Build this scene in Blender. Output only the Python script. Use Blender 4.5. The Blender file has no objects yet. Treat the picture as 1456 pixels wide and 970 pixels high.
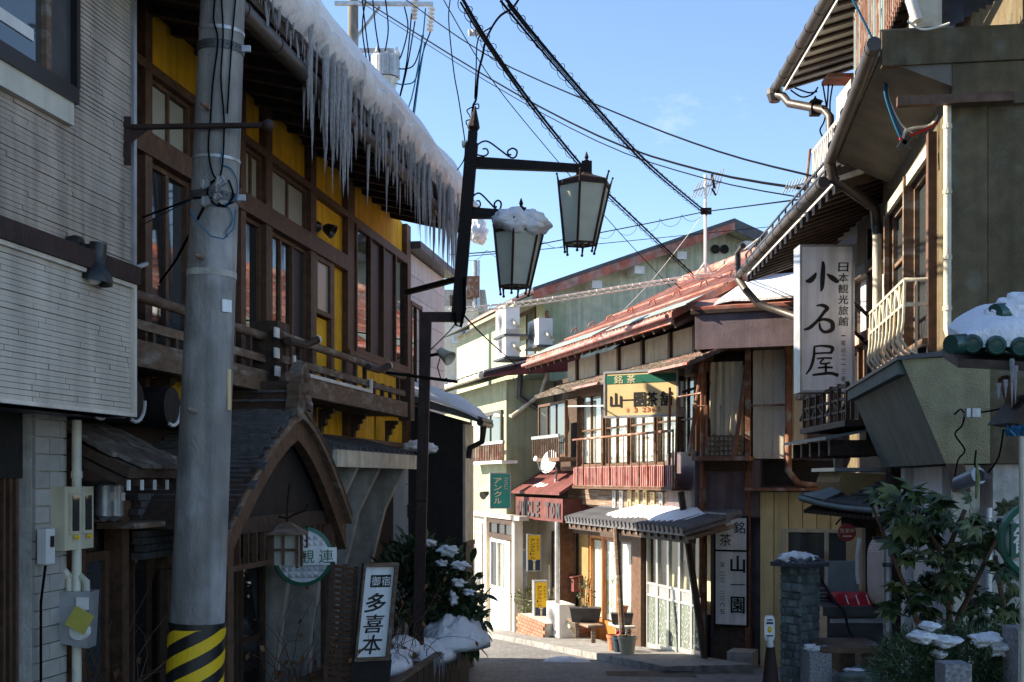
import bpy, bmesh, math, random
from mathutils import Vector, Matrix, noise
rnd = random.Random(7)
S = bpy.context.scene
COL = S.collection
R = math.radians
# ---------------------------------------------------------------- camera
FPX, CX, HY, EYE = 1750.0, 728.0, 680.0, 1.6
cd = bpy.data.cameras.new('camera')
cam = bpy.data.objects.new('camera', cd); COL.objects.link(cam)
cam.location = (0, 0, EYE); cam.rotation_euler = (R(90), 0, 0)
cd.sensor_width = 36; cd.lens = 36 * FPX / 1456
cd.shift_y = (HY - 485) / 1456
cd.clip_start = 0.05; cd.clip_end = 3000
S.camera = cam
# ---------------------------------------------------------------- sky and sun
SUN_EL, SUN_AZ = 31.0, 280.0          # azimuth clockwise from +Y
sv = Vector((math.sin(R(SUN_AZ)) * math.cos(R(SUN_EL)), math.cos(R(SUN_AZ)) * math.cos(R(SUN_EL)), math.sin(R(SUN_EL))))
w = bpy.data.worlds.new('World'); S.world = w; w.use_nodes = True
nt = w.node_tree; bg = nt.nodes['Background']
sky = nt.nodes.new('ShaderNodeTexSky'); sky.sky_type = 'NISHITA'; sky.sun_disc = False
sky.sun_elevation = R(SUN_EL); sky.sun_rotation = R(SUN_AZ); sky.altitude = 1400
sky.air_density = 1.0; sky.dust_density = 0.35; sky.ozone_density = 5.0
wtc = nt.nodes.new('ShaderNodeTexCoord'); wmp = nt.nodes.new('ShaderNodeMapping'); wmp.inputs['Scale'].default_value = (1, 1, 2.2)
wnz = nt.nodes.new('ShaderNodeTexNoise'); wnz.inputs['Scale'].default_value = 5.5; wnz.inputs['Detail'].default_value = 9; wnz.inputs['Roughness'].default_value = .62
wrm = nt.nodes.new('ShaderNodeMapRange'); wrm.inputs[1].default_value = .62; wrm.inputs[2].default_value = .82; wrm.inputs[4].default_value = .20      # a few thin wisps of cloud
wmx = nt.nodes.new('ShaderNodeMix'); wmx.data_type = 'RGBA'; wmx.inputs[7].default_value = (7.5, 7.5, 7.8, 1)
nt.links.new(wtc.outputs['Generated'], wmp.inputs[0]); nt.links.new(wmp.outputs[0], wnz.inputs['Vector']); nt.links.new(wnz.outputs[0], wrm.inputs[0]); nt.links.new(wrm.outputs[0], wmx.inputs[0])
nt.links.new(sky.outputs[0], wmx.inputs[6]); nt.links.new(wmx.outputs[2], bg.inputs[0]); bg.inputs[1].default_value = 0.083
sl = bpy.data.lights.new('sun', 'SUN'); sl.energy = 3.7; sl.angle = R(0.55); sl.color = (1, 0.93, 0.82)
so = bpy.data.objects.new('sun', sl); COL.objects.link(so)
so.location = (-20, -40, 40); so.rotation_euler = sv.to_track_quat('Z', 'Y').to_euler()
S.view_settings.view_transform = 'Standard'; S.view_settings.look = 'None'
S.view_settings.exposure = 2.0; S.view_settings.gamma = 1; S.view_settings.use_curve_mapping = False
S.view_settings.use_white_balance = True; S.view_settings.white_balance_temperature = 7600
S.cycles.max_bounces = 10; S.cycles.diffuse_bounces = 6; S.cycles.transparent_max_bounces = 24
# ---------------------------------------------------------------- materials
MATS = {}
def node(nt, t, **k):
    n = nt.nodes.new(t)
    for a, b in k.items(): setattr(n, a, b)
    return n
def mat(name, col, rough=.75, var=.25, sc=6, st=(1, 1, 1), bump=.25, bsc=40, metal=0, spec=.35, streak=0, blotch=None, bl=.5, rvar=.12, coat=0, bst=None):
    """procedural surface: fine noise, big dirt noise, vertical streaks, blotches of a second colour, per object variation"""
    m = bpy.data.materials.new(name); m.use_nodes = True; t = m.node_tree; L = t.links.new
    p = t.nodes['Principled BSDF']
    tc = node(t, 'ShaderNodeTexCoord'); mp = node(t, 'ShaderNodeMapping'); mp.inputs['Scale'].default_value = st
    L(tc.outputs['Object'], mp.inputs[0])
    def noi(scale, vec, det=5):
        n = node(t, 'ShaderNodeTexNoise'); n.inputs['Scale'].default_value = scale; n.inputs['Detail'].default_value = det
        L(vec, n.inputs['Vector']); return n.outputs['Fac']
    def ramp(fac, a, b, lo, hi):
        r = node(t, 'ShaderNodeMapRange'); r.inputs[1].default_value = a; r.inputs[2].default_value = b; r.inputs[3].default_value = lo; r.inputs[4].default_value = hi
        L(fac, r.inputs[0]); return r.outputs[0]
    def mul(a, b):
        n = node(t, 'ShaderNodeMath', operation='MULTIPLY'); L(a, n.inputs[0]); L(b, n.inputs[1]); return n.outputs[0]
    f = mul(ramp(noi(sc, mp.outputs[0], 7), .3, .7, 1 - var, 1 + var * .8), ramp(noi(.9, tc.outputs['Object'], 4), .3, .7, 1 - var * .5, 1 + var * .4))
    if streak:
        m2 = node(t, 'ShaderNodeMapping'); m2.inputs['Scale'].default_value = (9, 9, .5); L(tc.outputs['Object'], m2.inputs[0])
        f = mul(f, ramp(noi(1.2, m2.outputs[0], 5), .42, .7, 1, 1 - streak))
    oi = node(t, 'ShaderNodeObjectInfo'); f = mul(f, ramp(oi.outputs['Random'], 0, 1, 1 - rvar, 1 + rvar))
    base = None
    if blotch:
        mx = node(t, 'ShaderNodeMix', data_type='RGBA'); mx.inputs[6].default_value = (*col, 1); mx.inputs[7].default_value = (*blotch, 1)
        L(ramp(noi(sc * .45, mp.outputs[0], 8), .62 - bl * .24, .68 - bl * .1, 0, 1), mx.inputs[0]); base = mx.outputs[2]
    vm = node(t, 'ShaderNodeVectorMath', operation='SCALE')
    if base: L(base, vm.inputs[0])
    else: vm.inputs[0].default_value = col
    L(f, vm.inputs['Scale']); L(vm.outputs[0], p.inputs['Base Color'])
    p.inputs['Roughness'].default_value = rough; p.inputs['Metallic'].default_value = metal
    p.inputs['Specular IOR Level'].default_value = spec; p.inputs['Coat Weight'].default_value = coat
    if bump:
        b = node(t, 'ShaderNodeBump'); b.inputs['Strength'].default_value = bump; b.inputs['Distance'].default_value = .02
        vec = mp.outputs[0]
        L(noi(bsc, vec, 6), b.inputs['Height']); L(b.outputs[0], p.inputs['Normal'])
    MATS[name] = m; return m
def glass_mat(name, col, rough=.03, spec=.5):
    m = mat(name, col, rough, .15, 2, bump=.03, bsc=1.2, spec=spec); return m
def clear_mat(name, tint=(1, 1, 1), add=.03):
    m = bpy.data.materials.new(name); m.use_nodes = True; t = m.node_tree; L = t.links.new
    t.nodes.remove(t.nodes['Principled BSDF']); out = t.nodes['Material Output']
    a = node(t, 'ShaderNodeBsdfTransparent'); a.inputs[0].default_value = (*tint, 1)
    g = node(t, 'ShaderNodeBsdfGlossy'); g.inputs['Roughness'].default_value = .02
    fr = node(t, 'ShaderNodeFresnel'); ge = node(t, 'ShaderNodeNewGeometry'); io = node(t, 'ShaderNodeMapRange'); io.inputs[3].default_value = 1.5; io.inputs[4].default_value = 1 / 1.5
    L(ge.outputs['Backfacing'], io.inputs[0]); L(io.outputs[0], fr.inputs[0])
    ad = node(t, 'ShaderNodeMath', operation='ADD'); ad.inputs[1].default_value = add; L(fr.outputs[0], ad.inputs[0])
    tc = node(t, 'ShaderNodeTexCoord'); nz = node(t, 'ShaderNodeTexNoise'); nz.inputs['Scale'].default_value = 1.3
    b = node(t, 'ShaderNodeBump'); b.inputs['Strength'].default_value = .03; L(tc.outputs['Object'], nz.inputs['Vector']); L(nz.outputs[0], b.inputs['Height']); L(b.outputs[0], g.inputs['Normal'])
    mx = node(t, 'ShaderNodeMixShader'); L(ad.outputs[0], mx.inputs[0]); L(a.outputs[0], mx.inputs[1]); L(g.outputs[0], mx.inputs[2]); L(mx.outputs[0], out.inputs[0])
    MATS[name] = m; return m
def translucent_mat(name, col, amt=.5, rough=.5, bump=.3, bsc=6):
    m = mat(name, col, rough, .15, 8, bump=bump, bsc=bsc); t = m.node_tree
    p = t.nodes['Principled BSDF']; out = t.nodes['Material Output']
    tr = node(t, 'ShaderNodeBsdfTranslucent'); tr.inputs[0].default_value = (*col, 1)
    mx = node(t, 'ShaderNodeMixShader'); mx.inputs[0].default_value = amt
    t.links.new(p.outputs[0], mx.inputs[1]); t.links.new(tr.outputs[0], mx.inputs[2]); t.links.new(mx.outputs[0], out.inputs[0]); return m
def ice_mat():
    m = bpy.data.materials.new('ice'); m.use_nodes = True; t = m.node_tree; L = t.links.new; p = t.nodes['Principled BSDF']; out = t.nodes['Material Output']
    p.inputs['Base Color'].default_value = (.95, .95, .96, 1); p.inputs['Roughness'].default_value = .16; p.inputs['Specular IOR Level'].default_value = 1.0
    tc = node(t, 'ShaderNodeTexCoord'); mp = node(t, 'ShaderNodeMapping'); mp.inputs['Scale'].default_value = (1, 1, 9)
    nz = node(t, 'ShaderNodeTexNoise'); nz.inputs['Scale'].default_value = 2.2; nz.inputs['Detail'].default_value = 4
    b = node(t, 'ShaderNodeBump'); b.inputs['Strength'].default_value = .8; b.inputs['Distance'].default_value = .3
    L(tc.outputs['Object'], mp.inputs[0]); L(mp.outputs[0], nz.inputs['Vector']); L(nz.outputs[0], b.inputs['Height']); L(b.outputs[0], p.inputs['Normal'])
    tr = node(t, 'ShaderNodeBsdfTransparent'); tr.inputs[0].default_value = (.97, .98, 1, 1)
    tl = node(t, 'ShaderNodeBsdfTranslucent'); tl.inputs[0].default_value = (.9, .94, 1, 1)
    m1 = node(t, 'ShaderNodeMixShader'); m1.inputs[0].default_value = .35; L(p.outputs[0], m1.inputs[1]); L(tl.outputs[0], m1.inputs[2])
    r = node(t, 'ShaderNodeMapRange'); r.inputs[1].default_value = .35; r.inputs[2].default_value = .65; r.inputs[3].default_value = .0; r.inputs[4].default_value = .34; L(nz.outputs[0], r.inputs[0])
    m2 = node(t, 'ShaderNodeMixShader'); L(r.outputs[0], m2.inputs[0]); L(m1.outputs[0], m2.inputs[1]); L(tr.outputs[0], m2.inputs[2]); L(m2.outputs[0], out.inputs[0])
    MATS['ice'] = m
mat('grey_siding', (.41, .335, .275), .6, .24, 5, (1, 1, .5), .15, streak=.32)
mat('pale_siding', (.62, .54, .45), .55, .2, 5, (1, 1, .3), .15, streak=.2)
mat('white_siding', (.62, .62, .63), .6, .08, 5, bump=.08, streak=.15)
mat('yellow_plaster', (.90, .49, .02), .8, .13, 6, bump=.35, bsc=60, streak=.30, rvar=.06)
mat('brown_timber', (.115, .060, .036), .6, .35, 14, (1, 1, 1), .35, 30, streak=.25)
mat('dark_timber', (.062, .038, .027), .65, .35, 14, bump=.35, bsc=30, streak=.2)
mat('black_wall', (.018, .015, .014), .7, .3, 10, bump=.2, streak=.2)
mat('weathered_board', (.20, .135, .095), .8, .4, 5, (1, 1, 14), .45, 22, blotch=(.30, .27, .24), bl=.45)
mat('worn_timber', (.16, .10, .065), .75, .35, 9, (1, 1, 3), .4, 24, blotch=(.24, .20, .17), bl=.4)
mat('concrete_pole', (.235, .225, .21), .85, .28, 7, (1, 1, .5), .45, 60, streak=.4, blotch=(.36, .35, .345), bl=.42)
mat('concrete', (.46, .44, .40), .85, .25, 9, bump=.35, bsc=50, streak=.25)
mat('snow', (.87, .89, .92), .6, .05, 5, bump=.7, bsc=48, spec=.25, rvar=.01)
mat('dirty_snow', (.76, .77, .79), .45, .16, 7, bump=.5, bsc=18, blotch=(.50, .50, .52), bl=.3, rvar=.01)
mat('black_iron', (.012, .009, .008), .6, .3, 12, bump=.2, spec=.2)
mat('brown_iron', (.045, .026, .022), .6, .3, 12, bump=.2, spec=.2)
mat('red_roof', (.36, .10, .065), .65, .35, 7, (1, 1, 1), .2, blotch=(.32, .19, .16), bl=.75)
mat('faded_roof', (.44, .20, .16), .65, .25, 7, bump=.2, blotch=(.36, .30, .27), bl=.5)
mat('pink_sheet', (.42, .20, .19), .6, .2, 6, bump=.15, streak=.3, blotch=(.32, .10, .08), bl=.25)
mat('green_grey_sheet', (.20, .25, .24), .55, .2, 6, bump=.2)
mat('purple_sheet', (.15, .11, .125), .55, .22, 5, bump=.12, streak=.3)
mat('cream_plaster', (.58, .51, .36), .8, .12, 5, bump=.2, streak=.15)
mat('pale_cream', (.58, .53, .44), .75, .10, 5, bump=.15, streak=.12)
mat('yellow_panel', (.62, .52, .28), .7, .12, 5, bump=.12, streak=.18)
mat('ochre_plaster', (.28, .18, .07), .8, .15, 6, bump=.3)
mat('pale_green', (.35, .385, .255), .75, .14, 4, bump=.3, bsc=80, streak=.22)
mat('attic_board', (.36, .325, .27), .8, .15, 5, bump=.2, streak=.2)
mat('gable_plaster', (.54, .55, .42), .85, .18, 4, bump=.3, bsc=80, streak=.3)
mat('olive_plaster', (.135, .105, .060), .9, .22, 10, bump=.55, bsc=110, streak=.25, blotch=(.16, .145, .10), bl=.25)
mat('olive_pale_lit', (.33, .29, .17), .9, .15, 8, bump=.8, bsc=90, streak=.15)  # paler plaster of the bay end, with the sunlight on it mixed into the colour
mat('teal_sheet', (.13, .17, .145), .7, .16, 6, (1, 1, .25), .2, streak=.35)
mat('grey_soffit', (.20, .185, .155), .85, .25, 4, bump=.25, streak=.1)
mat('white_paint', (.70, .69, .66), .55, .14, 6, bump=.1, streak=.15)
mat('cream_paint', (.58, .55, .44), .55, .2, 7, bump=.15, streak=.3, blotch=(.34, .28, .19), bl=.2)
mat('rust_paint', (.20, .085, .05), .7, .35, 10, bump=.3, blotch=(.30, .24, .2), bl=.45)
mat('orange_wood', (.42, .14, .035), .5, .25, 12, (1, 1, .2), .2)
mat('grey_metal', (.36, .37, .39), .4, .18, 8, bump=.1, metal=.5)
mat('dark_metal', (.07, .07, .075), .45, .25, 8, bump=.12, metal=.3)
mat('galvanised', (.42, .44, .46), .42, .22, 10, bump=.12, metal=.6)
mat('aluminium', (.55, .56, .57), .35, .1, 8, bump=.06, metal=.6)
mat('gutter_brown', (.052, .042, .037), .45, .25, 8, bump=.12, spec=.5)
mat('roof_tile', (.10, .105, .12), .5, .25, 9, bump=.25, spec=.5)
mat('bark_shingle', (.105, .082, .066), .9, .4, 16, bump=.5, blotch=(.20, .17, .145), bl=.4, rvar=.3)
mat('slate', (.09, .085, .085), .75, .3, 12, bump=.35, rvar=.25)
mat('stone', (.155, .185, .175), .85, .35, 12, bump=.7, bsc=30, rvar=.35)
mat('kerb_stone', (.22, .215, .21), .8, .3, 12, bump=.35, bsc=50, blotch=(.14, .14, .14), bl=.35, rvar=.15)
mat('granite', (.30, .30, .31), .75, .5, 60, bump=.2)
mat('brick', (.33, .15, .10), .85, .3, 14, bump=.4, rvar=.25)
mat('grey_tile', (.36, .34, .31), .6, .15, 8, bump=.2, rvar=.12)
mat('asphalt', (.21, .21, .215), .72, .3, 14, bump=.35, bsc=60, blotch=(.15, .15, .155), bl=.45)
mat('plastic_white', (.66, .66, .64), .45, .08, 6, bump=.04)
mat('plastic_cream', (.56, .50, .36), .5, .12, 6, bump=.06, streak=.15)
mat('plastic_black', (.012, .012, .013), .4, .2, 6, bump=.05, spec=.5)
mat('sign_white', (.82, .84, .85), .35, .10, 4, bump=.06, streak=.25, rvar=.02)
mat('sign_cream', (.66, .50, .26), .4, .07, 3, bump=.04, streak=.06, rvar=.02)
mat('sign_green', (.012, .13, .085), .4, .08, 3, bump=.04, rvar=.02)
mat('sign_teal', (.015, .23, .19), .4, .08, 3, bump=.04, rvar=.02)
mat('sign_yellow', (.80, .50, .02), .4, .06, 3, bump=.04, rvar=.02)
mat('tag_yellow', (.42, .36, .07), .6, .15, 8, bump=.1)
mat('sign_navy', (.02, .04, .07), .4, .1, 3, bump=.04, rvar=.02)
mat('canopy_red', (.15, .042, .038), .6, .3, 5, bump=.1, streak=.3)
mat('sign_red', (.32, .03, .025), .5, .15, 5, bump=.05)
mat('ink', (.012, .011, .011), .5, .2, 6, bump=0, rvar=0)
mat('ink_red', (.40, .05, .03), .5, .1, 6, bump=0, rvar=0)
mat('ink_green', (.01, .12, .075), .5, .1, 6, bump=0, rvar=0)
mat('ink_cream', (.68, .58, .36), .5, .1, 6, bump=0, rvar=0)
mat('red_cloth', (.45, .012, .02), .7, .2, 10, bump=.2)
mat('lantern_paper', (.62, .47, .40), .7, .1, 8, bump=.1)
mat('curtain', (.86, .86, .85), .85, .08, 6, (4, 4, .3), .2, 8)
mat('old_cloth', (.55, .50, .38), .9, .18, 4, (2, 2, .5), .3, 10, streak=.2)
mat('leaf_dark', (.045, .085, .032), .45, .35, 6, bump=.15, spec=.5, rvar=.3)
mat('leaf_light', (.12, .15, .05), .45, .35, 6, bump=.15, spec=.5, rvar=.3)
mat('leaf_brown', (.16, .07, .03), .7, .35, 8, bump=.2, rvar=.3)
mat('twig', (.13, .075, .045), .8, .3, 12, bump=.3)
mat('terracotta', (.42, .17, .09), .8, .2, 10, bump=.2)
mat('glazed_green', (.012, .07, .055), .3, .25, 8, bump=.1, spec=.6)
mat('wire_black', (.004, .004, .005), .9, .1, 8, bump=0, spec=.05)
mat('wire_blue', (.01, .13, .24), .5, .1, 8, bump=0)
mat('wire_white', (.66, .65, .6), .5, .1, 8, bump=0)
mat('wire_red', (.5, .02, .03), .5, .1, 8, bump=0)
mat('porcelain', (.62, .58, .54), .35, .15, 8, bump=.05)
mat('bulb', (.75, .72, .62), .3, .05, 5, bump=0)
mat('frosted', (.36, .36, .30), .35, .12, 3, bump=.05, rvar=.06)
glass_mat('window_glass', (.022, .024, .026), .03, .75)
glass_mat('sky_glass', (.05, .06, .065), .04, 1.0)
mat('insect_screen', (.022, .023, .026), .55, .2, 8, bump=.1, rvar=.15)
clear_mat('clear_glass', (.92, .95, .94), .03)
translucent_mat('lamp_glass', (.84, .88, .82), .62, .25, .05)
ice_mat()
# ---------------------------------------------------------------- builders
W = {}
def V(*a): return Vector(a)
class Fr:
    """upright working frame: u along a wall, n out of it, z up"""
    def __init__(s, o, d, right=True):
        s.o = Vector((o[0], o[1], 0)); s.d = Vector((d[0], d[1], 0)).normalized()
        s.n = Vector((s.d.y, -s.d.x, 0)) if right else Vector((-s.d.y, s.d.x, 0))
    def p(s, u, n, z): return s.o + s.d * u + s.n * n + Vector((0, 0, z))
    def at(s, x, y, n=0):
        r = Vector(((x - CX) / FPX, 1, (HY - y) / FPX)); c = Vector((0, 0, EYE))
        t = (n - (c - s.o).dot(s.n)) / r.dot(s.n); q = c + r * t
        return (q - s.o).dot(s.d), q.z
    def u(s, x, n=0): return s.at(x, HY, n)[0]
    def z(s, x, y, n=0): return s.at(x, y, n)[1]
def ray(x, y, Y): return Vector(((x - CX) / FPX * Y, Y, EYE + (HY - y) / FPX * Y))
class B:
    def __init__(s): s.v = []; s.f = []; s.sm = False
    def poly(s, pts):
        i = len(s.v); s.v += [Vector(p) for p in pts]; s.f.append(tuple(range(i, i + len(pts)))); return s
    def hexa(s, p):
        i = len(s.v); s.v += [Vector(q) for q in p]
        for f in ((0, 1, 2, 3), (7, 6, 5, 4), (0, 4, 5, 1), (1, 5, 6, 2), (2, 6, 7, 3), (3, 7, 4, 0)): s.f.append(tuple(i + k for k in f))
        return s
    def box(s, F, u0, u1, n0, n1, z0, z1):
        P = F.p
        return s.hexa([P(u0, n0, z0), P(u1, n0, z0), P(u1, n1, z0), P(u0, n1, z0), P(u0, n0, z1), P(u1, n0, z1), P(u1, n1, z1), P(u0, n1, z1)])
    def wbox(s, x0, x1, y0, y1, z0, z1): return s.box(WF, x0, x1, y0, y1, z0, z1)
    def prism(s, pts, vec):
        i = len(s.v); n = len(pts); vec = Vector(vec); s.v += [Vector(p) for p in pts] + [Vector(p) + vec for p in pts]
        s.f.append(tuple(range(i, i + n))); s.f.append(tuple(range(i + 2 * n - 1, i + n - 1, -1)))
        for k in range(n): s.f.append((i + k, i + (k + 1) % n, i + n + (k + 1) % n, i + n + k))
        return s
    def bar(s, a, b, w, h=None, up=(0, 0, 1)):
        a = Vector(a); b = Vector(b); h = h or w; t = (b - a).normalized(); up = Vector(up)
        if abs(t.dot(up)) > .95: up = Vector((1, 0, 0))
        e = t.cross(up).normalized() * w / 2; g = e.cross(t).normalized() * h / 2
        return s.hexa([a - e - g, a + e - g, a + e + g, a - e + g, b - e - g, b + e - g, b + e + g, b - e + g])
    def tube(s, pts, r, seg=6, closed=False):
        pts = [Vector(p) for p in pts]; rs = r if isinstance(r, (list, tuple)) else [r] * len(pts); i0 = len(s.v); up = None
        for k, p in enumerate(pts):
            t = (pts[min(k + 1, len(pts) - 1)] - pts[max(k - 1, 0)])
            t = t.normalized() if t.length > 1e-9 else Vector((0, 0, 1))
            if up is None: up = t.orthogonal().normalized()
            up = up - t * up.dot(t); up = up.normalized() if up.length > 1e-6 else t.orthogonal().normalized(); e = t.cross(up)
            for j in range(seg):
                a = 2 * math.pi * j / seg; s.v.append(p + (up * math.cos(a) + e * math.sin(a)) * rs[k])
        for k in range(len(pts) - 1):
            for j in range(seg):
                a = i0 + k * seg + j; b = i0 + k * seg + (j + 1) % seg; s.f.append((a, b, b + seg, a + seg))
        s.f.append(tuple(i0 + j for j in range(seg))[::-1]); s.f.append(tuple(i0 + (len(pts) - 1) * seg + j for j in range(seg)))
        s.sm = True; return s
    def lathe(s, c, prof, seg=14, axis=None):
        c = Vector(c); ax = Vector(axis or (0, 0, 1)).normalized(); e = ax.orthogonal().normalized(); g = ax.cross(e); i0 = len(s.v)
        for r, z in prof:
            for j in range(seg):
                a = 2 * math.pi * j / seg; s.v.append(c + ax * z + (e * math.cos(a) + g * math.sin(a)) * max(r, 1e-4))
        for k in range(len(prof) - 1):
            for j in range(seg):
                a = i0 + k * seg + j; b = i0 + k * seg + (j + 1) % seg; s.f.append((a, b, b + seg, a + seg))
        s.f.append(tuple(i0 + j for j in range(seg))[::-1]); s.f.append(tuple(i0 + (len(prof) - 1) * seg + j for j in range(seg))); return s
    def grid(s, rows, thick=None):
        i = len(s.v); m = len(rows[0]); n = len(rows)
        for r in rows: s.v += [Vector(p) for p in r]
        for a in range(n - 1):
            for b in range(m - 1): k = i + a * m + b; s.f.append((k, k + 1, k + m + 1, k + m))
        if thick is not None:
            t = Vector(thick); j = len(s.v)
            for r in rows: s.v += [Vector(p) + t for p in r]
            for a in range(n - 1):
                for b in range(m - 1): k = j + a * m + b; s.f.append((k, k + m, k + m + 1, k + 1))
            ring = [a for a in range(m)] + [a * m + m - 1 for a in range(1, n)] + [(n - 1) * m + b for b in range(m - 2, -1, -1)] + [a * m for a in range(n - 2, 0, -1)]
            for q in range(len(ring)):
                a, b = ring[q], ring[(q + 1) % len(ring)]; s.f.append((i + a, j + a, j + b, i + b))
        return s
    def ball(s, c, r, seg=10, rings=6, sq=(1, 1, 1), jit=0):
        if jit: seg, rings, s.soft = 26, 18, True
        c = Vector(c); i0 = len(s.v); rr = Vector(sq) * r
        for k in range(rings + 1):
            th = math.pi * k / rings
            for j in range(seg):
                a = 2 * math.pi * j / seg; q = Vector((math.sin(th) * math.cos(a), math.sin(th) * math.sin(a), math.cos(th)))
                jj = 1 + (jit * (noise.noise(q * 1.7 + c * 3.1) + .45 * noise.noise(q * 4.1 + c * 5) + .2 * noise.noise(q * 9 + c * 7)) if jit else 0)
                s.v.append(c + Vector((q.x * rr.x, q.y * rr.y, q.z * rr.z)) * jj)
        for k in range(rings):
            for j in range(seg):
                a = i0 + k * seg + j; b = i0 + k * seg + (j + 1) % seg; s.f.append((a, a + seg, b + seg, b))
        s.sm = True; return s
    def mesh(s, name, m, loc):
        me = bpy.data.meshes.new(name); me.from_pydata([tuple(v - loc) for v in s.v], [], s.f)
        bm = bmesh.new(); bm.from_mesh(me); bmesh.ops.recalc_face_normals(bm, faces=bm.faces); bm.to_mesh(me); bm.free()
        if s.sm:
            me.polygons.foreach_set('use_smooth', [True] * len(me.polygons))
            if not getattr(s, 'soft', False) and hasattr(me, 'set_sharp_from_angle'): me.set_sharp_from_angle(angle=R(42))
        me.materials.append(MATS[m]); return me
    def build(s, name, m, parent=None, label=None, cat=None, group=None, kind=None):
        if parent is not None: loc = W[parent.name]
        else:
            n = len(s.v); mid = sum(s.v, Vector()) / n; loc = Vector((mid.x, mid.y, min(v.z for v in s.v)))
            if kind == 'structure': loc = Vector()
        o = bpy.data.objects.new(name, s.mesh(name, m, loc)); COL.objects.link(o)
        if parent is not None: o.parent = parent
        else: o.location = loc
        W[o.name] = loc; return tag(o, label, cat, group, kind)
def tag(o, label=None, cat=None, group=None, kind=None):
    if label: o['label'] = label
    if cat: o['category'] = cat
    if group: o['group'] = group
    if kind: o['kind'] = kind
    return o
def thing(name, label, cat, loc, group=None):
    o = bpy.data.objects.new(name, None); o.empty_display_size = .2; COL.objects.link(o); o.location = loc; W[o.name] = Vector(loc)
    return tag(o, label, cat, group)
def part(name, me, parent, loc, rot=(0, 0, 0), scale=(1, 1, 1)):
    """another copy of a shared piece mesh, placed in world space under its parent"""
    o = bpy.data.objects.new(name, me); COL.objects.link(o); o.parent = parent
    o.location = Vector(loc) - W[parent.name]; o.rotation_euler = rot; o.scale = scale; W[o.name] = Vector(loc); return o
def dup(root, loc, label=None, rz=0):
    """copy of a thing with copies of its parts and sub-parts"""
    r = root.copy(); COL.objects.link(r); r.location = loc; r.rotation_euler = (0, 0, rz); W[r.name] = Vector(loc)
    if label: r['label'] = label
    for c in root.children:
        k = c.copy(); COL.objects.link(k); k.parent = r
        for g in c.children:
            q = g.copy(); COL.objects.link(q); q.parent = k
    return r
WF = Fr((0, 0), (1, 0), right=False)     # u = X, n = Y
GL = {}
def glyph(ch, bold=0.0):
    if (ch, bold) not in GL:
        c = bpy.data.curves.new('glyph', 'FONT'); c.body = ch; c.resolution_u = 3; c.offset = bold
        o = bpy.data.objects.new('glyph', c); COL.objects.link(o)
        me = bpy.data.meshes.new_from_object(o.evaluated_get(bpy.context.evaluated_depsgraph_get()))
        vs = [v.co.copy() for v in me.vertices]; fs = [tuple(p.vertices) for p in me.polygons]
        bpy.data.objects.remove(o); bpy.data.curves.remove(c); bpy.data.meshes.remove(me)
        GL[(ch, bold)] = (vs, fs)
    return GL[(ch, bold)]
def write(b, ch, c, ex, ez, h, wd=None, bold=.012, shear=0, wob=0, fit=True, fat=0):
    if fat:                                                           # heavier brush weight: overlaid impressions a hair apart
        nn = ex.cross(ez)
        for q, (dx, dz) in enumerate(((-1, -.6), (1, -.6), (-1, .6), (1, .6), (0, 0))): write(b, ch, Vector(c) + ex * dx * fat * h + ez * dz * fat * h + nn * .0004 * q, ex, ez, h, wd, bold, shear, wob, fit)
        return
    """one character centred at c, ex / ez unit vectors on the sign"""
    if ch in '本園舗銘観館御連喜県電旅番茶屋宿': bold = min(bold, .003)
    vs, fs = glyph(ch, bold)
    x0 = min(v.x for v in vs); x1 = max(v.x for v in vs); y0 = min(v.y for v in vs); y1 = max(v.y for v in vs)
    ky = h / (max(y1 - y0, .5) if fit else .9); kx = (wd / (x1 - x0)) if wd else ky
    i = len(b.v)
    for v in vs:
        x = (v.x - (x0 + x1) / 2) * kx; y = (v.y - (y0 + y1) / 2) * ky
        if wob:
            x += wob * h * noise.noise(Vector((v.x * 2.1, v.y * 2.1, ord(ch[0]) * .37))); y += wob * h * noise.noise(Vector((v.y * 2.3, v.x * 1.9, ord(ch[0]) * .71)))
        x += shear * y
        b.v.append(Vector(c) + ex * x + ez * y)
    b.f += [tuple(i + k for k in f) for f in fs]
def brush(b, c, ex, ez, h, strokes, off=None):
    """brush strokes: lists of (x, y, width) in a unit square, made into inked ribbons with round ends"""
    for st in strokes:
        pts = []
        for k in range(len(st) - 1):                                   # smooth subdivision
            p0 = st[max(k - 1, 0)]; p1 = st[k]; p2 = st[k + 1]; p3 = st[min(k + 2, len(st) - 1)]
            for q in range(6):
                t = q / 6
                pts.append(tuple(.5 * (2 * p1[a] + (p2[a] - p0[a]) * t + (2 * p0[a] - 5 * p1[a] + 4 * p2[a] - p3[a]) * t * t + (3 * p1[a] - p0[a] - 3 * p2[a] + p3[a]) * t ** 3) for a in range(3)))
        pts.append(st[-1]); i = len(b.v); n = len(pts)
        for k, (x, y, wd) in enumerate(pts):
            x2, y2, _ = pts[min(k + 1, n - 1)]; x1, y1, _ = pts[max(k - 1, 0)]
            dx, dy = x2 - x1, y2 - y1; l = math.hypot(dx, dy) or 1; nx, ny = -dy / l, dx / l; wd = max(wd, .01) / 2
            for sg in (1, -1):
                X = (x - .5 + nx * wd * sg) * h; Y = (y - .5 + ny * wd * sg) * h; b.v.append(Vector(c) + ex * X + ez * Y)
        for k in range(n - 1): b.f.append((i + 2 * k, i + 2 * k + 1, i + 2 * k + 3, i + 2 * k + 2))
        if off is not None: pass
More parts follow.
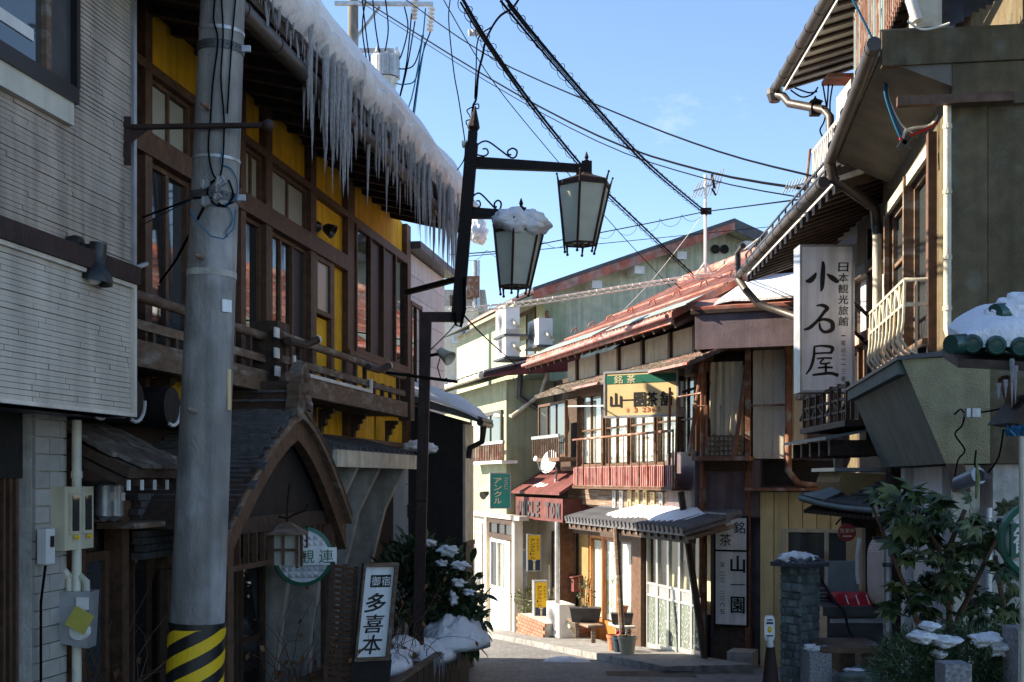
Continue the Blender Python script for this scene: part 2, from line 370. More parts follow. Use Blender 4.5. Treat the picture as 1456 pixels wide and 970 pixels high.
def sp(pts, n=4):
    out = []
    for k in range(len(pts) - 1):
        p0, p1, p2, p3 = pts[max(k - 1, 0)], pts[k], pts[k + 1], pts[min(k + 2, len(pts) - 1)]
        for i in range(n): t = i / n; out.append(.5 * (2 * p1 + (p2 - p0) * t + (2 * p0 - 5 * p1 + 4 * p2 - p3) * t * t + (3 * p1 - p0 - 3 * p2 + p3) * t ** 3))
    return out + [pts[-1]]
def ground_z(Y): return 0.0 if Y < 3.5 else -.075 * (Y - 3.5) if Y < 27 else -1.7625 + .01 * (Y - 27)
UP = Vector((0, 0, 1))
D = (.155, 1)
YF = Fr((-3.84, 0), D)                  # yellow inn
GF = Fr((-3.35, 0), D)                  # grey house, upper storey
GG = Fr((-3.62, 0), D)                  # grey house, ground floor
PF = Fr((-3.20, 0), D)                  # porch gable
RF = Fr((1.70, 0), D, right=False)      # olive house on the right
KF = Fr((2.67, 0), (.08, 1), right=False)
TF = Fr((2.72, 17.5), (-.279, 1), right=False)
TE = Fr((2.72, 17.5), (1, -.42), right=True)
def window(F, P, u0, u1, z0, z1, n=0, cols=2, rows=1, fw=.05, dp=.06, fm='brown_timber', gm='window_glass', name='window', bars=.03, lab=None, gms=None):
    """frame part with a pane of glass (sub-part) in every opening"""
    b = B(); b.box(F, u0, u0 + fw, n - dp, n, z0, z1); b.box(F, u1 - fw, u1, n - dp, n, z0, z1)
    b.box(F, u0 + fw, u1 - fw, n - dp, n - .002, z0, z0 + fw); b.box(F, u0 + fw, u1 - fw, n - dp, n - .002, z1 - fw, z1)
    iu0, iu1, iz0, iz1 = u0 + fw, u1 - fw, z0 + fw, z1 - fw
    for i in range(1, cols): c = iu0 + (iu1 - iu0) * i / cols; b.box(F, c - bars / 2, c + bars / 2, n - dp + .004, n - .006, iz0, iz1)
    for j in range(1, rows): c = iz0 + (iz1 - iz0) * j / rows; b.box(F, iu0, iu1, n - dp + .008, n - .012, c - bars / 2, c + bars / 2)
    f = b.build(name, fm, P, label=lab)
    for i in range(cols):
        for j in range(rows):
            a0 = iu0 + (iu1 - iu0) * i / cols; a1 = iu0 + (iu1 - iu0) * (i + 1) / cols; c0 = iz0 + (iz1 - iz0) * j / rows; c1 = iz0 + (iz1 - iz0) * (j + 1) / rows
            k = dp * (.45 + .2 * (i % 2)); g = gms[(j * cols + i) % len(gms)] if gms else gm
            B().box(F, a0 + .004, a1 - .004, n - k - .006, n - k, c0 + .004, c1 - .004).build('pane', g, f)
    return f
def arc(c, ex, ey, r, a0, a1, n=12, r1=None):
    r1 = r if r1 is None else r1
    return [Vector(c) + (ex * math.cos(R(a0 + (a1 - a0) * k / n)) + ey * math.sin(R(a0 + (a1 - a0) * k / n))) * (r + (r1 - r) * k / n) for k in range(n + 1)]
# ================================================================ the ground
def ground():
    xs = [-400, -60, -20, -9] + [-8 + .5 * i for i in range(33)] + [10, 20, 60, 400]
    ys = [-300, -60, -20, -8, -4, 0] + [1 + .5 * i for i in range(76)] + [42, 50, 80, 200, 1500]
    b = B(); b.grid([[V(x, y, ground_z(y) + (0.006 * noise.noise(V(x * .7, y * .7, 0)) if abs(x) < 9 and 0 < y < 39 else 0)) for x in xs] for y in ys])
    b.build('ground', 'asphalt', kind='structure')
ground()
def road():
    m = MATS['asphalt'].copy(); m.name = 'street_setts'; MATS['street_setts'] = m; t = m.node_tree; L = t.links.new
    p = t.nodes['Principled BSDF']; src = p.inputs['Base Color'].links[0].from_socket
    tc = node(t, 'ShaderNodeTexCoord'); bk = node(t, 'ShaderNodeTexBrick'); bk.inputs['Scale'].default_value = 2.6
    bk.inputs['Color1'].default_value = (.95, .95, .95, 1); bk.inputs['Color2'].default_value = (1.15, 1.15, 1.15, 1); bk.inputs['Mortar'].default_value = (.72, .72, .72, 1)
    bk.inputs['Mortar Size'].default_value = .02; L(tc.outputs['Object'], bk.inputs['Vector'])
    mx = node(t, 'ShaderNodeMix', data_type='RGBA', blend_type='MULTIPLY'); mx.inputs[0].default_value = 1
    L(src, mx.inputs[6]); L(bk.outputs[0], mx.inputs[7]); L(mx.outputs[2], p.inputs['Base Color'])
    b = B(); rows = []
    for k in range(80):
        y = 1 + k * .45; cx = -.9 + .155 * y if y < 14 else 1.27 - .279 * (y - 14) - .004 * (y - 14) ** 2
        hw = 2.35 if y < 14 else 2.2
        z = ground_z(y) + .012
        rows.append([V(cx - hw, y, z), V(cx - hw / 2, y, z + .012), V(cx, y, z + .02), V(cx + hw / 2, y, z + .012), V(cx + hw, y, z)])
    b.grid(rows).build('road', 'street_setts', kind='structure')
road()
def kerb(F, u0, u1, n0, n1, nm, h=.12, m='kerb_stone'):
    b = B(); n = max(2, int((u1 - u0) / 1.0)); rows = []
    for k in range(n):
        a, c = u0 + (u1 - u0) * k / n, u0 + (u1 - u0) * (k + 1) / n
        P = [F.p(a, n0, 0), F.p(c - .006, n0, 0), F.p(c - .006, n1, 0), F.p(a, n1, 0)]
        lo = [V(q.x, q.y, ground_z(q.y) - .2) for q in P]; hi = [V(q.x, q.y, ground_z(q.y) + h) for q in P]; b.hexa(lo + hi)
    b.build(nm, m, kind='structure')
kerb(TF, -1.6, 12, .02, 1.25, 'pavement')
# ================================================================ grey house (left edge)
def grey_house():
    uc = GF.u(190); c = GF.p(uc, 0, 0)
    P = thing('house', 'grey house with staggered horizontal siding and a protruding pale panel, at the left edge', 'house', (c.x, c.y, ground_z(c.y)))
    zb, zt = 1.93, 2.56                                               # pale panel
    b = B(); b.box(GF, -16, uc - .02, -5.2, -.03, 1.99, 6.1); b.build('wall', 'grey_siding', P)
    B().box(GF, -16.2, uc + .1, -5.4, .35, 6.1, 6.25).build('roof', 'dark_metal', P)
    # upper siding strips (too fine to pick apart one by one)
    wx1 = GF.u(102); wz0 = GF.z(102, 150)
    b = B(); z = 2.67
    while z < 5.2:
        u = uc - .02 - rnd.random() * .4; h = .0255
        hi = uc - .004
        u = 2.2 + rnd.random() * .3
        while u < hi:
            l = .3 + .8 * rnd.random(); e = min(u + l, hi)
            if not (z + h > wz0 and u < wx1 + .01):
                b.box(GF, u, e - .003, -.03, -.012 + rnd.choice((0, .002, .003, .006)), z, z + h - .003)
            elif u < wx1 + .01 < e: b.box(GF, wx1 + .01, e - .004, -.03, -.008, z, z + h - .006)
            u = e
        z += h
    b.build('siding_strips', 'grey_siding', P, kind='stuff')
    # protruding panel
    pn = .16; u1 = GF.u(192, pn); z0 = GF.z(190, 593, pn); z1 = GF.z(190, 405, pn)
    q = B(); q.box(GF, -1, u1 - .02, -.03, pn - .02, z0, z1); q.build('panel_backing', 'dark_metal', P)
    b = B(); z = z0 + .02
    while z < z1 - .04:
        h = .028; u = 2.0 + rnd.random() * .3
        while u < u1 - .03:
            l = .25 + .7 * rnd.random(); e = min(u + l, u1 - .03)
            b.box(GF, u, e - .005, pn - .03, pn - .012 + rnd.choice((0, .002, .004, .006)), z, z + h - .003); u = e
        z += h
    b.build('panel_strips', 'pale_siding', P, kind='stuff')
    b = B(); b.box(GF, u1 - .03, u1, -.02, pn + .012, z0, z1); b.box(GF, -1, u1 - .03, -.02, pn + .012, z1 - .022, z1); b.box(GF, -1, u1 - .03, -.02, pn + .012, z0, z0 + .02)
    b.build('panel_frame', 'pale_siding', P)
    B().box(GF, -1, u1 + .01, -.03, pn + .03, z1 + .002, z1 + .10).build('flashing', 'brown_iron', P)
    B().box(GF, uc - .02, uc + .018, -.2, .012, 2.56, 6.0).build('corner_trim', 'grey_metal', P)
    # window, upper left corner
    zb2 = wz0
    f = B(); f.box(GF, 1.5, wx1, -.03, .045, zb2, zb2 + .085); f.box(GF, wx1 - .035, wx1, -.03, .05, zb2 + .085, 5.3); f.build('window_frame', 'plastic_black', P)
    b = B(); b.box(GF, 1.5, wx1 - .03, -.02, .03, zb2 - .12, zb2); b.build('window_sill_board', 'pale_cream', P)
    ua = GF.u(64); ub = GF.u(57)
    s = B().box(GF, ub, ua, -.02, .035, zb2 + .085, 5.3).build('window_stile', 'worn_timber', P)
    B().box(GF, ua, wx1 - .035, -.02, .012, zb2 + .085, 5.3).build('shutter', 'dark_metal', P)
    B().box(GF, 1.5, ub, -.02, .005, zb2 + .085, 5.3).build('pane', 'sky_glass', P)
    b = B(); a = GF.u(20)
    for k in range(3): b.box(GF, 1.5, GF.u(45), .006, .012, zb2 + .2 + .33 * k, zb2 + .26 + .33 * k)
    b.build('window_sash', 'white_paint', P)
    # ground floor: soffit, tiled pier, slatted door
    B().box(GF, -1, uc - .03, -1.6, -.035, 1.95, 1.985).build('soffit', 'dark_metal', P)
    g0, g1 = GG.u(50), GG.u(95)
    B().box(GG, g0, g1, -.6, -.022, -.5, 1.95).build('pier', 'concrete', P)
    tm = B(); tm.box(WF, 0, .15, -.0, .02, 0, .088); me = tm.mesh('wall_tile', 'grey_tile', Vector())
    z = -.45; r = 0
    rz = math.atan2(D[1], D[0])
    while z < 1.93:
        wd = g1 - g0; cut = .45 if r % 2 else .78
        for a, l in ((0, cut), (cut, 1 - cut)):
            pt = GG.p(g0 + a * wd + .003, 0, z); o = part('wall_tile', me, P, pt, (0, 0, rz), ((l * wd - .006) / .15, 1 + .25 * rnd.random(), 1))
        for a in (0,):                                               # return face of the pier
            pt = GG.p(g1, -.55, z); part('wall_tile', me, P, pt, (0, 0, rz + R(90)), (.5 / .15, .5, 1))
        z += .095; r += 1
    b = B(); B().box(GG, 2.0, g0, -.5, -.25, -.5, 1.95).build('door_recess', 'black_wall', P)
    s = B().box(GG, 0, .028, -.02, .03, -.5, 1.62)
    for k in range(12):
        u = g0 - .05 - k * .062
        B().box(GG, u, u + .022, -.12, -.08, -.5, 1.60).build('door_slat', 'brown_timber', P)
    B().box(GG, 2.0, g0 - .005, -.2, -.07, 1.60, 1.95).build('door_head', 'black_wall', P)
    # spot lamp
    T = thing('wall_lamp', 'black bell shaped spot lamp on a bracket above the pale siding panel', 'lamp', GF.p(GF.u(100, .1), .1, GF.z(100, 345, .1)))
    a = GF.p(GF.u(103, .02), 0.02, GF.z(103, 349, .02)); B().lathe(a, [(.05, -.02), (.055, .02), (.045, .05)], 14, GF.n).build('wall_plate', 'plastic_black', T)
    k = ray(140, 352, a.y - .05)
    B().tube([a + GF.n * .04, (a + k) / 2 + V(0, 0, -.005), k], .02, 8).build('arm', 'plastic_black', T)
    ax = (V(-.10, -.1, -1)).normalized(); top = k + V(0, 0, .02)
    hd = B(); hd.lathe(top, [(.012, -.005), (.045, 0), (.048, .06), (.044, .10), (.062, .125), (.085, .15), (.098, .185), (.10, .21), (.094, .21), (.05, .17)], 20, ax); hd.sm = True; hd.build('shade', 'plastic_black', T)
    B().ball(top + ax * .185, .045, sq=(1, 1, .8)).build('bulb', 'bulb', T)
    cb = B(); q0 = a + GF.n * .05 + V(.02, .05, -.06); e = GF.p(GF.u(190), .03, GF.z(190, 383))
    cb.tube([a + GF.n * .06 + GF.d * .1 + V(0, 0, -.08), a + GF.n * .09 + GF.d * .3 + V(0, 0, -.11), (e + GF.n * .05 + V(0, 0, .03)), e + V(0, 0, .0), e + V(0, 0, -.05) - GF.d * .12], .014, 8)
    cb.build('conduit', 'galvanised', T)
    # iron arm at the corner
    A = thing('sign_bracket', 'dark red iron arm with a ball end reaching across the concrete pole', 'bracket', GF.p(uc, 0, 2.3))
    ys = c.y - .1; a0 = ray(180, 181, ys); a1 = ray(381, 178, ys - .02)
    B().tube([a0, a1], .017, 10).build('arm', 'brown_iron', A)
    B().ball(a1, .035, 12, 8).build('ball_end', 'brown_iron', A)
    pl = B(); pl.bar(a0 + V(-.005, 0, .06), a0 + V(-.005, 0, -.22), .02, .06); pl.build('wall_plate', 'brown_iron', A)
    br = B(); br.prism([a0 + V(0, .01, -.01), a0 + V(.12, .01, -.015), a0 + V(0, .01, -.11)], (0, -.012, 0)); br.build('gusset', 'brown_iron', A)
    # ground-floor services on the pier
    T = thing('intercom', 'small white wall box with a keypad on the tiled pier', 'intercom', GG.p(GG.u(54), .03, 1.0))
    u = GG.u(55); zz = GG.z(54, 778); b = B(); b.box(GG, u - .05, u + .045, .02, .07, zz - .09, zz + .10); b.build('housing', 'plastic_white', T)
    B().box(GG, u - .005, u + .03, .07, .076, zz, zz + .06).build('display', 'plastic_black', T)
    cb = B(); cb.tube([GG.p(u, .04, zz - .1), GG.p(u - .03, .03, zz - .3), GG.p(u - .03, .03, -.4)], .008); cb.build('cable', 'wire_black', T)
    T = thing('drainpipe', 'pale vertical drainpipe at the edge of the tiled pier', 'drainpipe', GG.p(g1, .05, -.3))
    B().tube([GG.p(g1, .06, -.45), GG.p(g1, .06, 1.93)], .027, 10).build('pipe', 'cream_paint', T)
    for z in (.75, 1.6): B().lathe(GG.p(g1, .06, z), [(.032, 0), (.032, .04)], 10).build('clamp', 'cream_paint', T)
    T = thing('gas_meter', 'grey gas meter with cream pipes and a dangling yellow tag', 'gas meter', GG.p(g1 + .15, .2, -.3))
    Y = 7.0; m0 = ray(112, 870, Y)
    bd = B(); bd.hexa([m0 + V(-.085, -.07, -.17), m0 + V(.075, -.07, -.2), m0 + V(.075, .07, -.2), m0 + V(-.085, .07, -.17), m0 + V(-.09, -.08, .12), m0 + V(.09, -.08, .12), m0 + V(.09, .08, .12), m0 + V(-.09, .08, .12)])
    bd.build('body', 'grey_metal', T)
    B().lathe(m0 + V(.03, -.06, -.1), [(.05, -.04), (.06, 0), (.05, .04)], 12, (0, -1, 0)).build('regulator', 'plastic_white', T)
    B().wbox(m0.x + .02, m0.x + .085, m0.y - .1, m0.y - .08, m0.z + .02, m0.z + .09).build('counter', 'plastic_white', T)
    p1 = ray(70, 960, Y); p2 = ray(83, 960, Y)
    for q, xo, nm in ((p1, .0, 1), (p2, .03, 2)):
        top = m0 + V(-.05 + .09 * (nm - 1), 0, .12); h = m0.z + .20 + .03 * (2 - nm)
        B().tube([q + V(0, 0, -.6), V(q.x, q.y, h - .05), V(q.x + .02, q.y, h), V(top.x - .03, top.y, h), V(top.x, top.y, h - .03), top], .024, 10).build('pipe', 'cream_paint', T)
        B().lathe(V(q.x, q.y, m0.z - .05), [(.033, 0), (.033, .13)], 10).build('coupling', 'plastic_white', T)
    tg = B(); t0 = m0 + V(.06, -.16, -.03); ex = V(.052, 0, -.03); ez = V(.03, 0, .052); tg.hexa([t0 - ex - ez, t0 + ex - ez, t0 + ex - ez + V(0, .006, 0), t0 - ex - ez + V(0, .006, 0), t0 - ex + ez, t0 + ex + ez, t0 + ex + ez + V(0, .006, 0), t0 - ex + ez + V(0, .006, 0)])
    tg.build('tag', 'tag_yellow', T)
grey_house()
# ================================================================ yellow inn
def inn():
    U = lambda x, n=0: YF.u(x, n)
    us, ue = U(190) - 1.2, U(581)
    c = YF.p(ue, 0, 0)
    P = thing('inn', 'yellow plastered timber inn with dark railings and a thick snow roof hung with icicles', 'inn', YF.p((us + ue) / 2, 0, -.6))
    B().box(YF, us - 1, ue - .05, -6, -.28, 2.0, 4.9).build('wall', 'dark_timber', P)
    # posts
    for x0, x1, z0, z1 in ((201, 211, 2.05, 4.9), (272, 280, 2.4, 4.4), (338, 345, 2.05, 4.9), (374, 383, 2.4, 4.9), (438, 446, 2.05, 4.9), (491, 501, 2.05, 4.9), (575.5, 581, 2.05, 4.88)):
        B().box(YF, U(x0), U(x1), -.28, .03, z0, z1).build('post', 'brown_timber', P)
    B().box(YF, us, U(201), -.28, -.05, 2.05, 4.9).build('dark_bay', 'dark_timber', P)
    # beams
    for z0, z1, a, e, n in ((3.82, 3.98, us, U(491), .045), (4.40, 4.465, us, U(575.5), .036), (1.985, 2.045, us, U(575.5), .05), (2.37, 2.44, us, ue, .02), (2.93, 2.985, U(491), U(575.5), .055)):
        B().box(YF, a, e, -.1, n, z0, z1).build('beam', 'brown_timber', P)
    # yellow panels
    xs = [190, 201, 211, 338, 345, 374, 383, 438, 446, 491, 501, 575.5]
    def yp(x0, x1, z0, z1): B().box(YF, U(x0) + .004, U(x1) - .004, -.1, -.035, z0, z1).build('plaster_panel', 'yellow_plaster', P)
    for a, e in ((190, 201), (211, 338), (345, 374), (383, 438), (446, 491), (501, 575.5)): yp(a, e, 4.47, 4.9)
    yp(446, 491, 3.985, 4.397)
    for a, e in ((211, 272), (280, 338), (345, 374), (383, 438), (446, 491), (501, 536), (539, 575.5)): yp(a, e, 2.045, 2.37)
    yp(446, 469, 2.44, 3.22); yp(473, 491, 2.44, 3.82); yp(501, 575.5, 2.44, 2.93)
    B().box(YF, U(469), U(473), -.1, .02, 2.44, 3.82).build('post', 'brown_timber', P)
    # transom lights
    for a, e in ((211, 272), (280, 338), (345, 374), (383, 438)):
        window(YF, P, U(a) + .003, U(e) - .003, 3.985, 4.395, -.01, cols=2, fw=.03, gm='frosted', bars=.035, name='transom')
    # tall sliding windows
    window(YF, P, U(211) + .003, U(272) - .003, 2.445, 3.815, -.02, cols=2, fw=.035, gms=['window_glass', 'sky_glass'], bars=.05)
    window(YF, P, U(280) + .003, U(338) - .003, 2.445, 3.815, -.02, cols=2, fw=.035, bars=.05)
    window(YF, P, U(345) + .003, U(374) - .003, 2.445, 3.815, -.02, cols=1, fw=.035)
    window(YF, P, U(383) + .003, U(438) - .003, 2.445, 3.815, -.02, cols=3, fw=.035, bars=.04, gms=['window_glass', 'window_glass', 'insect_screen'])
    window(YF, P, U(447), U(469), 3.24, 3.815, .02, cols=1, fw=.045, gm='frosted')
    window(YF, P, U(501) + .003, U(575.5) - .003, 2.99, 4.395, .05, cols=4, fw=.04, bars=.045, dp=.08, gms=['window_glass', 'insect_screen', 'insect_screen', 'window_glass'])
    # balcony floor beams, rails
    def rail(a, e, n, posts, zt, caps):
        B().box(YF, a, e, .03, n + .03, 2.30, 2.345).build('balcony_floor', 'dark_timber', P)
        B().box(YF, a, e, n - .02, n + .045, 2.29, 2.455).build('balcony_beam', 'worn_timber', P)
        r = B(); r.tube([YF.p(a, n, zt), YF.p(e, n, zt)], .036, 10); rr = r.build('top_rail', 'worn_timber', P)
        for z0, z1 in ((2.525, 2.585),): B().box(YF, a, e, n - .02, n + .02, z0, z1).build('middle_rail', 'worn_timber', P)
        k = a + .12
        while k < e:
            B().box(YF, k - .022, k + .022, n - .018, n + .018, 2.455, zt - (.02 if int(k * 7) % 2 else .15)).build('baluster', 'dark_timber', P); k += .34
    rail(us, U(388, .32), .32, 5, 2.735, 0)
    u2 = U(398, .45)
    rail(u2, U(574, .45), .45, 5, 2.745, 1)
    B().box(YF, U(381, .36), U(398, .36), .22, .44, 2.30, 2.86).build('newel_post', 'dark_timber', P)
    B().box(YF, U(574, .42), U(580, .42), .36, .5, 2.26, 2.80).build('newel_post', 'dark_timber', P)
    for x, y in ((394, 473), (394, 502), (395, 528), (396, 552)):           # white painted ends of cut timbers
        q = YF.at(x, y, .46); B().box(YF, q[0] - .05, q[0] + .05, .45, .465, q[1] - .04, q[1] + .04).build('painted_end', 'white_paint', P)
    ef = B(); ef.box(YF, U(417, .5), U(529, .5), .495, .51, 2.455, 2.485); ef.box(YF, U(417, .5), U(419.5, .5), .495, .51, 2.485, 2.60); ef.box(YF, U(526, .5), U(529, .5), .495, .51, 2.485, 2.60); ef.build('painted_strip', 'white_paint', P)
    for x in (437, 542):
        q = U(x, .52); B().tube([YF.p(q - .5, .52, 2.70), YF.p(q - .12, .53, 2.70), YF.p(q + .02, .60, 2.76)], .034, 8).build('rail_end', 'dark_timber', P)
        B().tube([YF.p(q + .02, .60, 2.76), YF.p(q + .035, .608, 2.766)], .037, 8).build('rail_cap', 'white_paint', P)
    # carved brackets under the balcony
    for x in (211, 340, 400, 450, 497, 545):
        u = U(x); pr = [(0, 2.29), (.15, 2.29), (.15, 2.25), (.11, 2.235), (.115, 2.20), (.075, 2.185), (.075, 2.13), (.035, 2.11), (.03, 2.05), (0, 2.045)]
        B().prism([YF.p(u - .04, n + .03, z) for n, z in pr], YF.d * .08).build('bracket', 'dark_timber', P)
    # eave: soffit, rafters, gutter
    ea, ee = us - 2, YF.u(652, .8)
    B().hexa([YF.p(ea, -.3, 4.94), YF.p(ee, -.3, 4.94), YF.p(ee, .95, 4.64), YF.p(ea, .95, 4.64), YF.p(ea, -.3, 5.0), YF.p(ee, -.3, 5.0), YF.p(ee, .95, 4.74), YF.p(ea, .95, 4.74)]).build('soffit', 'dark_timber', P)
    k = ea
    while k < ee - .1:
        B().hexa([YF.p(k, 0, 4.80), YF.p(k + .06, 0, 4.80), YF.p(k + .06, .92, 4.58), YF.p(k, .92, 4.58), YF.p(k, 0, 4.87), YF.p(k + .06, 0, 4.87), YF.p(k + .06, .92, 4.645), YF.p(k, .92, 4.645)]).build('rafter', 'dark_timber', P); k += .42
    B().hexa([YF.p(ea, -3.2, 6.4), YF.p(ee, -3.2, 6.4), YF.p(ee, .97, 4.745), YF.p(ea, .97, 4.745), YF.p(ea, -3.2, 6.45), YF.p(ee, -3.2, 6.45), YF.p(ee, .97, 4.785), YF.p(ea, .97, 4.785)]).build('roof', 'dark_metal', P)
    B().hexa([YF.p(ea, -3.2, 6.4), YF.p(ee, -3.2, 6.4), YF.p(ee, -7, 4.745), YF.p(ea, -7, 4.745), YF.p(ea, -3.2, 6.45), YF.p(ee, -3.2, 6.45), YF.p(ee, -7, 4.785), YF.p(ea, -7, 4.785)]).build('roof', 'dark_metal', P)
    g = B(); g.tube([YF.p(ea, .92, 4.55), YF.p(U(640, .92), .92, 4.55)], .06, 12); gu = g.build('gutter', 'gutter_brown', P)
    k = ea + .3
    while k < U(640, .92):
        B().tube([YF.p(k, .92, 4.55), YF.p(k + .03, .92, 4.55)], .066, 12).build('gutter_joint', 'gutter_brown', P)
        B().bar(YF.p(k + .3, .99, 4.55), YF.p(k + .3, .97, 4.74), .012).build('gutter_hook', 'galvanised', P); k += .62
    # pent roof over the plaster fins and the fins themselves
    pa, pe = U(440, .4), U(591, .6)
    B().hexa([YF.p(pa, 0, 1.90), YF.p(pe, 0, 1.90), YF.p(pe, .6, 1.74), YF.p(pa, .6, 1.74), YF.p(pa, 0, 2.02), YF.p(pe, 0, 2.02), YF.p(pe, .62, 1.86), YF.p(pa, .62, 1.86)]).build('pent_roof', 'slate', P)
    B().box(YF, pa, pe + .02, .6, .65, 1.70, 1.85).build('fascia', 'cream_paint', P)
    for k in range(15):
        u = pa + (pe - pa) * k / 15; B().hexa([YF.p(u, .0, 2.02), YF.p(u + .03, 0, 2.02), YF.p(u + .03, .62, 1.86), YF.p(u, .62, 1.86), YF.p(u, 0, 2.05), YF.p(u + .03, 0, 2.05), YF.p(u + .03, .62, 1.89), YF.p(u, .62, 1.89)]).build('roof_batten', 'slate', P)
    B().box(YF, us - 1, ue - .02, -3, -.2, -1.2, 2.0).build('ground_wall', 'dark_timber', P)
    for xt in (455, 498, 530, 566):
        u = U(xt, .5); pr = [(-.2, -1.2), (.06, -1.2), (.10, 0), (.20, .7), (.34, 1.25), (.56, 1.70), (-.2, 1.70)]
        B().prism([YF.p(u, n, z) for n, z in pr], YF.d * .1).build('plaster_fin', 'cream_plaster' if 0 else 'concrete', P)
    for a, e in ((458, 490), (500, 524)): 
        window(YF, P, U(a, .0) + .1, U(e, 0), .2, 1.5, -.12, cols=2, fw=.05)
    # ground floor left of the porch: glazed doors
    window(YF, P, U(118), U(176), -.45, 1.12, -.1, cols=1, fw=.06, gm='sky_glass', name='glass_door')
    window(YF, P, U(180), U(240), -.45, 1.3, -.1, cols=2, fw=.06, name='glass_door')
    B().box(YF, us, U(250), -.15, -.03, 1.32, 1.45).build('beam', 'brown_timber', P)
    for x in (115, 178, 243): B().box(YF, U(x), U(x) + .1, -.15, -.02, -.5, 1.32).build('post', 'brown_timber', P)
    # small bark-shingled pent roof
    a, e = us, U(252, .5)
    B().hexa([YF.p(a, -.1, 1.90), YF.p(e, -.1, 1.90), YF.p(e, .55, 1.60), YF.p(a, .55, 1.60), YF.p(a, -.1, 1.95), YF.p(e, -.1, 1.95), YF.p(e, .56, 1.66), YF.p(a, .56, 1.66)]).build('lean_to_roof', 'dark_timber', P)
    sb = B()
    for r in range(9):
        n0 = .58 - r * .07; z0 = 1.655 + r * .033; u = a + rnd.random() * .1
        while u < e:
            l = .06 + .07 * rnd.random(); h = .012 + .01 * rnd.random(); j = rnd.random() * .012
            sb.hexa([YF.p(u, n0 - .09, z0 + .046), YF.p(u + l - .006, n0 - .09, z0 + .046), YF.p(u + l - .006, n0 + j, z0 + .002), YF.p(u, n0 + j, z0 + .002), YF.p(u, n0 - .09, z0 + .05 + h), YF.p(u + l - .006, n0 - .09, z0 + .05 + h), YF.p(u + l - .006, n0 + j, z0 + .006 + h), YF.p(u, n0 + j, z0 + .006 + h)]); u += l
    sb.build('bark_shingles', 'bark_shingle', P, kind='stuff')
    k = a
    while k < e:
        B().bar(YF.p(k, -.05, 1.84), YF.p(k, .54, 1.57), .04).build('rafter', 'dark_timber', P); B().box(YF, k - .010, k + .010, .545, .56, 1.53, 1.59).build('painted_end', 'white_paint', P); k += .17
    # dark curved beams with white painted rims
    for x in (140, 190, 243):
        u = U(x, .35); ctr = YF.p(u, .1, 2.08)
        B().tube([YF.p(u, -.2, 2.07), YF.p(u, .36, 2.07)], .13, 14).build('log_beam', 'black_wall', P)
        q = arc(YF.p(u, .362, 2.07), YF.d, UP, .125, -115, 5, 12); B().tube(q, .012, 6).build('painted_rim', 'white_paint', P)
    B().box(YF, us, U(338), -.1, .2, 1.97, 2.02).build('sill_beam', 'brown_timber', P)
    # slanting bark-tile panel under the pent roof
    pb = B(); u0, u1 = U(188), U(252)
    for r in range(9):
        z = 1.50 - r * .05; u = u0 + rnd.random() * .08
        while u < u1: l = .09 + .03 * rnd.random(); pb.box(YF, u, u + l - .008, -.02, .03 + .004 * r + .008 * rnd.random(), z - .05, z - .006); u += l
    pb.build('shingle_panel', 'slate', P, kind='stuff')
    # lamp on the upper yellow panel
    q = YF.at(460, 322, .05); L = thing('outdoor_lamp', 'small dark round lamp on the yellow plaster panel under the icicles', 'lamp', YF.p(q[0], 0, q[1]))
    B().lathe(YF.p(q[0], -.03, q[1]), [(.055, 0), (.06, .02), (.03, .06)], 12, YF.n).build('wall_plate', 'plastic_black', L)
    h = B().lathe(YF.p(q[0], .05, q[1]), [(.02, 0), (.05, .03), (.075, .12), (.07, .12), (.03, .05)], 12, YF.n * 1 + V(0, 0, -.6)); h.sm = True; h.build('shade', 'plastic_black', L)
    return P, us, ue, ea, ee
INN = inn()
# ---------------------------------------------------------------- meters by the entrance
def meters():
    q = YF.at(113, 733, .25); F = YF
    T = thing('meter_cabinet', 'cream metal meter cabinet with two dark sight glasses under the bark roof', 'cabinet', F.p(q[0], .2, q[1] - .25))
    u0, u1 = F.u(92, .3), F.u(133, .3); z0, z1 = F.z(112, 781, .3), F.z(112, 692, .3)
    B().box(F, u0, u1, .1, .3, z0, z1).build('housing', 'plastic_cream', T)
    for a in (.28, .72):
        m = u0 + (u1 - u0) * a; h = (z1 - z0)
        b = B(); b.box(F, m - .055, m + .055, .3, .315, z0 + .25 * h, z0 + .9 * h); fr = b.build('sight_frame', 'bulb' if 0 else 'plastic_cream', T)
        B().box(F, m - .035, m + .035, .315, .32, z0 + .3 * h, z0 + .86 * h).build('pane', 'window_glass', fr)
        B().lathe(F.p(m, .315, z0 + .2 * h), [(.012, 0), (.012, .02)], 8, F.n).build('latch', 'sign_yellow', T)
    for k, x in enumerate((148, 163)):
        T = thing('electricity_meter', ('left' if k == 0 else 'right') + ' one of two rounded grey electricity meters beside the cream cabinet', 'meter', F.p(F.u(x, .1), .1, 1.2), 'electricity meters under the bark roof')
        u = F.u(x, .15); zz = F.z(x, 712, .15)
        b = B(); b.box(F, u - .055, u + .055, .0, .1, zz - .12, zz + .12); b.build('base_plate', 'dark_metal', T)
        g = B(); g.tube([F.p(u, .13, zz - .11), F.p(u, .15, zz - .09), F.p(u, .15, zz + .09), F.p(u, .13, zz + .11)], [.03, .055, .055, .03], 12); g.build('housing', 'grey_metal', T)
        B().box(F, u - .02, u + .03, .2, .206, zz, zz + .05).build('dial', 'white_paint', T)
    B().box(F, F.u(138), F.u(185), 0, .25, F.z(160, 752, .1), F.z(160, 744, .1)).build('wall_shelf', 'worn_timber', label='worn timber shelf under the two grey electricity meters', cat='shelf')
meters()
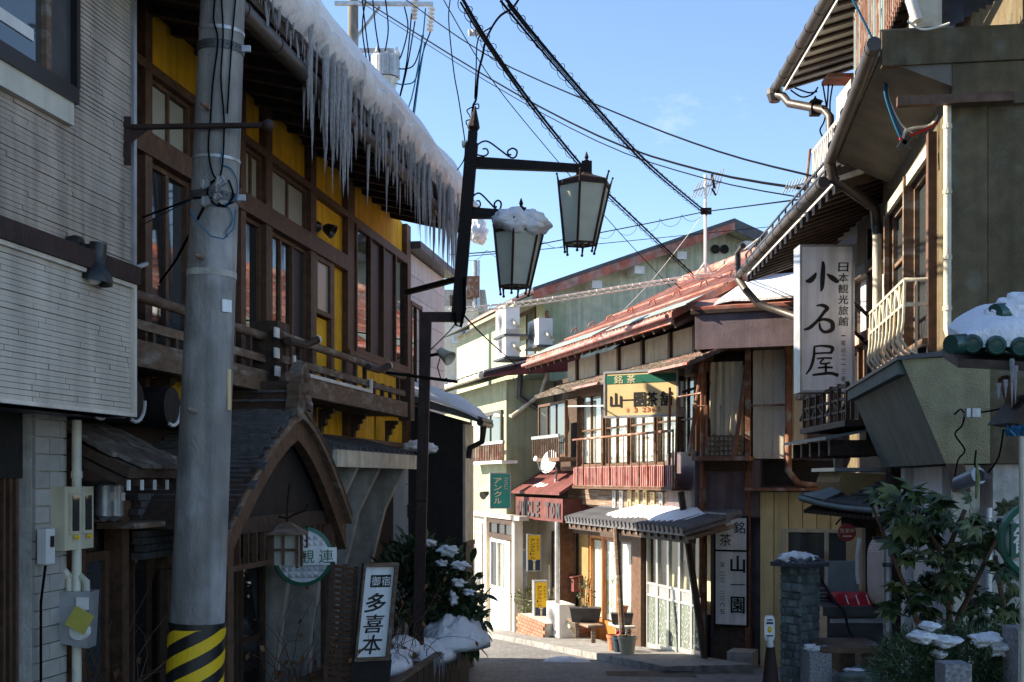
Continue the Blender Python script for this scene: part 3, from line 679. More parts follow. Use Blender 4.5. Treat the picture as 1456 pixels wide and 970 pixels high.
# ---------------------------------------------------------------- snow on the inn roof, with icicles
def roof_snow():
    P, us, ue, ea, ee = INN
    T = thing('roof_snow', 'thick overhanging snow slab on the roof of the yellow inn, fringed with icicles', 'snow', YF.p(YF.u(560, .8), .8, 4.7))
    prof = [(-3.1, 6.50), (-2, 6.12), (-1, 5.82), (0, 5.55), (.45, 5.46), (.75, 5.37), (.97, 5.20), (1.09, 4.99), (1.05, 4.83), (.98, 4.77), (.80, 4.77), (.5, 4.86), (0, 5.0), (-3.1, 6.46)]
    rows = []; n = 150
    for i in range(n + 1):
        t = i / n; u = ea + (ee + .05 - ea) * t; f = 1.0
        d = (ee + .05 - u)
        if d < .9: f = max(.15, math.sqrt(max(0, 1 - (1 - d / .9) ** 2)))
        row = []
        for k, (nn, z) in enumerate(prof):
            wv = noise.noise(V(u * .8, nn * 1.3, 3)) * .045 + noise.noise(V(u * 3, nn * 4, z * 3)) * .006
            if k >= 8: wv *= .4
            zb = 4.77 + (1.06 - nn) * .40 if nn < .8 else 4.77
            zz = zb + (z - zb) * (f if k < 10 else 1)
            row.append(YF.p(u, nn - (1 - f) * .25 + wv * (1 if nn > .4 else 0), zz + wv * .9))
        rows.append(row)
    b = B(); b.grid(rows); i0 = len(b.v); b.poly(rows[0]); b.poly(rows[-1][::-1]); b.sm = True
    o = b.build('snow_slab', 'snow', T)
    # dirty refrozen lip
    rows = []
    for i in range(n + 1):
        u = ea + (ee - .25 - ea) * i / n; wv = noise.noise(V(u * 2.3, 0, 7)) * .05 + noise.noise(V(u * 7, 0, 9)) * .03
        rows.append([YF.p(u, .80, 4.76), YF.p(u, 1.0, 4.72 + wv * .6), YF.p(u, 1.085 + wv * .4, 4.80 + wv), YF.p(u, 1.10 + wv * .3, 4.90 + wv * 1.6), YF.p(u, 1.02, 4.98 + wv * 2)])
    b = B(); b.grid(rows); b.sm = True; b.build('frozen_lip', 'dirty_snow', T)
    # icicles: seven shapes shared by all
    ms = []
    for s in range(7):
        b = B(); prof = []; m = 11; r2 = random.Random(s)
        for k in range(m + 1):
            t = k / m; r = (1 - t) ** (.75 + .12 * (s % 3)) * (1 + .35 * (r2.random() - .5)) + .05; prof.append((r if k < m else .01, -t))
        b.lathe(V(0, 0, 0), prof, 7); b.sm = True; ms.append(b.mesh('icicle', 'ice', Vector()))
    cl = [(432, 444, 9, .62, .95), (446, 461, 8, .45, .85), (462, 500, 44, .55, 1.02), (503, 520, 10, .35, .62), (520, 540, 15, .35, .95), (541, 560, 19, .3, .85), (560, 582, 25, .3, .85), (582, 606, 30, .35, .9), (606, 632, 42, .4, .95), (630, 652, 48, .5, 1.15)]
    for x0, x1, cnt, l0, l1 in cl:
        for i in range(cnt):
            nn = .84 + .24 * rnd.random(); u = YF.u(x0 + (x1 - x0) * rnd.random(), nn); L = l0 + (l1 - l0) * rnd.random() ** 1.5
            if rnd.random() < .3: L *= .4
            r = .010 + .012 * rnd.random() * (L / .8) + (.006 if x0 == 462 else 0)
            part('icicle', ms[rnd.randrange(7)], T, YF.p(u, nn, 4.80 + .03 * rnd.random()), (rnd.gauss(0, .02), rnd.gauss(0, .02), rnd.random() * 6), (r, r, L))
    for i in range(40):                                              # short ones near the pole
        nn = .9 + .12 * rnd.random(); u = YF.u(352 + 82 * rnd.random(), nn); r = .008 + .007 * rnd.random()
        part('icicle', ms[rnd.randrange(7)], T, YF.p(u, nn, 4.79), (0, 0, rnd.random() * 6), (r, r, .1 + .16 * rnd.random()))
roof_snow()
# ---------------------------------------------------------------- porch
def porch():
    F = PF; uL, uA, uR = F.u(318), F.u(424), F.u(492)
    T = thing('porch', 'dark timber entrance porch with a curved gable board and shingled roof', 'porch', F.p(uA, 0, -.5))
    h = uA - uL; h2 = uR - uA
    def curve(t): return 2.12 - .26 * abs(t) - .62 * abs(t) ** 1.7 + (.06 * (abs(t) - .7) if abs(t) > .7 else 0)
    def U(t): return uA + (h * t if t < 0 else h2 * t)
    ts = [-1 + i / 10 for i in range(21)]
    def board(n0, n1, dz0, dz1, nm, m, tl=1.0):
        rows = []
        for t in ts: rows.append([F.p(U(t * tl), n0, curve(t) + dz1), F.p(U(t * tl), n1, curve(t) + dz1), F.p(U(t * tl), n1, curve(t) + dz0 * (1 + .35 * abs(t))), F.p(U(t * tl), n0, curve(t) + dz0 * (1 + .35 * abs(t))), F.p(U(t * tl), n0, curve(t) + dz1)])
        b = B(); b.grid(rows); b.poly(rows[0][:4]); b.poly(rows[-1][:4]); return b.build(nm, m, T)
    board(-.08, .0, -.22, -.05, 'gable_board', 'brown_timber'); board(-.08, .045, -.05, .0, 'gable_moulding', 'worn_timber', 1.03)
    rows = [[F.p(U(t * 1.03), .05, curve(t) + .0), F.p(U(t * 1.03), -.9, curve(t) + .0)] for t in ts]
    b = B(); b.grid(rows, (0, 0, .03)); b.build('roof', 'dark_timber', T)
    sb = B()
    for i in range(34):
        t = -1.02 + i * .0315
        for sgn in (1, -1):
            tt = t * sgn
            if sgn == -1 and i < 2: pass
            n = -.9 + rnd.random() * .1
            while n < (.0 if sgn == 1 else -.12):
                l = .06 + .06 * rnd.random(); t2 = tt + .05 * sgn; j = .008 * rnd.random()
                z1, z2 = curve(tt) + .03, curve(max(-1, min(1, t2))) + .03
                sb.hexa([F.p(U(tt), n, z1), F.p(U(t2), n, z2), F.p(U(t2), n + l - .005, z2), F.p(U(tt), n + l - .005, z1), F.p(U(tt), n, z1 + .026 + j), F.p(U(t2), n, z2 + .006), F.p(U(t2), n + l - .005, z2 + .006), F.p(U(tt), n + l - .005, z1 + .026 + j)]); n += l
    sb.build('shingles', 'slate', T, kind='stuff')
    # ridge box and carved ridge-end ornament
    B().box(F, uA - .12, uA + .12, -1.0, -.05, 2.14, 2.36).build('ridge_box', 'dark_timber', T)
    for z in (2.2, 2.27): B().box(F, uA - .15, uA + .15, -1.0, -.02, z, z + .018).build('ridge_strip', 'slate', T)
    b = B(); pr = [(-.22, 2.06), (-.26, 2.16), (-.20, 2.24), (-.22, 2.32), (-.13, 2.36), (-.12, 2.45), (0, 2.52), (.12, 2.45), (.13, 2.36), (.22, 2.32), (.20, 2.24), (.26, 2.16), (.22, 2.06), (0, 2.13)]
    b.prism([F.p(uA + x * .75, -.04, z) for x, z in pr], F.n * .1); od = b.build('ridge_ornament', 'worn_timber', T)
    for x, z, r in ((0, 2.40, .05), (-.08, 2.30, .045), (.08, 2.30, .045), (0, 2.22, .05), (-.13, 2.18, .04), (.13, 2.18, .04), (0, 2.31, .03)): B().ball(F.p(uA + x * .75, .06, z), r, 8, 5, (.8, .8, 1)).build('carved_boss', 'worn_timber', od)
    # posts, lintel, lattice
    for u in (U(-.82), U(.86)): B().box(F, u - .055, u + .055, -.16, -.06, ground_z(9.5) - .1, curve(.84) - .1).build('post', 'brown_timber', T)
    B().box(F, U(-.8), U(.84), -.15, -.09, 1.20, 1.32).build('lintel', 'dark_timber', T)
    B().prism([F.p(U(t), -.12, curve(t) - .12) for t in [-.8 + .16 * i for i in range(11)]] + [F.p(U(.8), -.12, 1.3), F.p(U(-.8), -.12, 1.3)], F.n * -.03).build('gable_shade_panel', 'black_wall', T)  # black panel stands in for the shade inside the gable
    for k in range(14):
        u = U(-.75) + (U(.8) - U(-.75)) * k / 13; B().box(F, u - .012, u + .012, -.14, -.10, .98, 1.20).build('lattice_bar', 'brown_timber', T)
    B().box(F, U(-.8), U(.84), -.14, -.10, .94, .98).build('lattice_rail', 'brown_timber', T)
    n0 = -.62
    for a, e in ((-.75, -.3), (-.28, .16), (.18, .62)): window(F, T, U(a), U(e), ground_z(9.6), .95, n0 + .05, cols=1, rows=2, fw=.07, name='glass_door', bars=.05, fm='dark_timber')
    B().box(F, U(-.85), U(.9), -.9, -.2, ground_z(10) - .1, ground_z(9.7) + .12).build('step', 'concrete', T)
    q = F.at(452, 730, -.1)
    # hanging lantern with a little roof
    c = ray(408, 781, 9.55)
    L = thing('hanging_lantern', 'small square hanging lantern with a bark roof in front of the round sign', 'lantern', c - V(0, 0, .14))
    b = B(); k = .095
    b.lathe(c + V(0, 0, .12), [(.21, -.005), (.20, .01), (.05, .085), (.02, .09)], 4, (0, 0, 1)); b.build('roof', 'worn_timber', L)
    for sx in (-1, 1):
        for sy in (-1, 1): B().bar(c + V(sx * k, sy * k, -.14), c + V(sx * k, sy * k, .12), .022).build('frame_post', 'brown_timber', L)
    for sx, sy in ((0, -1), (1, 0), (-1, 0), (0, 1)):
        B().hexa([c + V(*(d)) for d in [(sx * k * .9 - sy * k * .85 * (1), sy * k * .9 + sx * k * .85, -.12), (sx * k * .9 + sy * k * .85, sy * k * .9 - sx * k * .85, -.12), (sx * k * .86 + sy * k * .85, sy * k * .86 - sx * k * .85, -.12), (sx * k * .86 - sy * k * .85, sy * k * .86 + sx * k * .85, -.12)] + [(sx * k * .9 - sy * k * .85, sy * k * .9 + sx * k * .85, .11), (sx * k * .9 + sy * k * .85, sy * k * .9 - sx * k * .85, .11), (sx * k * .86 + sy * k * .85, sy * k * .86 - sx * k * .85, .11), (sx * k * .86 - sy * k * .85, sy * k * .86 + sx * k * .85, .11)]]).build('paper_panel', 'frosted', L)
    B().wbox(c.x - k - .01, c.x + k + .01, c.y - k - .012, c.y - k + .012, c.z - .01, c.z + .01).build('cross_bar', 'brown_timber', L)
    B().wbox(c.x - .2 * k, c.x + .2 * k - .02, c.y - k - .011, c.y - k + .011, c.z - .12, c.z + .11).build('cross_bar', 'brown_timber', L)
    t = c + V(0, 0, .21); B().tube([t, t + V(0, .01, .12), t + V(.01, .06, .3)], .008, 6).build('hook', 'black_iron', L)
    B().tube([t + V(-.14, 0, .0), t + V(-.1, 0, .05), t + V(0, 0, .03), t + V(.06, 0, .06), t + V(.14, 0, .09), t + V(.16, 0, .14)], .008, 6).build('twig_ornament', 'black_iron', L)
porch()
def round_sign(cx, cy, Y, rpx, nm_label, plate, F, txt, half=False):
    c = ray(cx, cy, Y); r = rpx / FPX * Y; n = F; ex = V(-n.y, n.x, 0); ez = UP
    if ex.x < 0: ex = -ex
    T = thing('round_sign', nm_label, 'sign', c - V(0, 0, r))
    B().lathe(c, [(r * .88, -.06), (r, -.06), (r * 1.02, -.02), (r * 1.0, .025), (r * .88, .03), (r * .86, -.05)], 36, n).build('rim', 'sign_green', T)
    B().lathe(c, [(r * .9, -.05), (r * .88, .016)], 36, n).build('backing', 'sign_white', T)
    # quilted face: small pyramids
    b = B(); s = r * .21; k = -5
    for i in range(-5, 6):
        for j in range(-5, 6):
            m = c + ex * (i * s) + ez * (j * s) + n * .017
            if math.hypot(i * s, j * s) > r * .80: continue
            q = [m + ex * s * .48 * a + ez * s * .48 * e for a, e in ((-1, -1), (1, -1), (1, 1), (-1, 1))]; tp = m + n * .03
            for z in range(4): b.poly([q[z], q[(z + 1) % 4], tp])
    b.build('quilted_face', 'sign_white', T, kind='stuff')
    x0, x1, h = plate
    pc = c + n * .05; B().hexa([pc + ex * a + ez * e + n * d for d in (-.03, .02) for a, e in ((x0, -h), (x1, -h), (x1, h), (x0, h))]).build('name_plate', 'sign_green' if half else 'sign_white', T)
    b = B()
    for ch, x in txt: write(b, ch, pc + ex * x + n * .024, ex, ez, h * 1.6, h * 1.7, .008)
    b.build('lettering', 'ink_green' if not half else 'sign_white', T)
    return T, c, ex
nsg = V(.35, -1, 0).normalized()
round_sign(431, 791, 10.3, 42, 'round green rimmed sign with quilted white face and two green characters, at the porch', (-.14, .27, .072), nsg, [('観', .02), ('連', .18)])
# ================================================================ concrete utility pole (left foreground)
def utility_pole():
    Y = 7.3; b0 = ray(277, 970, Y); t0 = ray(317, 0, Y); ax = (t0 - b0).normalized()
    base = b0 - ax * ((b0.z + .7) / ax.z); L = 10.5
    T = thing('utility_pole', 'large concrete utility pole with a black and yellow striped guard, near the yellow inn', 'utility pole', base)
    def at(y): return ray(277 + (970 - y) * 40 / 970, y, Y)
    def rad(y): return (78 - 16 * (970 - y) / 970) / 2 / FPX * Y
    top = base + ax * L
    B().tube([base, at(970), at(725), at(723), at(0), top], [rad(1040), rad(970), rad(725), rad(723), rad(0), rad(0) - .03], 32).build('shaft', 'concrete_pole', T)
    for y, m, w_ in ((48, 'galvanised', 5), (229, 'galvanised', 4), (391, 'concrete', 9)):
        B().tube([at(y + w_ / 2), at(y - w_ / 2)], rad(y) + .004, 32).build('steel_band', m, T)
    for y in (72, 283):                                              # perforated straps with a clamp
        st = B().tube([at(y + 6), at(y - 6)], rad(y) + .006, 32).build('perforated_strap', 'dark_metal', T)
        hb = B()
        for k in range(30):
            a = math.pi * 2 * k / 30; q = at(y) + V(math.cos(a), math.sin(a), 0) * (rad(y) + .004); hb.ball(q, .0065, 6, 4)
        hb.build('strap_hole', 'plastic_black', st)
        q = at(y) + V(rad(y), -.03, 0); B().wbox(q.x, q.x + .05, q.y - .01, q.y + .01, q.z - .018, q.z + .018).build('clamp', 'galvanised', st)
    # painted hazard sleeve: black with slanting yellow bands, wrapped round the pole
    y0, y1 = 1040, 884
    B().tube([at(y0), at(y1)], [rad(y0) + .004, rad(y1) + .004], 40).build('guard_sleeve', 'plastic_black', T)
    B().tube([at(890), at(884)], [rad(884) + .008] * 2, 32).build('guard_strap', 'plastic_black', T)
    h = (at(y1) - at(y0)).length
    for k in range(-6, 9):
        rows = []
        for i in range(29):
            a = R(-165 + 330 * i / 28)                                # measured from the -Y side
            row = []
            for e in (0, 1):
                zz = -.28 + k * .155 + e * .078 + .21 * math.tan(R(32)) * (a + math.pi) * .62
                zz = min(max(zz, .0), h - .035); p = at(y0) + ax * zz; r = rad(960) + .0065
                row.append(p + V(math.sin(a) * r, -math.cos(a) * r, 0))
            rows.append(row)
        zs = [(r_[1] - r_[0]).length for r_ in rows]
        b = B()
        for i in range(28):
            if zs[i] > .002 or zs[i + 1] > .002: b.poly([rows[i][0], rows[i + 1][0], rows[i + 1][1], rows[i][1]])
        if b.f: b.sm = True; b.build('yellow_band', 'sign_yellow', T)
    # step bolts, small plates
    for x, y in ((293, 165), (285, 374), (276, 587)):
        p = at(y) + V(-.02, -rad(y), 0); s = B(); s.tube([p + V(0, .05, 0), p + V(-.004, -.05, .004)], .014, 8); s.tube([p + V(-.004, -.05, .004), p + V(-.03, -.07, .012)], .011, 8); s.build('step_bolt', 'rust_paint', T)
    for x, y, w_, hh, m in ((327, 438, .034, .036, 'sign_white'), (328, 555, .016, .12, 'sign_cream')):
        q = at(y) + V((x - 277 - (970 - y) * 40 / 970) / FPX * Y, 0, 0); dx = q.x - at(y).x; dy = -math.sqrt(max(0, rad(y) ** 2 - dx ** 2)) - .004
        a = math.atan2(dy, dx); e = V(-math.sin(a), math.cos(a), 0); c = at(y) + V(math.cos(a), math.sin(a), 0) * (rad(y) + .004); nn = V(math.cos(a), math.sin(a), 0)
        B().hexa([c + e * s1 * w_ + UP * s2 * hh + nn * d for d in (-.004, .004) for s1, s2 in ((-1, -1), (1, -1), (1, 1), (-1, 1))]).build('small_plate', m, T)
    # cables down the pole, junction of clamps
    C = thing('pole_cables', 'tangle of black and blue cables with connectors strapped to the concrete pole', 'cables', at(300) + V(.05, -rad(300) - .03, -.1))
    def surf(x, y, o=.012):
        cx = 277 + (970 - y) * 40 / 970; dx = (x - cx) / FPX * Y; r = rad(y) + o; dx = max(-r * .98, min(r * .98, dx)); return at(y) + V(dx, -math.sqrt(r * r - dx * dx), 0)
    for pts, m in (([(315, 0), (312, 40), (318, 70), (311, 130), (308, 180), (305, 220), (311, 255), (322, 268)], 'wire_black'), ([(322, 0), (325, 60), (322, 120), (326, 180), (324, 240), (320, 262)], 'wire_black'), ([(341, 0), (335, 80), (330, 170)], 'wire_black'),
                   ([(326, 215), (322, 240), (334, 246), (340, 262), (338, 285), (325, 298)], 'wire_blue'), ([(310, 300), (330, 300), (335, 318), (328, 335), (330, 342)], 'wire_blue'), ([(322, 262), (309, 268), (304, 285), (318, 300), (336, 292)], 'wire_black'), ([(318, 296), (327, 300), (336, 282), (331, 262)], 'wire_black')):
        B().tube(sp([surf(x, y) for x, y in pts]), .0055 if m == 'wire_black' else .004, 6).build('cable', m, C)
    for k in range(9):
        x, y = rnd.uniform(300, 328), rnd.uniform(258, 305); q = surf(x, y, .03); b = B(); b.bar(q + V(-.02, 0, -.008), q + V(.018, -.01, .012), .022, .03); b.tube([q + V(-.02, -.02, -.01), q + V(-.01, -.025, .02)], .009, 6); b.build('connector', 'grey_metal', C)
    q = surf(302, 283, .012); e = GF.p(GF.u(189), .03, 3.2)
    for m, z, r in (('wire_black', .0, .006), ('wire_blue', -.05, .004)):
        a1 = YF.p(YF.u(192), .05, 3.36 + z); B().tube([surf(310, 290 - z * 40), surf(286, 288), q.lerp(a1, .3) + V(-.05, 0, -.02), a1], r).build('cable', m, C)
    a2 = YF.p(YF.u(208), .1, 2.95); b = B(); b.tube([surf(300, 300), surf(290, 318), (surf(285, 330)).lerp(a2, .5) + V(0, 0, -.02), a2], .008); b.build('cable', 'wire_black', C)
    lp = surf(290, 300); pts = [ray(x, y, Y - .2) for x, y in ((270, 298), (283, 318), (300, 336), (318, 340), (332, 325), (335, 298))]; B().tube(pts, .004).build('cable', 'wire_blue', C)
utility_pole()
# ================================================================ street lamp with two lanterns
def lantern(name, label, c, h, tilt=.07):
    """six-sided tapering lantern hung under an arm; c = centre of its top plate"""
    T = thing(name, label, 'lantern', c - V(0, 0, h))
    rt, rb = h * .325, h * .20; zt, zb = -.12 * h, -.88 * h; off = R(18)
    def P(k, r, z): a = off + k * math.pi / 3; return c + V(math.cos(a) * r + tilt * z, math.sin(a) * r, z)
    rf = B(); rf.lathe(c, [(.02, .0), (h * .09, -.005), (h * .12, -.035 * h), (rt * 1.03, zt + .01), (rt * 1.03, zt - .02), (rt * .3, zt - .022)], 6); rf2 = B()
    i = rf.v; bb = B(); 
    for z0, r0, z1, r1 in ((0.0, h * .09, -.03 * h, h * .13), (-.03 * h, h * .13, zt + .012, rt * 1.02), (zt + .012, rt * 1.02, zt - .022, rt * 1.02)):
        for k in range(6): bb.poly([P(k, r0, z0), P(k + 1, r0, z0), P(k + 1, r1, z1), P(k, r1, z1)])
    bb.poly([P(k, rt * 1.02, zt - .022) for k in range(6)]); bb.poly([P(k, h * .09, 0) for k in range(6)]); bb.build('roof', 'brown_iron', T)
    for k in range(6):
        B().tube([P(k, rt * 1.14, zt + .09 * h), P(k, rt * 1.06, zt + .0), P(k, rb * 1.06, zb), P(k, rb * .97, zb - .10 * h)], [.006, .012, .012, .008], 6).build('corner_post', 'brown_iron', T)
        f = B(); f.ball(P(k, rb * .97, zb - .10 * h), .015, 8, 5); f.ball(P(k, rt * 1.14, zt + .09 * h), .012, 8, 5); f.build('finial', 'brown_iron', T)
        q = B(); a, b_, cc, d = P(k, rt * .96, zt - .03), P(k + 1, rt * .96, zt - .03), P(k + 1, rb * .96, zb + .01), P(k, rb * .96, zb + .01); m = ((a + b_ + cc + d) / 4 - c); m.z = 0; m = m.normalized() * .006
        q.prism([a, b_, cc, d], m); q.build('glass_pane', 'lamp_glass', T)
        for r, z in ((rt, zt - .03), (rb, zb + .005)): B().bar(P(k, r, z), P(k + 1, r, z), .018).build('frame_bar', 'brown_iron', T)
    b = B(); b.tube([c + V(0, 0, zb * .5), c + V(0, 0, zt)], .02, 8); b.build('lamp_holder', 'white_paint', T)
    B().ball(c + V(0, 0, zb * .55), .05, 10, 8, (1, 1, 1.4)).build('bulb', 'bulb', T)
    for k in range(6): B().bar(P(k, rb, zb), c + V(0, 0, zb), .012).build('bottom_bar', 'brown_iron', T)
    return T
def street_lamp():
    Y = 12.0; K = lambda x, y, d=0: ray(x, y, Y + d)
    base = K(592, 905); base.z = ground_z(Y) - .1
    T = thing('street_lamp', 'dark brown bent lamp post with two scrolled arms, in the planter by the inn', 'street lamp', base)
    b = B(); b.bar(base + V(.0, 0, 0), K(606, 447), .105, .105); b.build('lower_post', 'brown_iron', T)
    b = B(); b.bar(K(599, 451), K(652, 451), .09, .09); b.build('offset_arm', 'brown_iron', T)
    b = B(); b.bar(K(650, 458), K(671, 205), .12, .12); b.build('upper_post', 'black_iron', T)
    B().bar(K(671, 207), K(672.5, 188), .09, .09).build('collar', 'black_iron', T)
    f = B(); s0, s1, s2 = K(672.5, 190), K(674, 182), K(675, 162); f.lathe(s0, [(.03, 0), (.062, .06), (.05, .11), (.004, .27)], 8, (s2 - s0)); f.build('finial', 'black_iron', T)
    for (xa, ya, xb, yb, w_) in ((672, 229, 838, 239, .075), (666, 301, 745, 305, .075)):
        B().prism([K(xa, ya - 7), K(xb, yb - 5), K(xb, yb + 5), K(xa, ya + 9)], (0, .07, 0)).build('arm', 'black_iron', T)
        m = K(xb - 4, yb, .035); h = B(); h.bar(m + V(0, 0, -.11), m + V(0, 0, .06), .10, .10); h.bar(m + V(-.1, 0, -.01), m + V(.02, 0, -.01), .09, .085); h.build('arm_hub', 'black_iron', T)
        B().lathe(m + V(0, 0, .05), [(.02, 0), (.03, .02), (.012, .035), (.022, .055), (.004, .11)], 10).build('finial', 'black_iron', T)
    # scrolls
    for ox, oy, kx in ((0, 0, 1), (-6, 74, .72)):
        def q(pts, r): B().tube(sp([K(x, y) for x, y in pts], 5), r, 6).build('scroll', 'black_iron', T)
        sx = lambda x: 676 + ox + (x - 676) * kx
        q([(sx(676), 226 + oy), (sx(678), 208 + oy), (sx(688), 201 + oy), (sx(697), 203 + oy), (sx(712), 214 + oy), (sx(726), 224 + oy), (sx(733), 223 + oy), (sx(735), 215 + oy), (sx(729), 211 + oy), (sx(722), 215 + oy), (sx(723), 220 + oy), (sx(727), 220 + oy)], .009)
        q([(sx(678), 220 + oy), (sx(688), 222 + oy), (sx(694), 218 + oy), (sx(692), 212 + oy), (sx(686), 212 + oy)], .008)
    # brackets, little box, cross bars
    bx = K(584, 726, -.08); B().wbox(bx.x - .03, bx.x + .05, bx.y - .04, bx.y + .04, bx.z - .07, bx.z + .06).build('junction_box', 'black_iron', T)
    B().bar(K(588, 712), K(608, 712), .12, .02).build('strap', 'black_iron', T)
    B().bar(K(550, 530, .1), K(650, 543, -.2), .03).build('cross_bar', 'black_iron', T)
    B().bar(K(654, 396), K(578, 416, .5), .05).build('brace', 'black_iron', T)
    # lanterns are things of their own, hanging under the arms
    up = K(832, 247, .035); lo = K(739, 314, .035)
    lantern('lantern', 'upper and larger seeming lantern on the long arm of the street lamp, clear of snow', up, .79)
    lantern('lantern', 'lower lantern on the short arm of the street lamp with a cap of snow', lo, .74)
    S2 = B(); c = lo + V(0, 0, -.03)
    for dx, dy, dz, r in ((-.07, -.12, .0, .16), (-.12, -.04, .0, .14), (.12, -.10, .0, .14), (.19, -.02, -.02, .11), (.02, .1, .0, .15), (-.04, -.16, -.05, .12), (.13, -.16, -.06, .10)): S2.ball(c + V(dx, dy, dz), r, 14, 10, (1.1, 1.05, .75), .3)
    S2.build('snow_heap', 'snow', label='lumpy snow heap sitting on the lower lantern of the street lamp', cat='snow')
    # loudspeaker-like flood lamp on the lower post
    c = K(634, 506, -.1); L = thing('flood_lamp', 'small pale flood lamp clamped to the lower lamp post', 'lamp', c)
    h = B(); h.lathe(c, [(.02, -.10), (.045, -.09), (.05, -.02), (.075, .06), (.072, .06), (.03, .0)], 16, V(.75, -.45, -.55)); h.sm = True; h.build('shade', 'cream_paint', L)
    B().tube([K(604, 507), c + V(-.06, 0, .02)], .016).build('arm', 'black_iron', L)
    B().tube([c + V(-.05, 0, 0), K(622, 522, -.1), K(627, 540, -.1), K(636, 538, -.1)], .006).build('cable', 'wire_black', L)
    B().tube([K(612, 498), K(640, 470, .2), K(652, 455)], .006).build('stay', 'wire_black', L)
    # drop wires and loops on top
    C = thing('lamp_cables', 'black drop cables looping down to the tip of the street lamp', 'cables', K(675, 175))
    for pts, r in (([(737, 0), (728, 12), (712, 22), (700, 38), (690, 60), (686, 80), (680, 105), (677, 140), (673, 150), (671, 168)], .012), ([(700, 38), (680, 55), (677, 100), (675, 140)], .007), ([(640, 0), (638, 30), (645, 100), (652, 140), (658, 180), (661, 203), (660, 226), (650, 242)], .006), ([(672, 150), (680, 148), (680, 155), (673, 152), (664, 157), (667, 163), (671, 172)], .006), ([(671, 170), (663, 172), (665, 179), (672, 178)], .006)):
        B().tube(sp([K(x, y, .3 * (200 - min(y, 200)) / 200 - .02) for x, y in pts]), r, 6).build('cable', 'wire_black', C)
    for x, y in ((670, 47), (679, 47), (661, 205)):
        h = B(); q = K(x, y, -.02 + .23 * (y < 100)); h.lathe(q, [(.02, -.03), (.04, -.02), (.025, 0), (.04, .02), (.02, .03)], 10, (1, 0, .1)); h.build('insulator', 'porcelain', C)
    for a, b_ in (((655, 455), (650, 392)), ((657, 400), (655, 458))): pass
    B().tube([K(660, 395, -.1), K(661, 440, -.1), K(655, 465, -.1), K(648, 462, -.1), K(646, 445, -.1)], .014, 8).build('cable', 'wire_black', C)
street_lamp()
# ================================================================ standing sign and louvred screen
def standing_sign():
    Y = 9.9; n = V(.30, -1, 0).normalized(); ex = V(-n.y, n.x, 0); lean = V(.10, 0, 1).normalized()
    a = ray(507, 935, Y); w_ = .235; h = .73; ez = lean
    T = thing('standing_sign', 'leaning white signboard with black brush characters in a weathered frame on a dark stand', 'sign', a + V(.1, 0, -.5))
    def q(u, v, d): return a + ex * u + ez * v + n * d
    def bx(u0, u1, v0, v1, d0, d1): return B().hexa([q(u, v, d) for d in (d0, d1) for u, v in ((u0, v0), (u1, v0), (u1, v1), (u0, v1))])
    bx(0, w_, 0, h, -.03, .0).build('panel', 'sign_white', T)
    bx(-.02, 0, -.03, h + .03, -.06, .03).build('frame_side', 'worn_timber', T); bx(w_, w_ + .03, -.03, h + .03, -.06, .035).build('frame_side', 'worn_timber', T)
    bx(0, w_, h, h + .03, -.06, .03).build('frame_rail', 'worn_timber', T); bx(0, w_, -.03, 0, -.06, .03).build('frame_rail', 'worn_timber', T)
    bx(-.03, w_ + .06, -.75, -.035, -.10, -.02).build('stand', 'black_wall', T)
    bx(w_ + .02, w_ + .07, -.75, 0, -.3, -.1).build('strut', 'dark_timber', T)
    b = B()
    for ch, v, s in (('多', .44, .155), ('喜', .27, .15), ('本', .10, .155)): write(b, ch, q(w_ * .48, v, .004), ex, ez, s, s * 1.05, .010, .12, .012, True, .011)
    b.build('lettering', 'ink', T)
    bx(w_ * .22, w_ * .92, .565, .665, .0, .004).build('dark_label', 'ink', T)
    b = B()
    for ch, u in (('御', .40), ('宿', .75)): write(b, ch, q(w_ * u, .615, .008), ex, ez, .075, .07, .004)
    b.build('label_lettering', 'sign_white', T)
    T = thing('louvre_screen', 'brown louvred timber screen leaning beside the white standing sign', 'screen', ray(470, 1000, 9.75))
    c0, c1 = ray(462, 985, 9.6), ray(496, 985, 9.95); tp = V(.06, 0, 1.0)
    e = (c1 - c0); L = 1.02
    for k in (0, .5, 1): B().bar(c0 + e * k, c0 + e * k + tp * L, .035).build('stile', 'dark_timber', T)
    for k in range(22):
        z = .02 + k * L / 22; B().bar(c0 + tp * z, c1 + tp * z, .035, .022, up=(.5, .3, 1)).build('louvre', 'brown_timber', T)
standing_sign()
# ================================================================ planter, snow, bushes on the left
def leaf_mesh(nm, m, L, w_, kind=0):
    b = B()
    if kind == 0:                                                    # long pointed leaf with a fold
        n = 5; l, c, r = [], [], []
        for k in range(n + 1):
            t = k / n; ww = w_ * math.sin(math.pi * min(1, t * .92 + .06)) ** .8; z = -.25 * L * t * t
            l.append(V(-ww, t * L, z + ww * .35)); c.append(V(0, t * L, z)); r.append(V(ww, t * L, z + ww * .35))
        b.grid([l, c, r])
    else:                                                            # lobed hand-shaped leaf
        lob = 7; ctr = V(0, .25 * L, 0)
        for k in range(lob):
            a = R(-120 + 240 * k / (lob - 1)); rr = L * (.72 - .2 * abs(k - 3) / 3); d = V(math.sin(a), math.cos(a), 0); s = V(d.y, -d.x, 0)
            tip = ctr + d * rr + V(0, 0, -.30 * rr); md = ctr + d * rr * .55 + V(0, 0, .03)
            b.poly([ctr, md - s * w_ * .8 + V(0, 0, -.02), tip, md]); b.poly([ctr, md, tip, md + s * w_ * .8 + V(0, 0, -.02)])
        b.tube([V(0, -L * .5, .02), ctr], .004, 4)
    return b.mesh(nm, m, Vector())
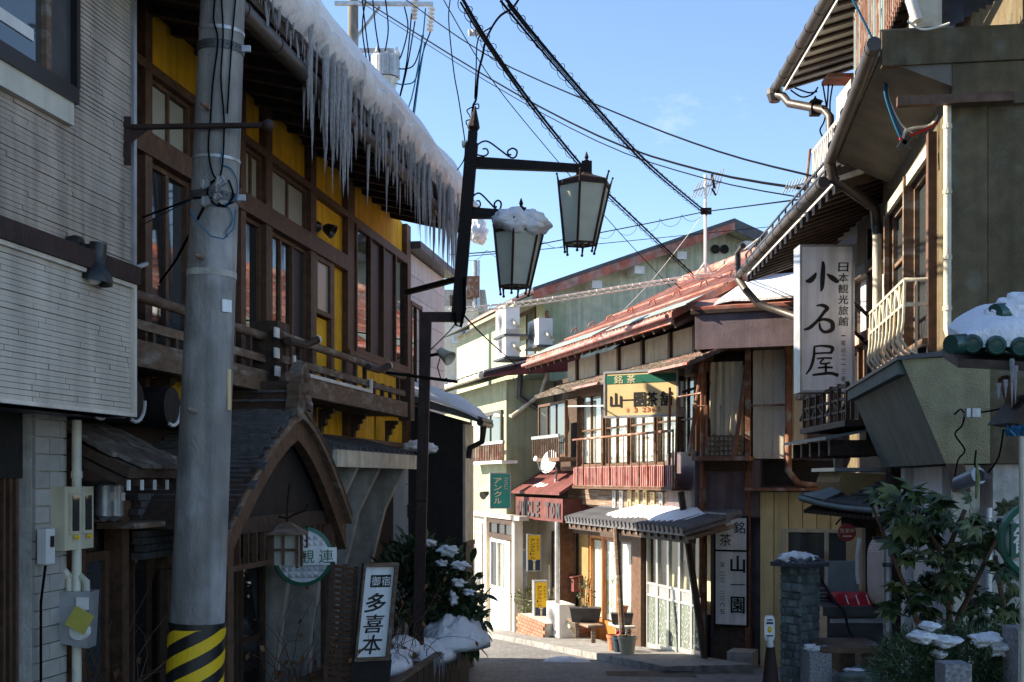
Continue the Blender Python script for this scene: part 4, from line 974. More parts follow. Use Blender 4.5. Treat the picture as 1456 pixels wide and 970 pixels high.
def bush(T, c, rad, cnt, me, s0, s1, up=.3, seed=3, hollow=.55, name='leaf'):
    r = random.Random(seed)
    for k in range(cnt):
        d = V(r.gauss(0, 1), r.gauss(0, 1), r.gauss(0, 1)).normalized(); q = hollow + (1 - hollow) * r.random() ** .6
        p = c + V(d.x * rad[0], d.y * rad[1], d.z * rad[2]) * q
        d2 = (d + V(0, 0, up) + V(r.gauss(0, .35), r.gauss(0, .35), r.gauss(0, .3))).normalized()
        rot = d2.to_track_quat('Y', 'Z').to_euler(); s = r.uniform(s0, s1)
        rot.rotate_axis('Y', r.uniform(-.7, .7)); part(name, me[r.randrange(len(me))], T, p, rot, (s, s, s))
def foliage(T, c, rad, cnt, m, L, w_, seed, name='foliage'):
    """many small leaves joined into one part, for growth too fine to pick apart"""
    r = random.Random(seed); b = B()
    for k in range(cnt):
        d = V(r.gauss(0, 1), r.gauss(0, 1), r.gauss(0, 1)).normalized(); q = .25 + .75 * r.random() ** .5
        cl = noise.noise(c * 3 + d * 2.4); q *= 1 + .5 * cl
        p = c + V(d.x * rad[0], d.y * rad[1], d.z * rad[2]) * q
        a = (d + V(r.gauss(0, .6), r.gauss(0, .6), r.gauss(0, .6) + .3)).normalized(); s = a.orthogonal().normalized(); s.rotate(Matrix.Rotation(r.random() * 6.28, 3, a))
        l = L * r.uniform(.6, 1.2); ww = w_ * r.uniform(.6, 1.2); nn = a.cross(s) * ww * .3
        b.poly([p, p + a * l * .5 + s * ww + nn, p + a * l]); b.poly([p, p + a * l, p + a * l * .5 - s * ww + nn])
    return b.build(name, m, T, kind='stuff')
def snow_heap(c, rx, ry, rz, seed, label, n=44, m='snow'):
    rows = []; r0 = random.Random(seed); o = V(r0.random() * 50, 0, 0)
    for i in range(n + 1):
        row = []
        for j in range(n + 1):
            x, y = -1 + 2 * i / n, -1 + 2 * j / n; x, y = x * math.sqrt(1 - y * y / 2), y * math.sqrt(1 - x * x / 2); d = min(1.2, math.hypot(x, y)); h = max(0, 1 - d * d) ** .6
            q = V(x * rx * 3, y * ry * 3, 0) + o
            h = h * (1 + .6 * noise.noise(q * 1.4)) + (.30 * noise.noise(q * 3.4) + .16 * noise.noise(q * 8)) * min(1, h * 3) - .06 * (d > .98)
            row.append(c + V(x * rx * (1 + .15 * noise.noise(q)), y * ry, h * rz))
        rows.append(row)
    b = B(); b.grid(rows, (0, 0, -.06)); b.sm = True; b.soft = True; return b.build('snow_heap', m, label=label, cat='snow')
def twigs(T, c, rad, cnt, seed, leaves=0, r0=.006, m='twig', droop=0):
    r = random.Random(seed); lv = []
    for k in range(cnt):
        p = c + V(r.gauss(0, rad[0] * .45), r.gauss(0, rad[1] * .45), 0); pts = [p]; d = V(r.gauss(0, .35), r.gauss(0, .35), 1).normalized(); l = rad[2] * r.uniform(.4, 1.1)
        for s in range(6):
            d = (d + V(r.gauss(0, .35), r.gauss(0, .35), r.gauss(-droop, .2))).normalized(); p = p + d * l / 6; pts.append(p)
            if leaves and r.random() < leaves: lv.append(p)
        B().tube(pts, [r0 * (1 - .12 * i) for i in range(7)], 4).build('stem', m, T)
    return lv
def left_plants():
    # raised planter wall
    F = Fr((-3.0 + .0, 0), D); X = lambda x, y, Y: ray(x, y, Y)
    n0 = .46
    u0, u1 = F.u(520, n0), F.u(664, n0)
    T = thing('planter', 'low dark timber planter along the inn, snow on top and small icicles on its edge', 'planter', F.p((u0 + u1) / 2, .2, -.7))
    zt = F.z(640, 915, n0) - .05
    k = u0
    while k < u1:
        B().box(F, k, k + .115, n0 - .04, n0 + .01 * rnd.random(), ground_z(12) - .1, zt - .01 * rnd.random()).build('plank', 'weathered_board' if 0 else 'dark_timber', T); k += .12
    B().box(F, u0, u1, -.5, n0 - .05, ground_z(12) - .2, zt - .03).build('soil', 'twig', T)
    B().box(F, u0, u1, n0 - .05, n0 + .015, zt, zt + .03).build('capping', 'worn_timber', T)
    ib = [c for c in bpy.data.meshes if c.name.startswith('icicle')]
    for k in range(46):
        u = u1 - (u1 - u0) * .45 * rnd.random(); r = .006 + .006 * rnd.random(); part('icicle', ib[k % len(ib)], T, F.p(u, n0 + .03, zt + .02), (0, 0, rnd.random() * 6), (r, r, .08 + .22 * rnd.random()))
    for i, (x, y, Y, rx, ry, rz, lab) in enumerate(((648, 905, 12.6, .34, .5, .20, 'rounded snow heap at the street end of the planter under the dark bush'), (600, 925, 12.2, .34, .5, .12, 'flattened snow heap along the planter at the foot of the lamp post'), (556, 942, 11.2, .2, .4, .11, 'snow heap on the planter beside the white standing sign'), (575, 918, 11.8, .16, .3, .10, 'small snow heap among dry twigs left of the lamp post'))):
        c = X(x, y, Y); c.z = max(c.z, zt) - .02; snow_heap(c, rx, ry, rz, i, lab)
    # dark evergreen bush
    T = thing('shrub', 'dark glossy evergreen shrub patched with snow beside the lamp post', 'shrub', X(635, 915, 12.9))
    lm = [leaf_mesh('leaf', 'leaf_dark', .17, .03), leaf_mesh('leaf', 'leaf_dark', .14, .028), leaf_mesh('leaf', 'leaf_light', .15, .027)]
    for x, y, Y, rx, rz in ((628, 845, 13.0, .42, .52), (600, 800, 13.2, .34, .3), (655, 880, 12.9, .28, .34), (570, 830, 13.0, .3, .42)):
        c = X(x, y, Y); foliage(T, c, (rx * .9, .4, rz * .9), 900, 'leaf_dark', .11, .022, int(x))
        bush(T, c, (rx, .45, rz), 62, lm, .8, 1.25, .1, int(x) + 1)
    for x, y in ((680, 850), (683, 880), (668, 915)): bush(T, X(x, y, 12.7), (.10, .15, .08), 9, lm, .9, 1.2, -.2, x, .2)
    for k in range(6): B().tube([X(620 + k * 8, 925, 12.9), X(612 + k * 12, 860, 12.9), X(590 + k * 22, 800 + 7 * k, 12.8)], [.014, .01, .005], 5).build('stem', 'twig', T)
    for i, (x, y, rx, rz) in enumerate(((637, 783, .10, .07), (655, 803, .08, .05), (628, 800, .06, .04), (652, 828, .06, .05), (610, 772, .07, .05), (668, 842, .05, .04), (645, 852, .04, .09))):
        b = B(); b.ball(X(x, y, 12.55), 1, 14, 10, (rx, .12, rz * .7), .8); b.build('snow_patch', 'snow', T)
    # dry brown plants in front of the inn
    for i, (x, y, Y, w_, h, n, lab) in enumerate(((560, 935, 11.4, .45, .9, 34, 'tangle of dry brown twigs behind the white standing sign'), (420, 975, 10.0, .3, 1.0, 20, 'dry brown climbing plant with withered leaves below the round sign'), (175, 1010, 7.9, .2, 1.0, 14, 'dead brown hydrangea stems with withered heads left of the pole'), (150, 1010, 7.9, .3, 1.35, 8, 'thin bare branches in front of the glazed door behind the gas meter'))):
        c = X(x, y, Y); T = thing('dry_plant', lab, 'plant', c)
        lv = twigs(T, c, (w_, w_, h), n, 20 + i, .3 if i in (1, 2) else .12, .005)
        b = B(); r = random.Random(i)
        for p in lv:
            a = V(r.gauss(0, 1), r.gauss(0, 1), r.gauss(-.4, 1)).normalized(); s = a.orthogonal().normalized() * .022; l = .06
            b.poly([p, p + a * l * .5 + s, p + a * l + V(0, 0, -.01), p + a * l * .5 - s])
        if b.f: b.build('withered_leaves', 'leaf_brown', T, kind='stuff')
    # snow by the road
    c = X(690, 965, 10.3); snow_heap(V(c.x, c.y, ground_z(10.3) + .02), .3, .35, .14, 9, 'icy snow heap on the road below the planter icicles', 26)
left_plants()
# ================================================================ white house beyond the inn, black shed
def white_house():
    F = Fr((-3.9, 0), D); u0, u1 = YF.u(581) + .1, F.u(631)
    T = thing('house', 'white house with horizontal siding just beyond the yellow inn', 'house', F.p((u0 + u1) / 2, -2, -1))
    B().prism([F.p(u0, -6, -1.4), F.p(u0, -.02, -1.4), F.p(u1 - .02, -.02, -1.4), F.p(u1 - .9, -6, -1.4)], (0, 0, 6.0)).build('wall', 'white_siding', T)
    z = -1.0
    while z < 4.4:
        B().box(F, u0, u1, -.02, .012, z, z + .272).build('siding_board', 'white_siding', T); z += .28
    B().prism([F.p(u0, -6, 4.61), F.p(u0, .2, 4.61), F.p(u1 + .05, .2, 4.61), F.p(u1 - .85, -6, 4.61)], (0, 0, .1)).build('roof', 'dark_metal', T)
    c = F.p(u1 + .2, .3, 5.5); 
    window(F, T, u0 + .12, F.u(601, .05), F.z(590, 560, .05), F.z(590, 430, .05), .05, cols=2, fw=.05)
    c = ray(676, 325, 19.0); b = B(); b.ball(c, .16, 14, 10, (.9, 1.6, 1.2), .4); b.ball(c + V(.06, 0, -.1), .13, 12, 8, (1, 1.3, 1), .4); b.build('snow_lump', 'snow', label='rounded snow lump on the roof corner of the white house, right of the lamp post', cat='snow')
    ib = [q for q in bpy.data.meshes if q.name.startswith('icicle')]
    # black shed
    Y = 16.25; a = ray(585, 600, Y); c = ray(660, 600, Y)
    T = thing('shed', 'low black walled shed with a snowy roof between the inn and the street', 'shed', V((a.x + c.x) / 2, Y + 1.5, ground_z(Y)))
    G = Fr((c.x, Y), D); zt = ray(640, 598, Y).z
    P = G.p
    B().hexa([V(a.x - 1.2, Y, -1.3), V(c.x - .02, Y, -1.3), P(.62, -.02, -1.3), P(.62, -3, -1.3), V(a.x - 1.2, Y, zt + .55), V(c.x - .02, Y, zt), P(.62, -.02, zt), P(.62, -3, zt + .8)]).build('wall', 'black_wall', T)
    ze = ray(660, 600, Y).z
    k = 0.0
    while k < .5:
        B().box(G, k, k + .29, -.018, .015, .75, ze - .03).build('wall_board', 'cream_paint', T); k += .3
    B().box(G, 0, .6, -.018, .02, -1.3, .72).build('lower_wall', 'black_wall', T)
    B().box(G, 0, .6, -.01, .035, .70, .76).build('rail', 'dark_timber', T)
    B().hexa([V(a.x - 1.2, Y - .2, zt + .62), V(c.x + .25, Y - .2, zt - .05), P(.62, .28, zt - .05), P(.62, -3, zt + .85), V(a.x - 1.2, Y - .2, zt + .70), V(c.x + .25, Y - .2, zt + .03), P(.62, .28, zt + .03), P(.62, -3, zt + .93)]).build('roof', 'dark_metal', T)
    B().tube([P(-.2, .25, zt - .04), P(.6, .25, zt - .04)], .045, 10).build('gutter', 'plastic_black', T)
    B().tube([P(.1, .25, zt - .06), P(.1, .22, zt - .28), P(.1, .06, zt - .36), P(.1, .04, zt - .5)], .04, 10).build('downpipe', 'plastic_black', T)
    rows = []
    for i in range(31):
        t = i / 30; y = Y - .25 + .9 * t; row = []
        for j in range(15):
            s = j / 14; x0 = a.x - .9 + .155 * (y - Y); x1 = c.x + .22 + .155 * (y - Y); x = x0 + (x1 - x0) * s
            edge = min(1, max(0, (1 - s) * 6)) ** .5 * min(1, max(0.05, t * 6)) ** .5
            row.append(V(x, y, zt + .66 - .62 * s + (.16 + .05 * noise.noise(V(x * 2.5, y * 2.5, 0))) * edge + .05 * noise.noise(V(x * 6, y * 6, 2)) * edge))
        rows.append(row)
    b = B(); b.grid(rows, (0, 0, -.03)); b.sm = True; b.build('roof_snow', 'snow', label='white snow layer sloping on the black shed roof behind the lamp post', cat='snow')
    c = ray(594, 634, 14.3); b = B(); b.ball(c, .14, 14, 8, (1.2, 1.2, .5), .4); b.ball(c + V(.12, .0, -.03), .1, 12, 8, (1.1, 1, .6), .4); b.build('snow_lump', 'snow', label='small snow lump at the end of the pent roof of the inn', cat='snow')
white_house()
# ================================================================ red-roofed tea shop
def tea_shop():
    U = lambda x, n=0: TF.u(x, n)
    Z = lambda x, y, n=0: TF.z(x, y, n)
    F, E = TF, TE
    L = U(800)                                                       # length of the street front
    c = F.p(L / 2, -1.5, ground_z(20))
    P = thing('tea_shop', 'old two storey timber tea shop with a rusty red roof and a railed balcony', 'shop', c)
    PB = lambda nm, m, *a: B().box(F, *a).build(nm, m, P)
    zE = 3.92
    # main body (dark interior walls), set back behind the fittings
    B().box(F, .12, L + 3.2, -5, -.35, -2.2, 3.6).build('wall', 'dark_timber', P)
    B().box(F, .12, L, -.35, -.1, -2.0, .55).build('ground_wall', 'brown_timber', P) if 0 else None
    # ---- big red roof, ribbed sheets
    n0, n1, z0, z1 = .55, -2.75, zE, zE + 1.66; ua, ub = -.15, U(748, .55)
    sl = lambda n: z0 + (n0 - n) / (n0 - n1) * (z1 - z0)
    def slab(a, e, na, nb, dz0, dz1, nm, m): return B().hexa([F.p(a, na, sl(na) + dz0), F.p(e, na, sl(na) + dz0), F.p(e, nb, sl(nb) + dz0), F.p(a, nb, sl(nb) + dz0), F.p(a, na, sl(na) + dz1), F.p(e, na, sl(na) + dz1), F.p(e, nb, sl(nb) + dz1), F.p(a, nb, sl(nb) + dz1)]).build(nm, m, P)
    slab(ua, ub, n0, n1, -.10, 0, 'roof', 'red_roof')
    B().hexa([F.p(ua, n1, z1 - .1), F.p(ub, n1, z1 - .1), F.p(ub, -6, 3.7), F.p(ua, -6, 3.7), F.p(ua, n1, z1), F.p(ub, n1, z1), F.p(ub, -6, 3.8), F.p(ua, -6, 3.8)]).build('roof', 'red_roof', P)
    B().prism([F.p(.2, -.3, 3.5), F.p(.2, n1, z1 - .1), F.p(.2, -5, 3.9)], F.d * .1).build('gable_wall', 'purple_sheet', P)
    B().prism([F.p(ub - .6, -.3, 3.5), F.p(ub - .6, n1, z1 - .1), F.p(ub - .6, -5, 3.9)], F.d * .1).build('gable_wall', 'dark_timber', P)
    k = ua
    rowm = [(.55, -.30, 'red_roof'), (-.30, -1.3, 'red_roof'), (-1.3, -2.75, 'red_roof')]
    rib = {}
    while k < ub - .05:
        for a, e, m in rowm:
            slab(k, k + .035, a - .01, e + .01, .002, .020, 'roof_rib', 'red_roof' if rnd.random() < .4 else 'faded_roof')
        k += .15
    for i in range(26):                                              # patched, faded sheets
        a = ua + (ub - ua) * rnd.random() * .92; q = rnd.choice(rowm); slab(a, min(ub, a + .45 + .5 * rnd.random()), q[0] - .02, q[1] + .02, .004, .009, 'patched_sheet', rnd.choice(('faded_roof', 'pink_sheet', 'faded_roof')))
    slab(U(870, .4), U(985, .4), .50, .22, .032, .045, 'grey_sheet', 'green_grey_sheet'); slab(U(760, .4), U(850, .4), .5, .12, .032, .042, 'grey_sheet', 'green_grey_sheet')
    for nn in (-.28, -1.3): slab(ua, ub, nn + .04, nn - .03, .022, .042, 'lap_strip', 'red_roof')
    B().tube([F.p(ua, n1, z1 + .03), F.p(ub, n1, z1 + .03)], .10, 10).build('ridge_cap', 'red_roof', P)
    for i in range(8):                                               # snow guard hooks
        u = ua + .5 + i * 1.05; B().tube([F.p(u, -.7, sl(-.7) + .02), F.p(u, -.68, sl(-.7) + .12), F.p(u, -.60, sl(-.6) + .12), F.p(u, -.58, sl(-.6) + .06)], .014, 6).build('snow_hook', 'red_roof', P)
    B().tube([F.p(ua, n0 + .07, z0 - .06), F.p(ub, n0 + .07, z0 - .11)], .034, 10).build('gutter', 'pink_sheet', P)
    B().box(F, ua, ub, n0 - .04, n0 + .01, z0 - .16, z0 - .10).build('fascia', 'red_roof', P)
    k = ua
    while k < ub: B().bar(F.p(k, .5, z0 - .19), F.p(k, -.3, z0 + .2), .06).build('rafter', 'dark_timber', P); k += .4
    # ---- attic wall panels
    zt, zb = 3.82, 3.36
    xs = [985, 950, 911, 877, 847, 818, 803]
    PB('beam', 'dark_timber', 0, L + .3, -.16, -.02, zb - .10, zb)
    for a, e in zip(xs, xs[1:]):
        PB('attic_panel', 'attic_board', U(a) + .05, U(e) - .0, -.14, -.06, zb, zt)
        PB('attic_post', 'dark_timber', U(a) - .03, U(a) + .05, -.14, -.01, zb, zt)
    # ---- lower little roof over the windows
    a, e = U(992, .4), U(770, .4); zz = 3.27
    B().hexa([F.p(a, -.1, zz + .12), F.p(e, -.1, zz + .12), F.p(e, .50, zz - .14), F.p(a, .50, zz - .14), F.p(a, -.1, zz + .16), F.p(e, -.1, zz + .16), F.p(e, .52, zz - .10), F.p(a, .52, zz - .10)]).build('pent_roof', 'bark_shingle', P)
    for x0, x1 in ((992, 925), (862, 826)): B().hexa([F.p(U(x0, .4), .05, zz + .10), F.p(U(x1, .4), .05, zz + .10), F.p(U(x1, .4), .56, zz - .13), F.p(U(x0, .4), .56, zz - .13), F.p(U(x0, .4), .05, zz + .125), F.p(U(x1, .4), .05, zz + .125), F.p(U(x1, .4), .56, zz - .10), F.p(U(x0, .4), .56, zz - .10)]).build('pink_sheet', 'pink_sheet', P)
    sb = B()
    for r in range(6):
        u = a
        while u < e: l = .07 + .06 * rnd.random(); n_ = .52 - r * .1; z_ = zz - .10 + r * .043; sb.hexa([F.p(u, n_ - .11, z_ + .05), F.p(u + l - .006, n_ - .11, z_ + .05), F.p(u + l - .006, n_, z_), F.p(u, n_, z_), F.p(u, n_ - .11, z_ + .065), F.p(u + l - .006, n_ - .11, z_ + .065), F.p(u + l - .006, n_ + .02 * rnd.random(), z_ + .026), F.p(u, n_ + .02 * rnd.random(), z_ + .026)]); u += l
    sb.build('bark_shingles', 'bark_shingle', P, kind='stuff')
    # ---- upper windows
    zw0, zw1 = 1.82, 3.12
    PB('beam', 'brown_timber', 0, L, -.14, .0, 3.12, 3.25)
    PB('sill', 'brown_timber', 0, L, -.16, .03, 1.74, 1.82)
    posts = [1000, 992, 960, 929, 895, 858, 819]
    edges = [(985, 963), (961, 931), (928, 893), (890, 858), (853, 822)]
    for a, e in edges:
        u0, u1 = U(a), U(e)
        f = window(F, P, u0, u1, zw0, zw1, -.03, cols=2, rows=2, fw=.035, bars=.03, gm='clear_glass', dp=.06, fm='brown_timber')
        PB('window_post', 'brown_timber', u1 + .005, u1 + .045, -.14, .01, zw0, zw1)
        for k in range(2):
            rows = []; w2 = (u1 - u0) / 2
            for i in range(19):
                u = u0 + .01 + k * w2 + (w2 - .02) * i / 18; nn = -.13 + .025 * math.sin(i * 1.5 + k + a)
                rows.append([F.p(u, nn, zw0 + .06), F.p(u, nn * .95 - .008, (zw0 + zw1) / 2), F.p(u, nn, zw1 - .04)])
            b = B(); b.grid(rows, F.n * -.006); b.sm = True; b.build('curtain', 'curtain', P)
    PB('window_mullion', 'orange_wood', U(990), U(988), -.1, .0, zw0, zw1)
    # box bay at the far end
    a, e = U(822), U(782); nb = .25
    PB('bay_floor', 'brown_timber', a, e, -.1, nb + .12, 1.92, 1.99)
    window(F, P, a + .02, e, 2.0, 3.05, nb, cols=3, fw=.05, gm='sky_glass')
    B().box(F, a, e, nb + .1, nb + .14, 2.36, 2.42).build('bay_rail', 'grey_metal', P)
    k = a
    while k < e: B().box(F, k, k + .025, nb + .11, nb + .13, 1.99, 2.36).build('bay_bar', 'brown_timber', P); k += .13
    # ---- balcony rail and ribbed skirt
    nr = .38; a, e = U(957, nr), U(815, nr); zr0, zr1 = 1.46, 2.28
    PB('balcony_floor', 'brown_timber', a, e, -.1, nr + .02, 1.42, 1.47)
    PB('skirt_sheet', 'pink_sheet', a, e, nr - .06, nr - .03, 1.47, 1.79)
    k = a
    while k < e: PB('skirt_rib', 'pink_sheet', k, k + .028, nr - .03, nr - .012, 1.48, 1.78); k += .075
    B().tube([F.p(a, nr, zr1), F.p(e, nr, zr1)], .02, 8).build('top_rail', 'rust_paint', P)
    k = a; i = 0
    while k < e:
        B().tube([F.p(k, nr, 1.44), F.p(k, nr, zr1)], .014 if i % 4 == 0 else .009, 6).build('rail_bar', 'rust_paint', P); k += .33; i += 1
    B().box(F, a, e, nr - .02, nr + .02, 1.44, 1.475).build('bottom_rail', 'rust_paint', P)
    # near end of balcony: iron cage
    B().tube([F.p(U(960, nr), nr, 1.45), F.p(U(963, nr), nr + .0, 2.75), F.p(U(998, nr), nr, 2.75)], .018, 6).build('cage_bar', 'rust_paint', P)
    B().tube([F.p(U(955, nr), nr + .03, 2.9), F.p(U(968, .1), nr - .1, 1.45)], .02, 6).build('cage_bar', 'rust_paint', P)
    # ---- board wall with seven old plaques
    PB('board_backing', 'dark_timber', U(962), L + .05, -.14, .08, 1.10, 1.44)
    z = 1.13
    while z < 1.40: PB('board', 'weathered_board', U(961), U(816), .08, .105 + .012 * rnd.random(), z, z + .083); z += .09
    tx = [(873, 'sign_white', '名茶'), (883, 'sign_white', '銘茶'), (895, 'sign_cream', '玉露'), (906, 'sign_cream', '煎茶'), (917, 'sign_cream', '番茶'), (928, 'sign_cream', '抹茶'), (940, 'grey_metal', '新茶')]
    for i, (x, m, s) in enumerate(tx):
        x += 1; u = U(x, .12); zc = Z(x, 708 + .6 * i, .12); h = .12 + .008 * i * (i < 5); dz = .0
        q = B(); q.box(F, u - .065, u + .065, .12, .14, zc - h - .04 + dz, zc + h + dz); pl = q.build('plaque', m, P)
        b = B()
        for j, ch in enumerate(s): write(b, ch, F.p(u, .144, zc + .06 - .15 * j + dz), -F.d, UP, .10, .09, .01, 0, .03)
        b.build('plaque_lettering', 'ink', pl)
    # ---- tiled pent roof with snow
    a, e = U(965, .8), U(798, .8); nn = .72; zt2, zb2 = 1.07, .89
    tz = lambda n: zb2 + (nn - n) / (nn - .08) * (zt2 - zb2)
    B().hexa([F.p(a, .05, zt2 - .06), F.p(e, .05, zt2 - .06), F.p(e, nn, zb2 - .06), F.p(a, nn, zb2 - .06), F.p(a, .05, zt2 - .02), F.p(e, .05, zt2 - .02), F.p(e, nn, zb2 - .02), F.p(a, nn, zb2 - .02)]).build('tile_deck', 'roof_tile', P)
    tb = B(); tb.tube([V(0, 0, 0), V(0, .30, .0)], .055, 8); tme = tb.mesh('roof_tile', 'roof_tile', Vector())
    dv = (F.p(0, .08, zt2) - F.p(0, nn, zb2)).normalized(); rot = dv.to_track_quat('Y', 'Z').to_euler()
    k = a + .06
    while k < e:
        for r in range(3):
            n_ = nn + .02 - r * .29; part('roof_tile', tme, P, F.p(k, n_, tz(n_) + .012 - r * .006), rot)
        k += .165
    B().box(F, a, e, -.0, .12, zt2 - .03, zt2 + .06).build('ridge_course', 'roof_tile', P)
    k = a
    while k < e: B().bar(F.p(k, nn - .03, zb2 - .10), F.p(k, .0, zt2 - .12), .05).build('rafter', 'worn_timber', P); k += .26
    PB('beam', 'dark_timber', a, e, .55, .66, zb2 - .16, zb2 - .06)
    rows = []
    s0, s1 = U(957, .6), U(846, .6)
    for i in range(61):
        u = s0 + (s1 - s0) * i / 60; row = []; ed = min(1, i / 5, (60 - i) / 16)
        front = .56 + .12 * noise.noise(V(u * 1.3, 1, 0)) + .05 * noise.noise(V(u * 5, 1, 0))
        for j in range(9):
            n_ = .12 + (front - .12) * j / 8; h = (.075 + .04 * noise.noise(V(u * 2, n_ * 3, 4))) * max(.02, ed) * (1 - (j / 8) ** 4); row.append(F.p(u, n_, tz(n_) + .045 + h))
        rows.append(row)
    b = B(); b.grid(rows, (0, 0, -.05)); b.sm = True; b.build('roof_snow', 'snow', label='patchy sunlit snow on the little tiled roof above the tea shop door', cat='snow')
    # ---- ground floor
    zg = lambda u: ground_z(F.p(u, 0, 0).y) + .05
    PB('corner_post', 'brown_timber', L - .14, L + .02, -.2, .10, -2.0, .90)
    uw0, uw1 = U(838, -.3), L - .14
    PB('ochre_wall', 'ochre_plaster', uw0, uw1, -.36, -.28, -2.0, .9)
    # recessed sliding doors with a patterned curtain
    PB('door_lintel', 'dark_timber', U(908), L, -.32, -.12, .56, .90)
    PB('post', 'brown_timber', U(916, 0), U(904, 0), -.3, .06, -1.4, .88)
    d0, d1 = U(903, -.25), U(842, -.25)
    PB('door_backing', 'black_wall', d0, d1, -.36, -.30, -1.5, .56)
    for i, (s, t) in enumerate(((0, .34), (.34, .68), (.68, 1))):
        a2, e2 = d0 + (d1 - d0) * s, d0 + (d1 - d0) * t
        f = B(); 
        for q in (a2, e2 - .06): f.box(F, q, q + .06, -.25, -.2, -1.35, .56)
        f.box(F, a2 + .06, e2 - .06, -.25, -.21, -1.35, -.95); f.box(F, a2 + .06, e2 - .06, -.25, -.21, .50, .56); d = f.build('sliding_door', 'orange_wood' if i != 0 else 'brown_timber', P)
        B().box(F, a2 + .062, e2 - .062, -.235, -.228, -.948, .498).build('pane', 'clear_glass', d)
        cb = B(); cb.grid([[F.p(a2 + .08 + (e2 - a2 - .16) * k / 12, -.275 + .012 * math.sin(k * 1.6), zz) for zz in (-.93, -.1, .46)] for k in range(13)], F.n * -.004); cb.build('door_curtain', 'curtain', d)
        if i == 1:
            pt = B()
            for k in range(70):
                u = a2 + .1 + (e2 - a2 - .2) * rnd.random(); z = -.9 + 1.25 * rnd.random(); pt.poly([F.p(u - .012, -.255, z - .02), F.p(u + .008, -.255, z - .028), F.p(u + .014, -.255, z + .02), F.p(u - .006, -.255, z + .03)])
            pt.build('leaf_print', 'ink_green', d, kind='stuff')
    # aluminium shop front with patterned lower panels
    s0, s1 = U(1000, -.02), U(919, -.02); N = 5; zq0 = -1.02
    PB('interior_wall', 'cream_plaster', s0, s1, -.34, -.30, -.4, .86)
    for i in range(N):
        a2, e2 = s0 + (s1 - s0) * i / N, s0 + (s1 - s0) * (i + 1) / N; fz = zg((a2 + e2) / 2) - .0
        f = B()
        for q in (a2, e2 - .035): f.box(F, q, q + .035, -.08, -.02, fz, .82)
        for z0_, z1_ in ((fz, fz + .13), (-.27, -.235), (-.085, -.05), (.79, .82)): f.box(F, a2 + .035, e2 - .035, -.07, -.025, z0_, z1_)
        fr = f.build('shop_window', 'aluminium', P)
        B().box(F, a2 + .036, e2 - .036, -.055, -.048, -.049, .789).build('pane', 'clear_glass', fr)
        B().box(F, a2 + .036, e2 - .036, -.055, -.04, -.234, -.086).build('band', 'teal_sheet' if 0 else 'grey_metal', fr)
        B().box(F, a2 + .036, e2 - .036, -.055, -.04, fz + .131, -.271).build('lower_panel', 'teal_sheet', fr)
        pt = B()
        for k in range(60):
            u = a2 + .05 + (e2 - a2 - .1) * rnd.random(); z = fz + .15 + (-.3 - fz - .15) * rnd.random(); r = .012 + .012 * rnd.random()
            pt.poly([F.p(u + r * math.cos(t), -.037, z + r * math.sin(t)) for t in (0, 1.05, 2.1, 3.14, 4.19, 5.24)])
        pt.build('panel_print', 'aluminium', fr, kind='stuff')
    PB('shop_head', 'dark_timber', s0, U(904), -.2, .06, .82, 1.08)
    # things seen through the glass
    for i, x in enumerate((947, 968)): B().bar(F.p(U(x, -.2), -.2, -.4), F.p(U(x + 4, -.2), -.22, .35), .04, .02).build('stored_board', 'worn_timber', P)
    # leaning props and posts
    B().tube([F.p(U(900, .6), .75, zg(1) - .05), F.p(U(873, .75), .72, .84)], .045, 8).build('leaning_prop', 'worn_timber', P)
    # ---- near corner: purple sheet, fascia, recessed door, deck
    EP = lambda nm, m, *a: B().box(E, *a).build(nm, m, P)
    eu = lambda x, n=0: E.u(x, n); ez = lambda x, y, n=0: E.z(x, y, n)
    EP('end_wall', 'purple_sheet', 0.02, 5.0, -2.5, -.35, -2, 3.55)
    F2 = .62
    za, zb_ = ez(990, 447, F2), ez(990, 497, F2)
    a, e = eu(988, F2), eu(1140, F2)
    q = B(); q.box(E, a, e, F2 - .04, F2, zb_, za); q.build('fascia_sheet', 'purple_sheet', P)
    B().hexa([E.p(a, F2 - .04, zb_), E.p(a + .03, F2 - .04, zb_), F.p(.03, -.05, zb_), F.p(0, -.0, zb_), E.p(a, F2 - .04, za), E.p(a + .03, F2 - .04, za), F.p(.03, -.05, za), F.p(0, -.0, za)]).build('fascia_return', 'purple_sheet', P)
    EP('soffit', 'dark_timber', a, e, -.3, F2 - .041, zb_ + .02, zb_ + .06)
    EP('fascia_edge', 'brown_iron', a - .05, e, F2 - .05, F2 + .04, za, za + .05)
    B().hexa([E.p(a - .05, F2 + .04, za + .051), E.p(e, F2 + .04, za + .051), E.p(e, -.8, za + .55), E.p(a - .05, -.8, za + .55), E.p(a - .05, F2 + .04, za + .09), E.p(e, F2 + .04, za + .09), E.p(e, -.8, za + .59), E.p(a - .05, -.8, za + .59)]).build('hip_roof', 'red_roof', P)
    rows = []
    for i in range(41):
        u = a + .25 + (e - a - .25) * i / 40; ed = min(1, i / 9); row = []
        for j in range(12):
            t = j / 11; nn_ = .60 - 1.3 * t; zz_ = za + .10 + (F2 + .04 - nn_) * .357; lim = min(1, (t * 11 + .6) / 2.5)
            row.append(E.p(u + (1 - ed) * .25 * t, nn_, zz_ + (.13 + .04 * noise.noise(V(u * 1.6, nn_ * 1.5, 0))) * (ed * lim) ** .5))
        rows.append(row)
    b = B(); b.grid(rows, (0, 0, -.03)); b.sm = True; b.build('roof_snow', 'snow', label='bright snow sheet on the hip roof above the purple fascia of the tea shop', cat='snow')
    # end wall fittings
    EP('cream_sheet', 'pale_cream', eu(1070), eu(1142), -.35, -.03, ez(1100, 652), zb_ + .02)
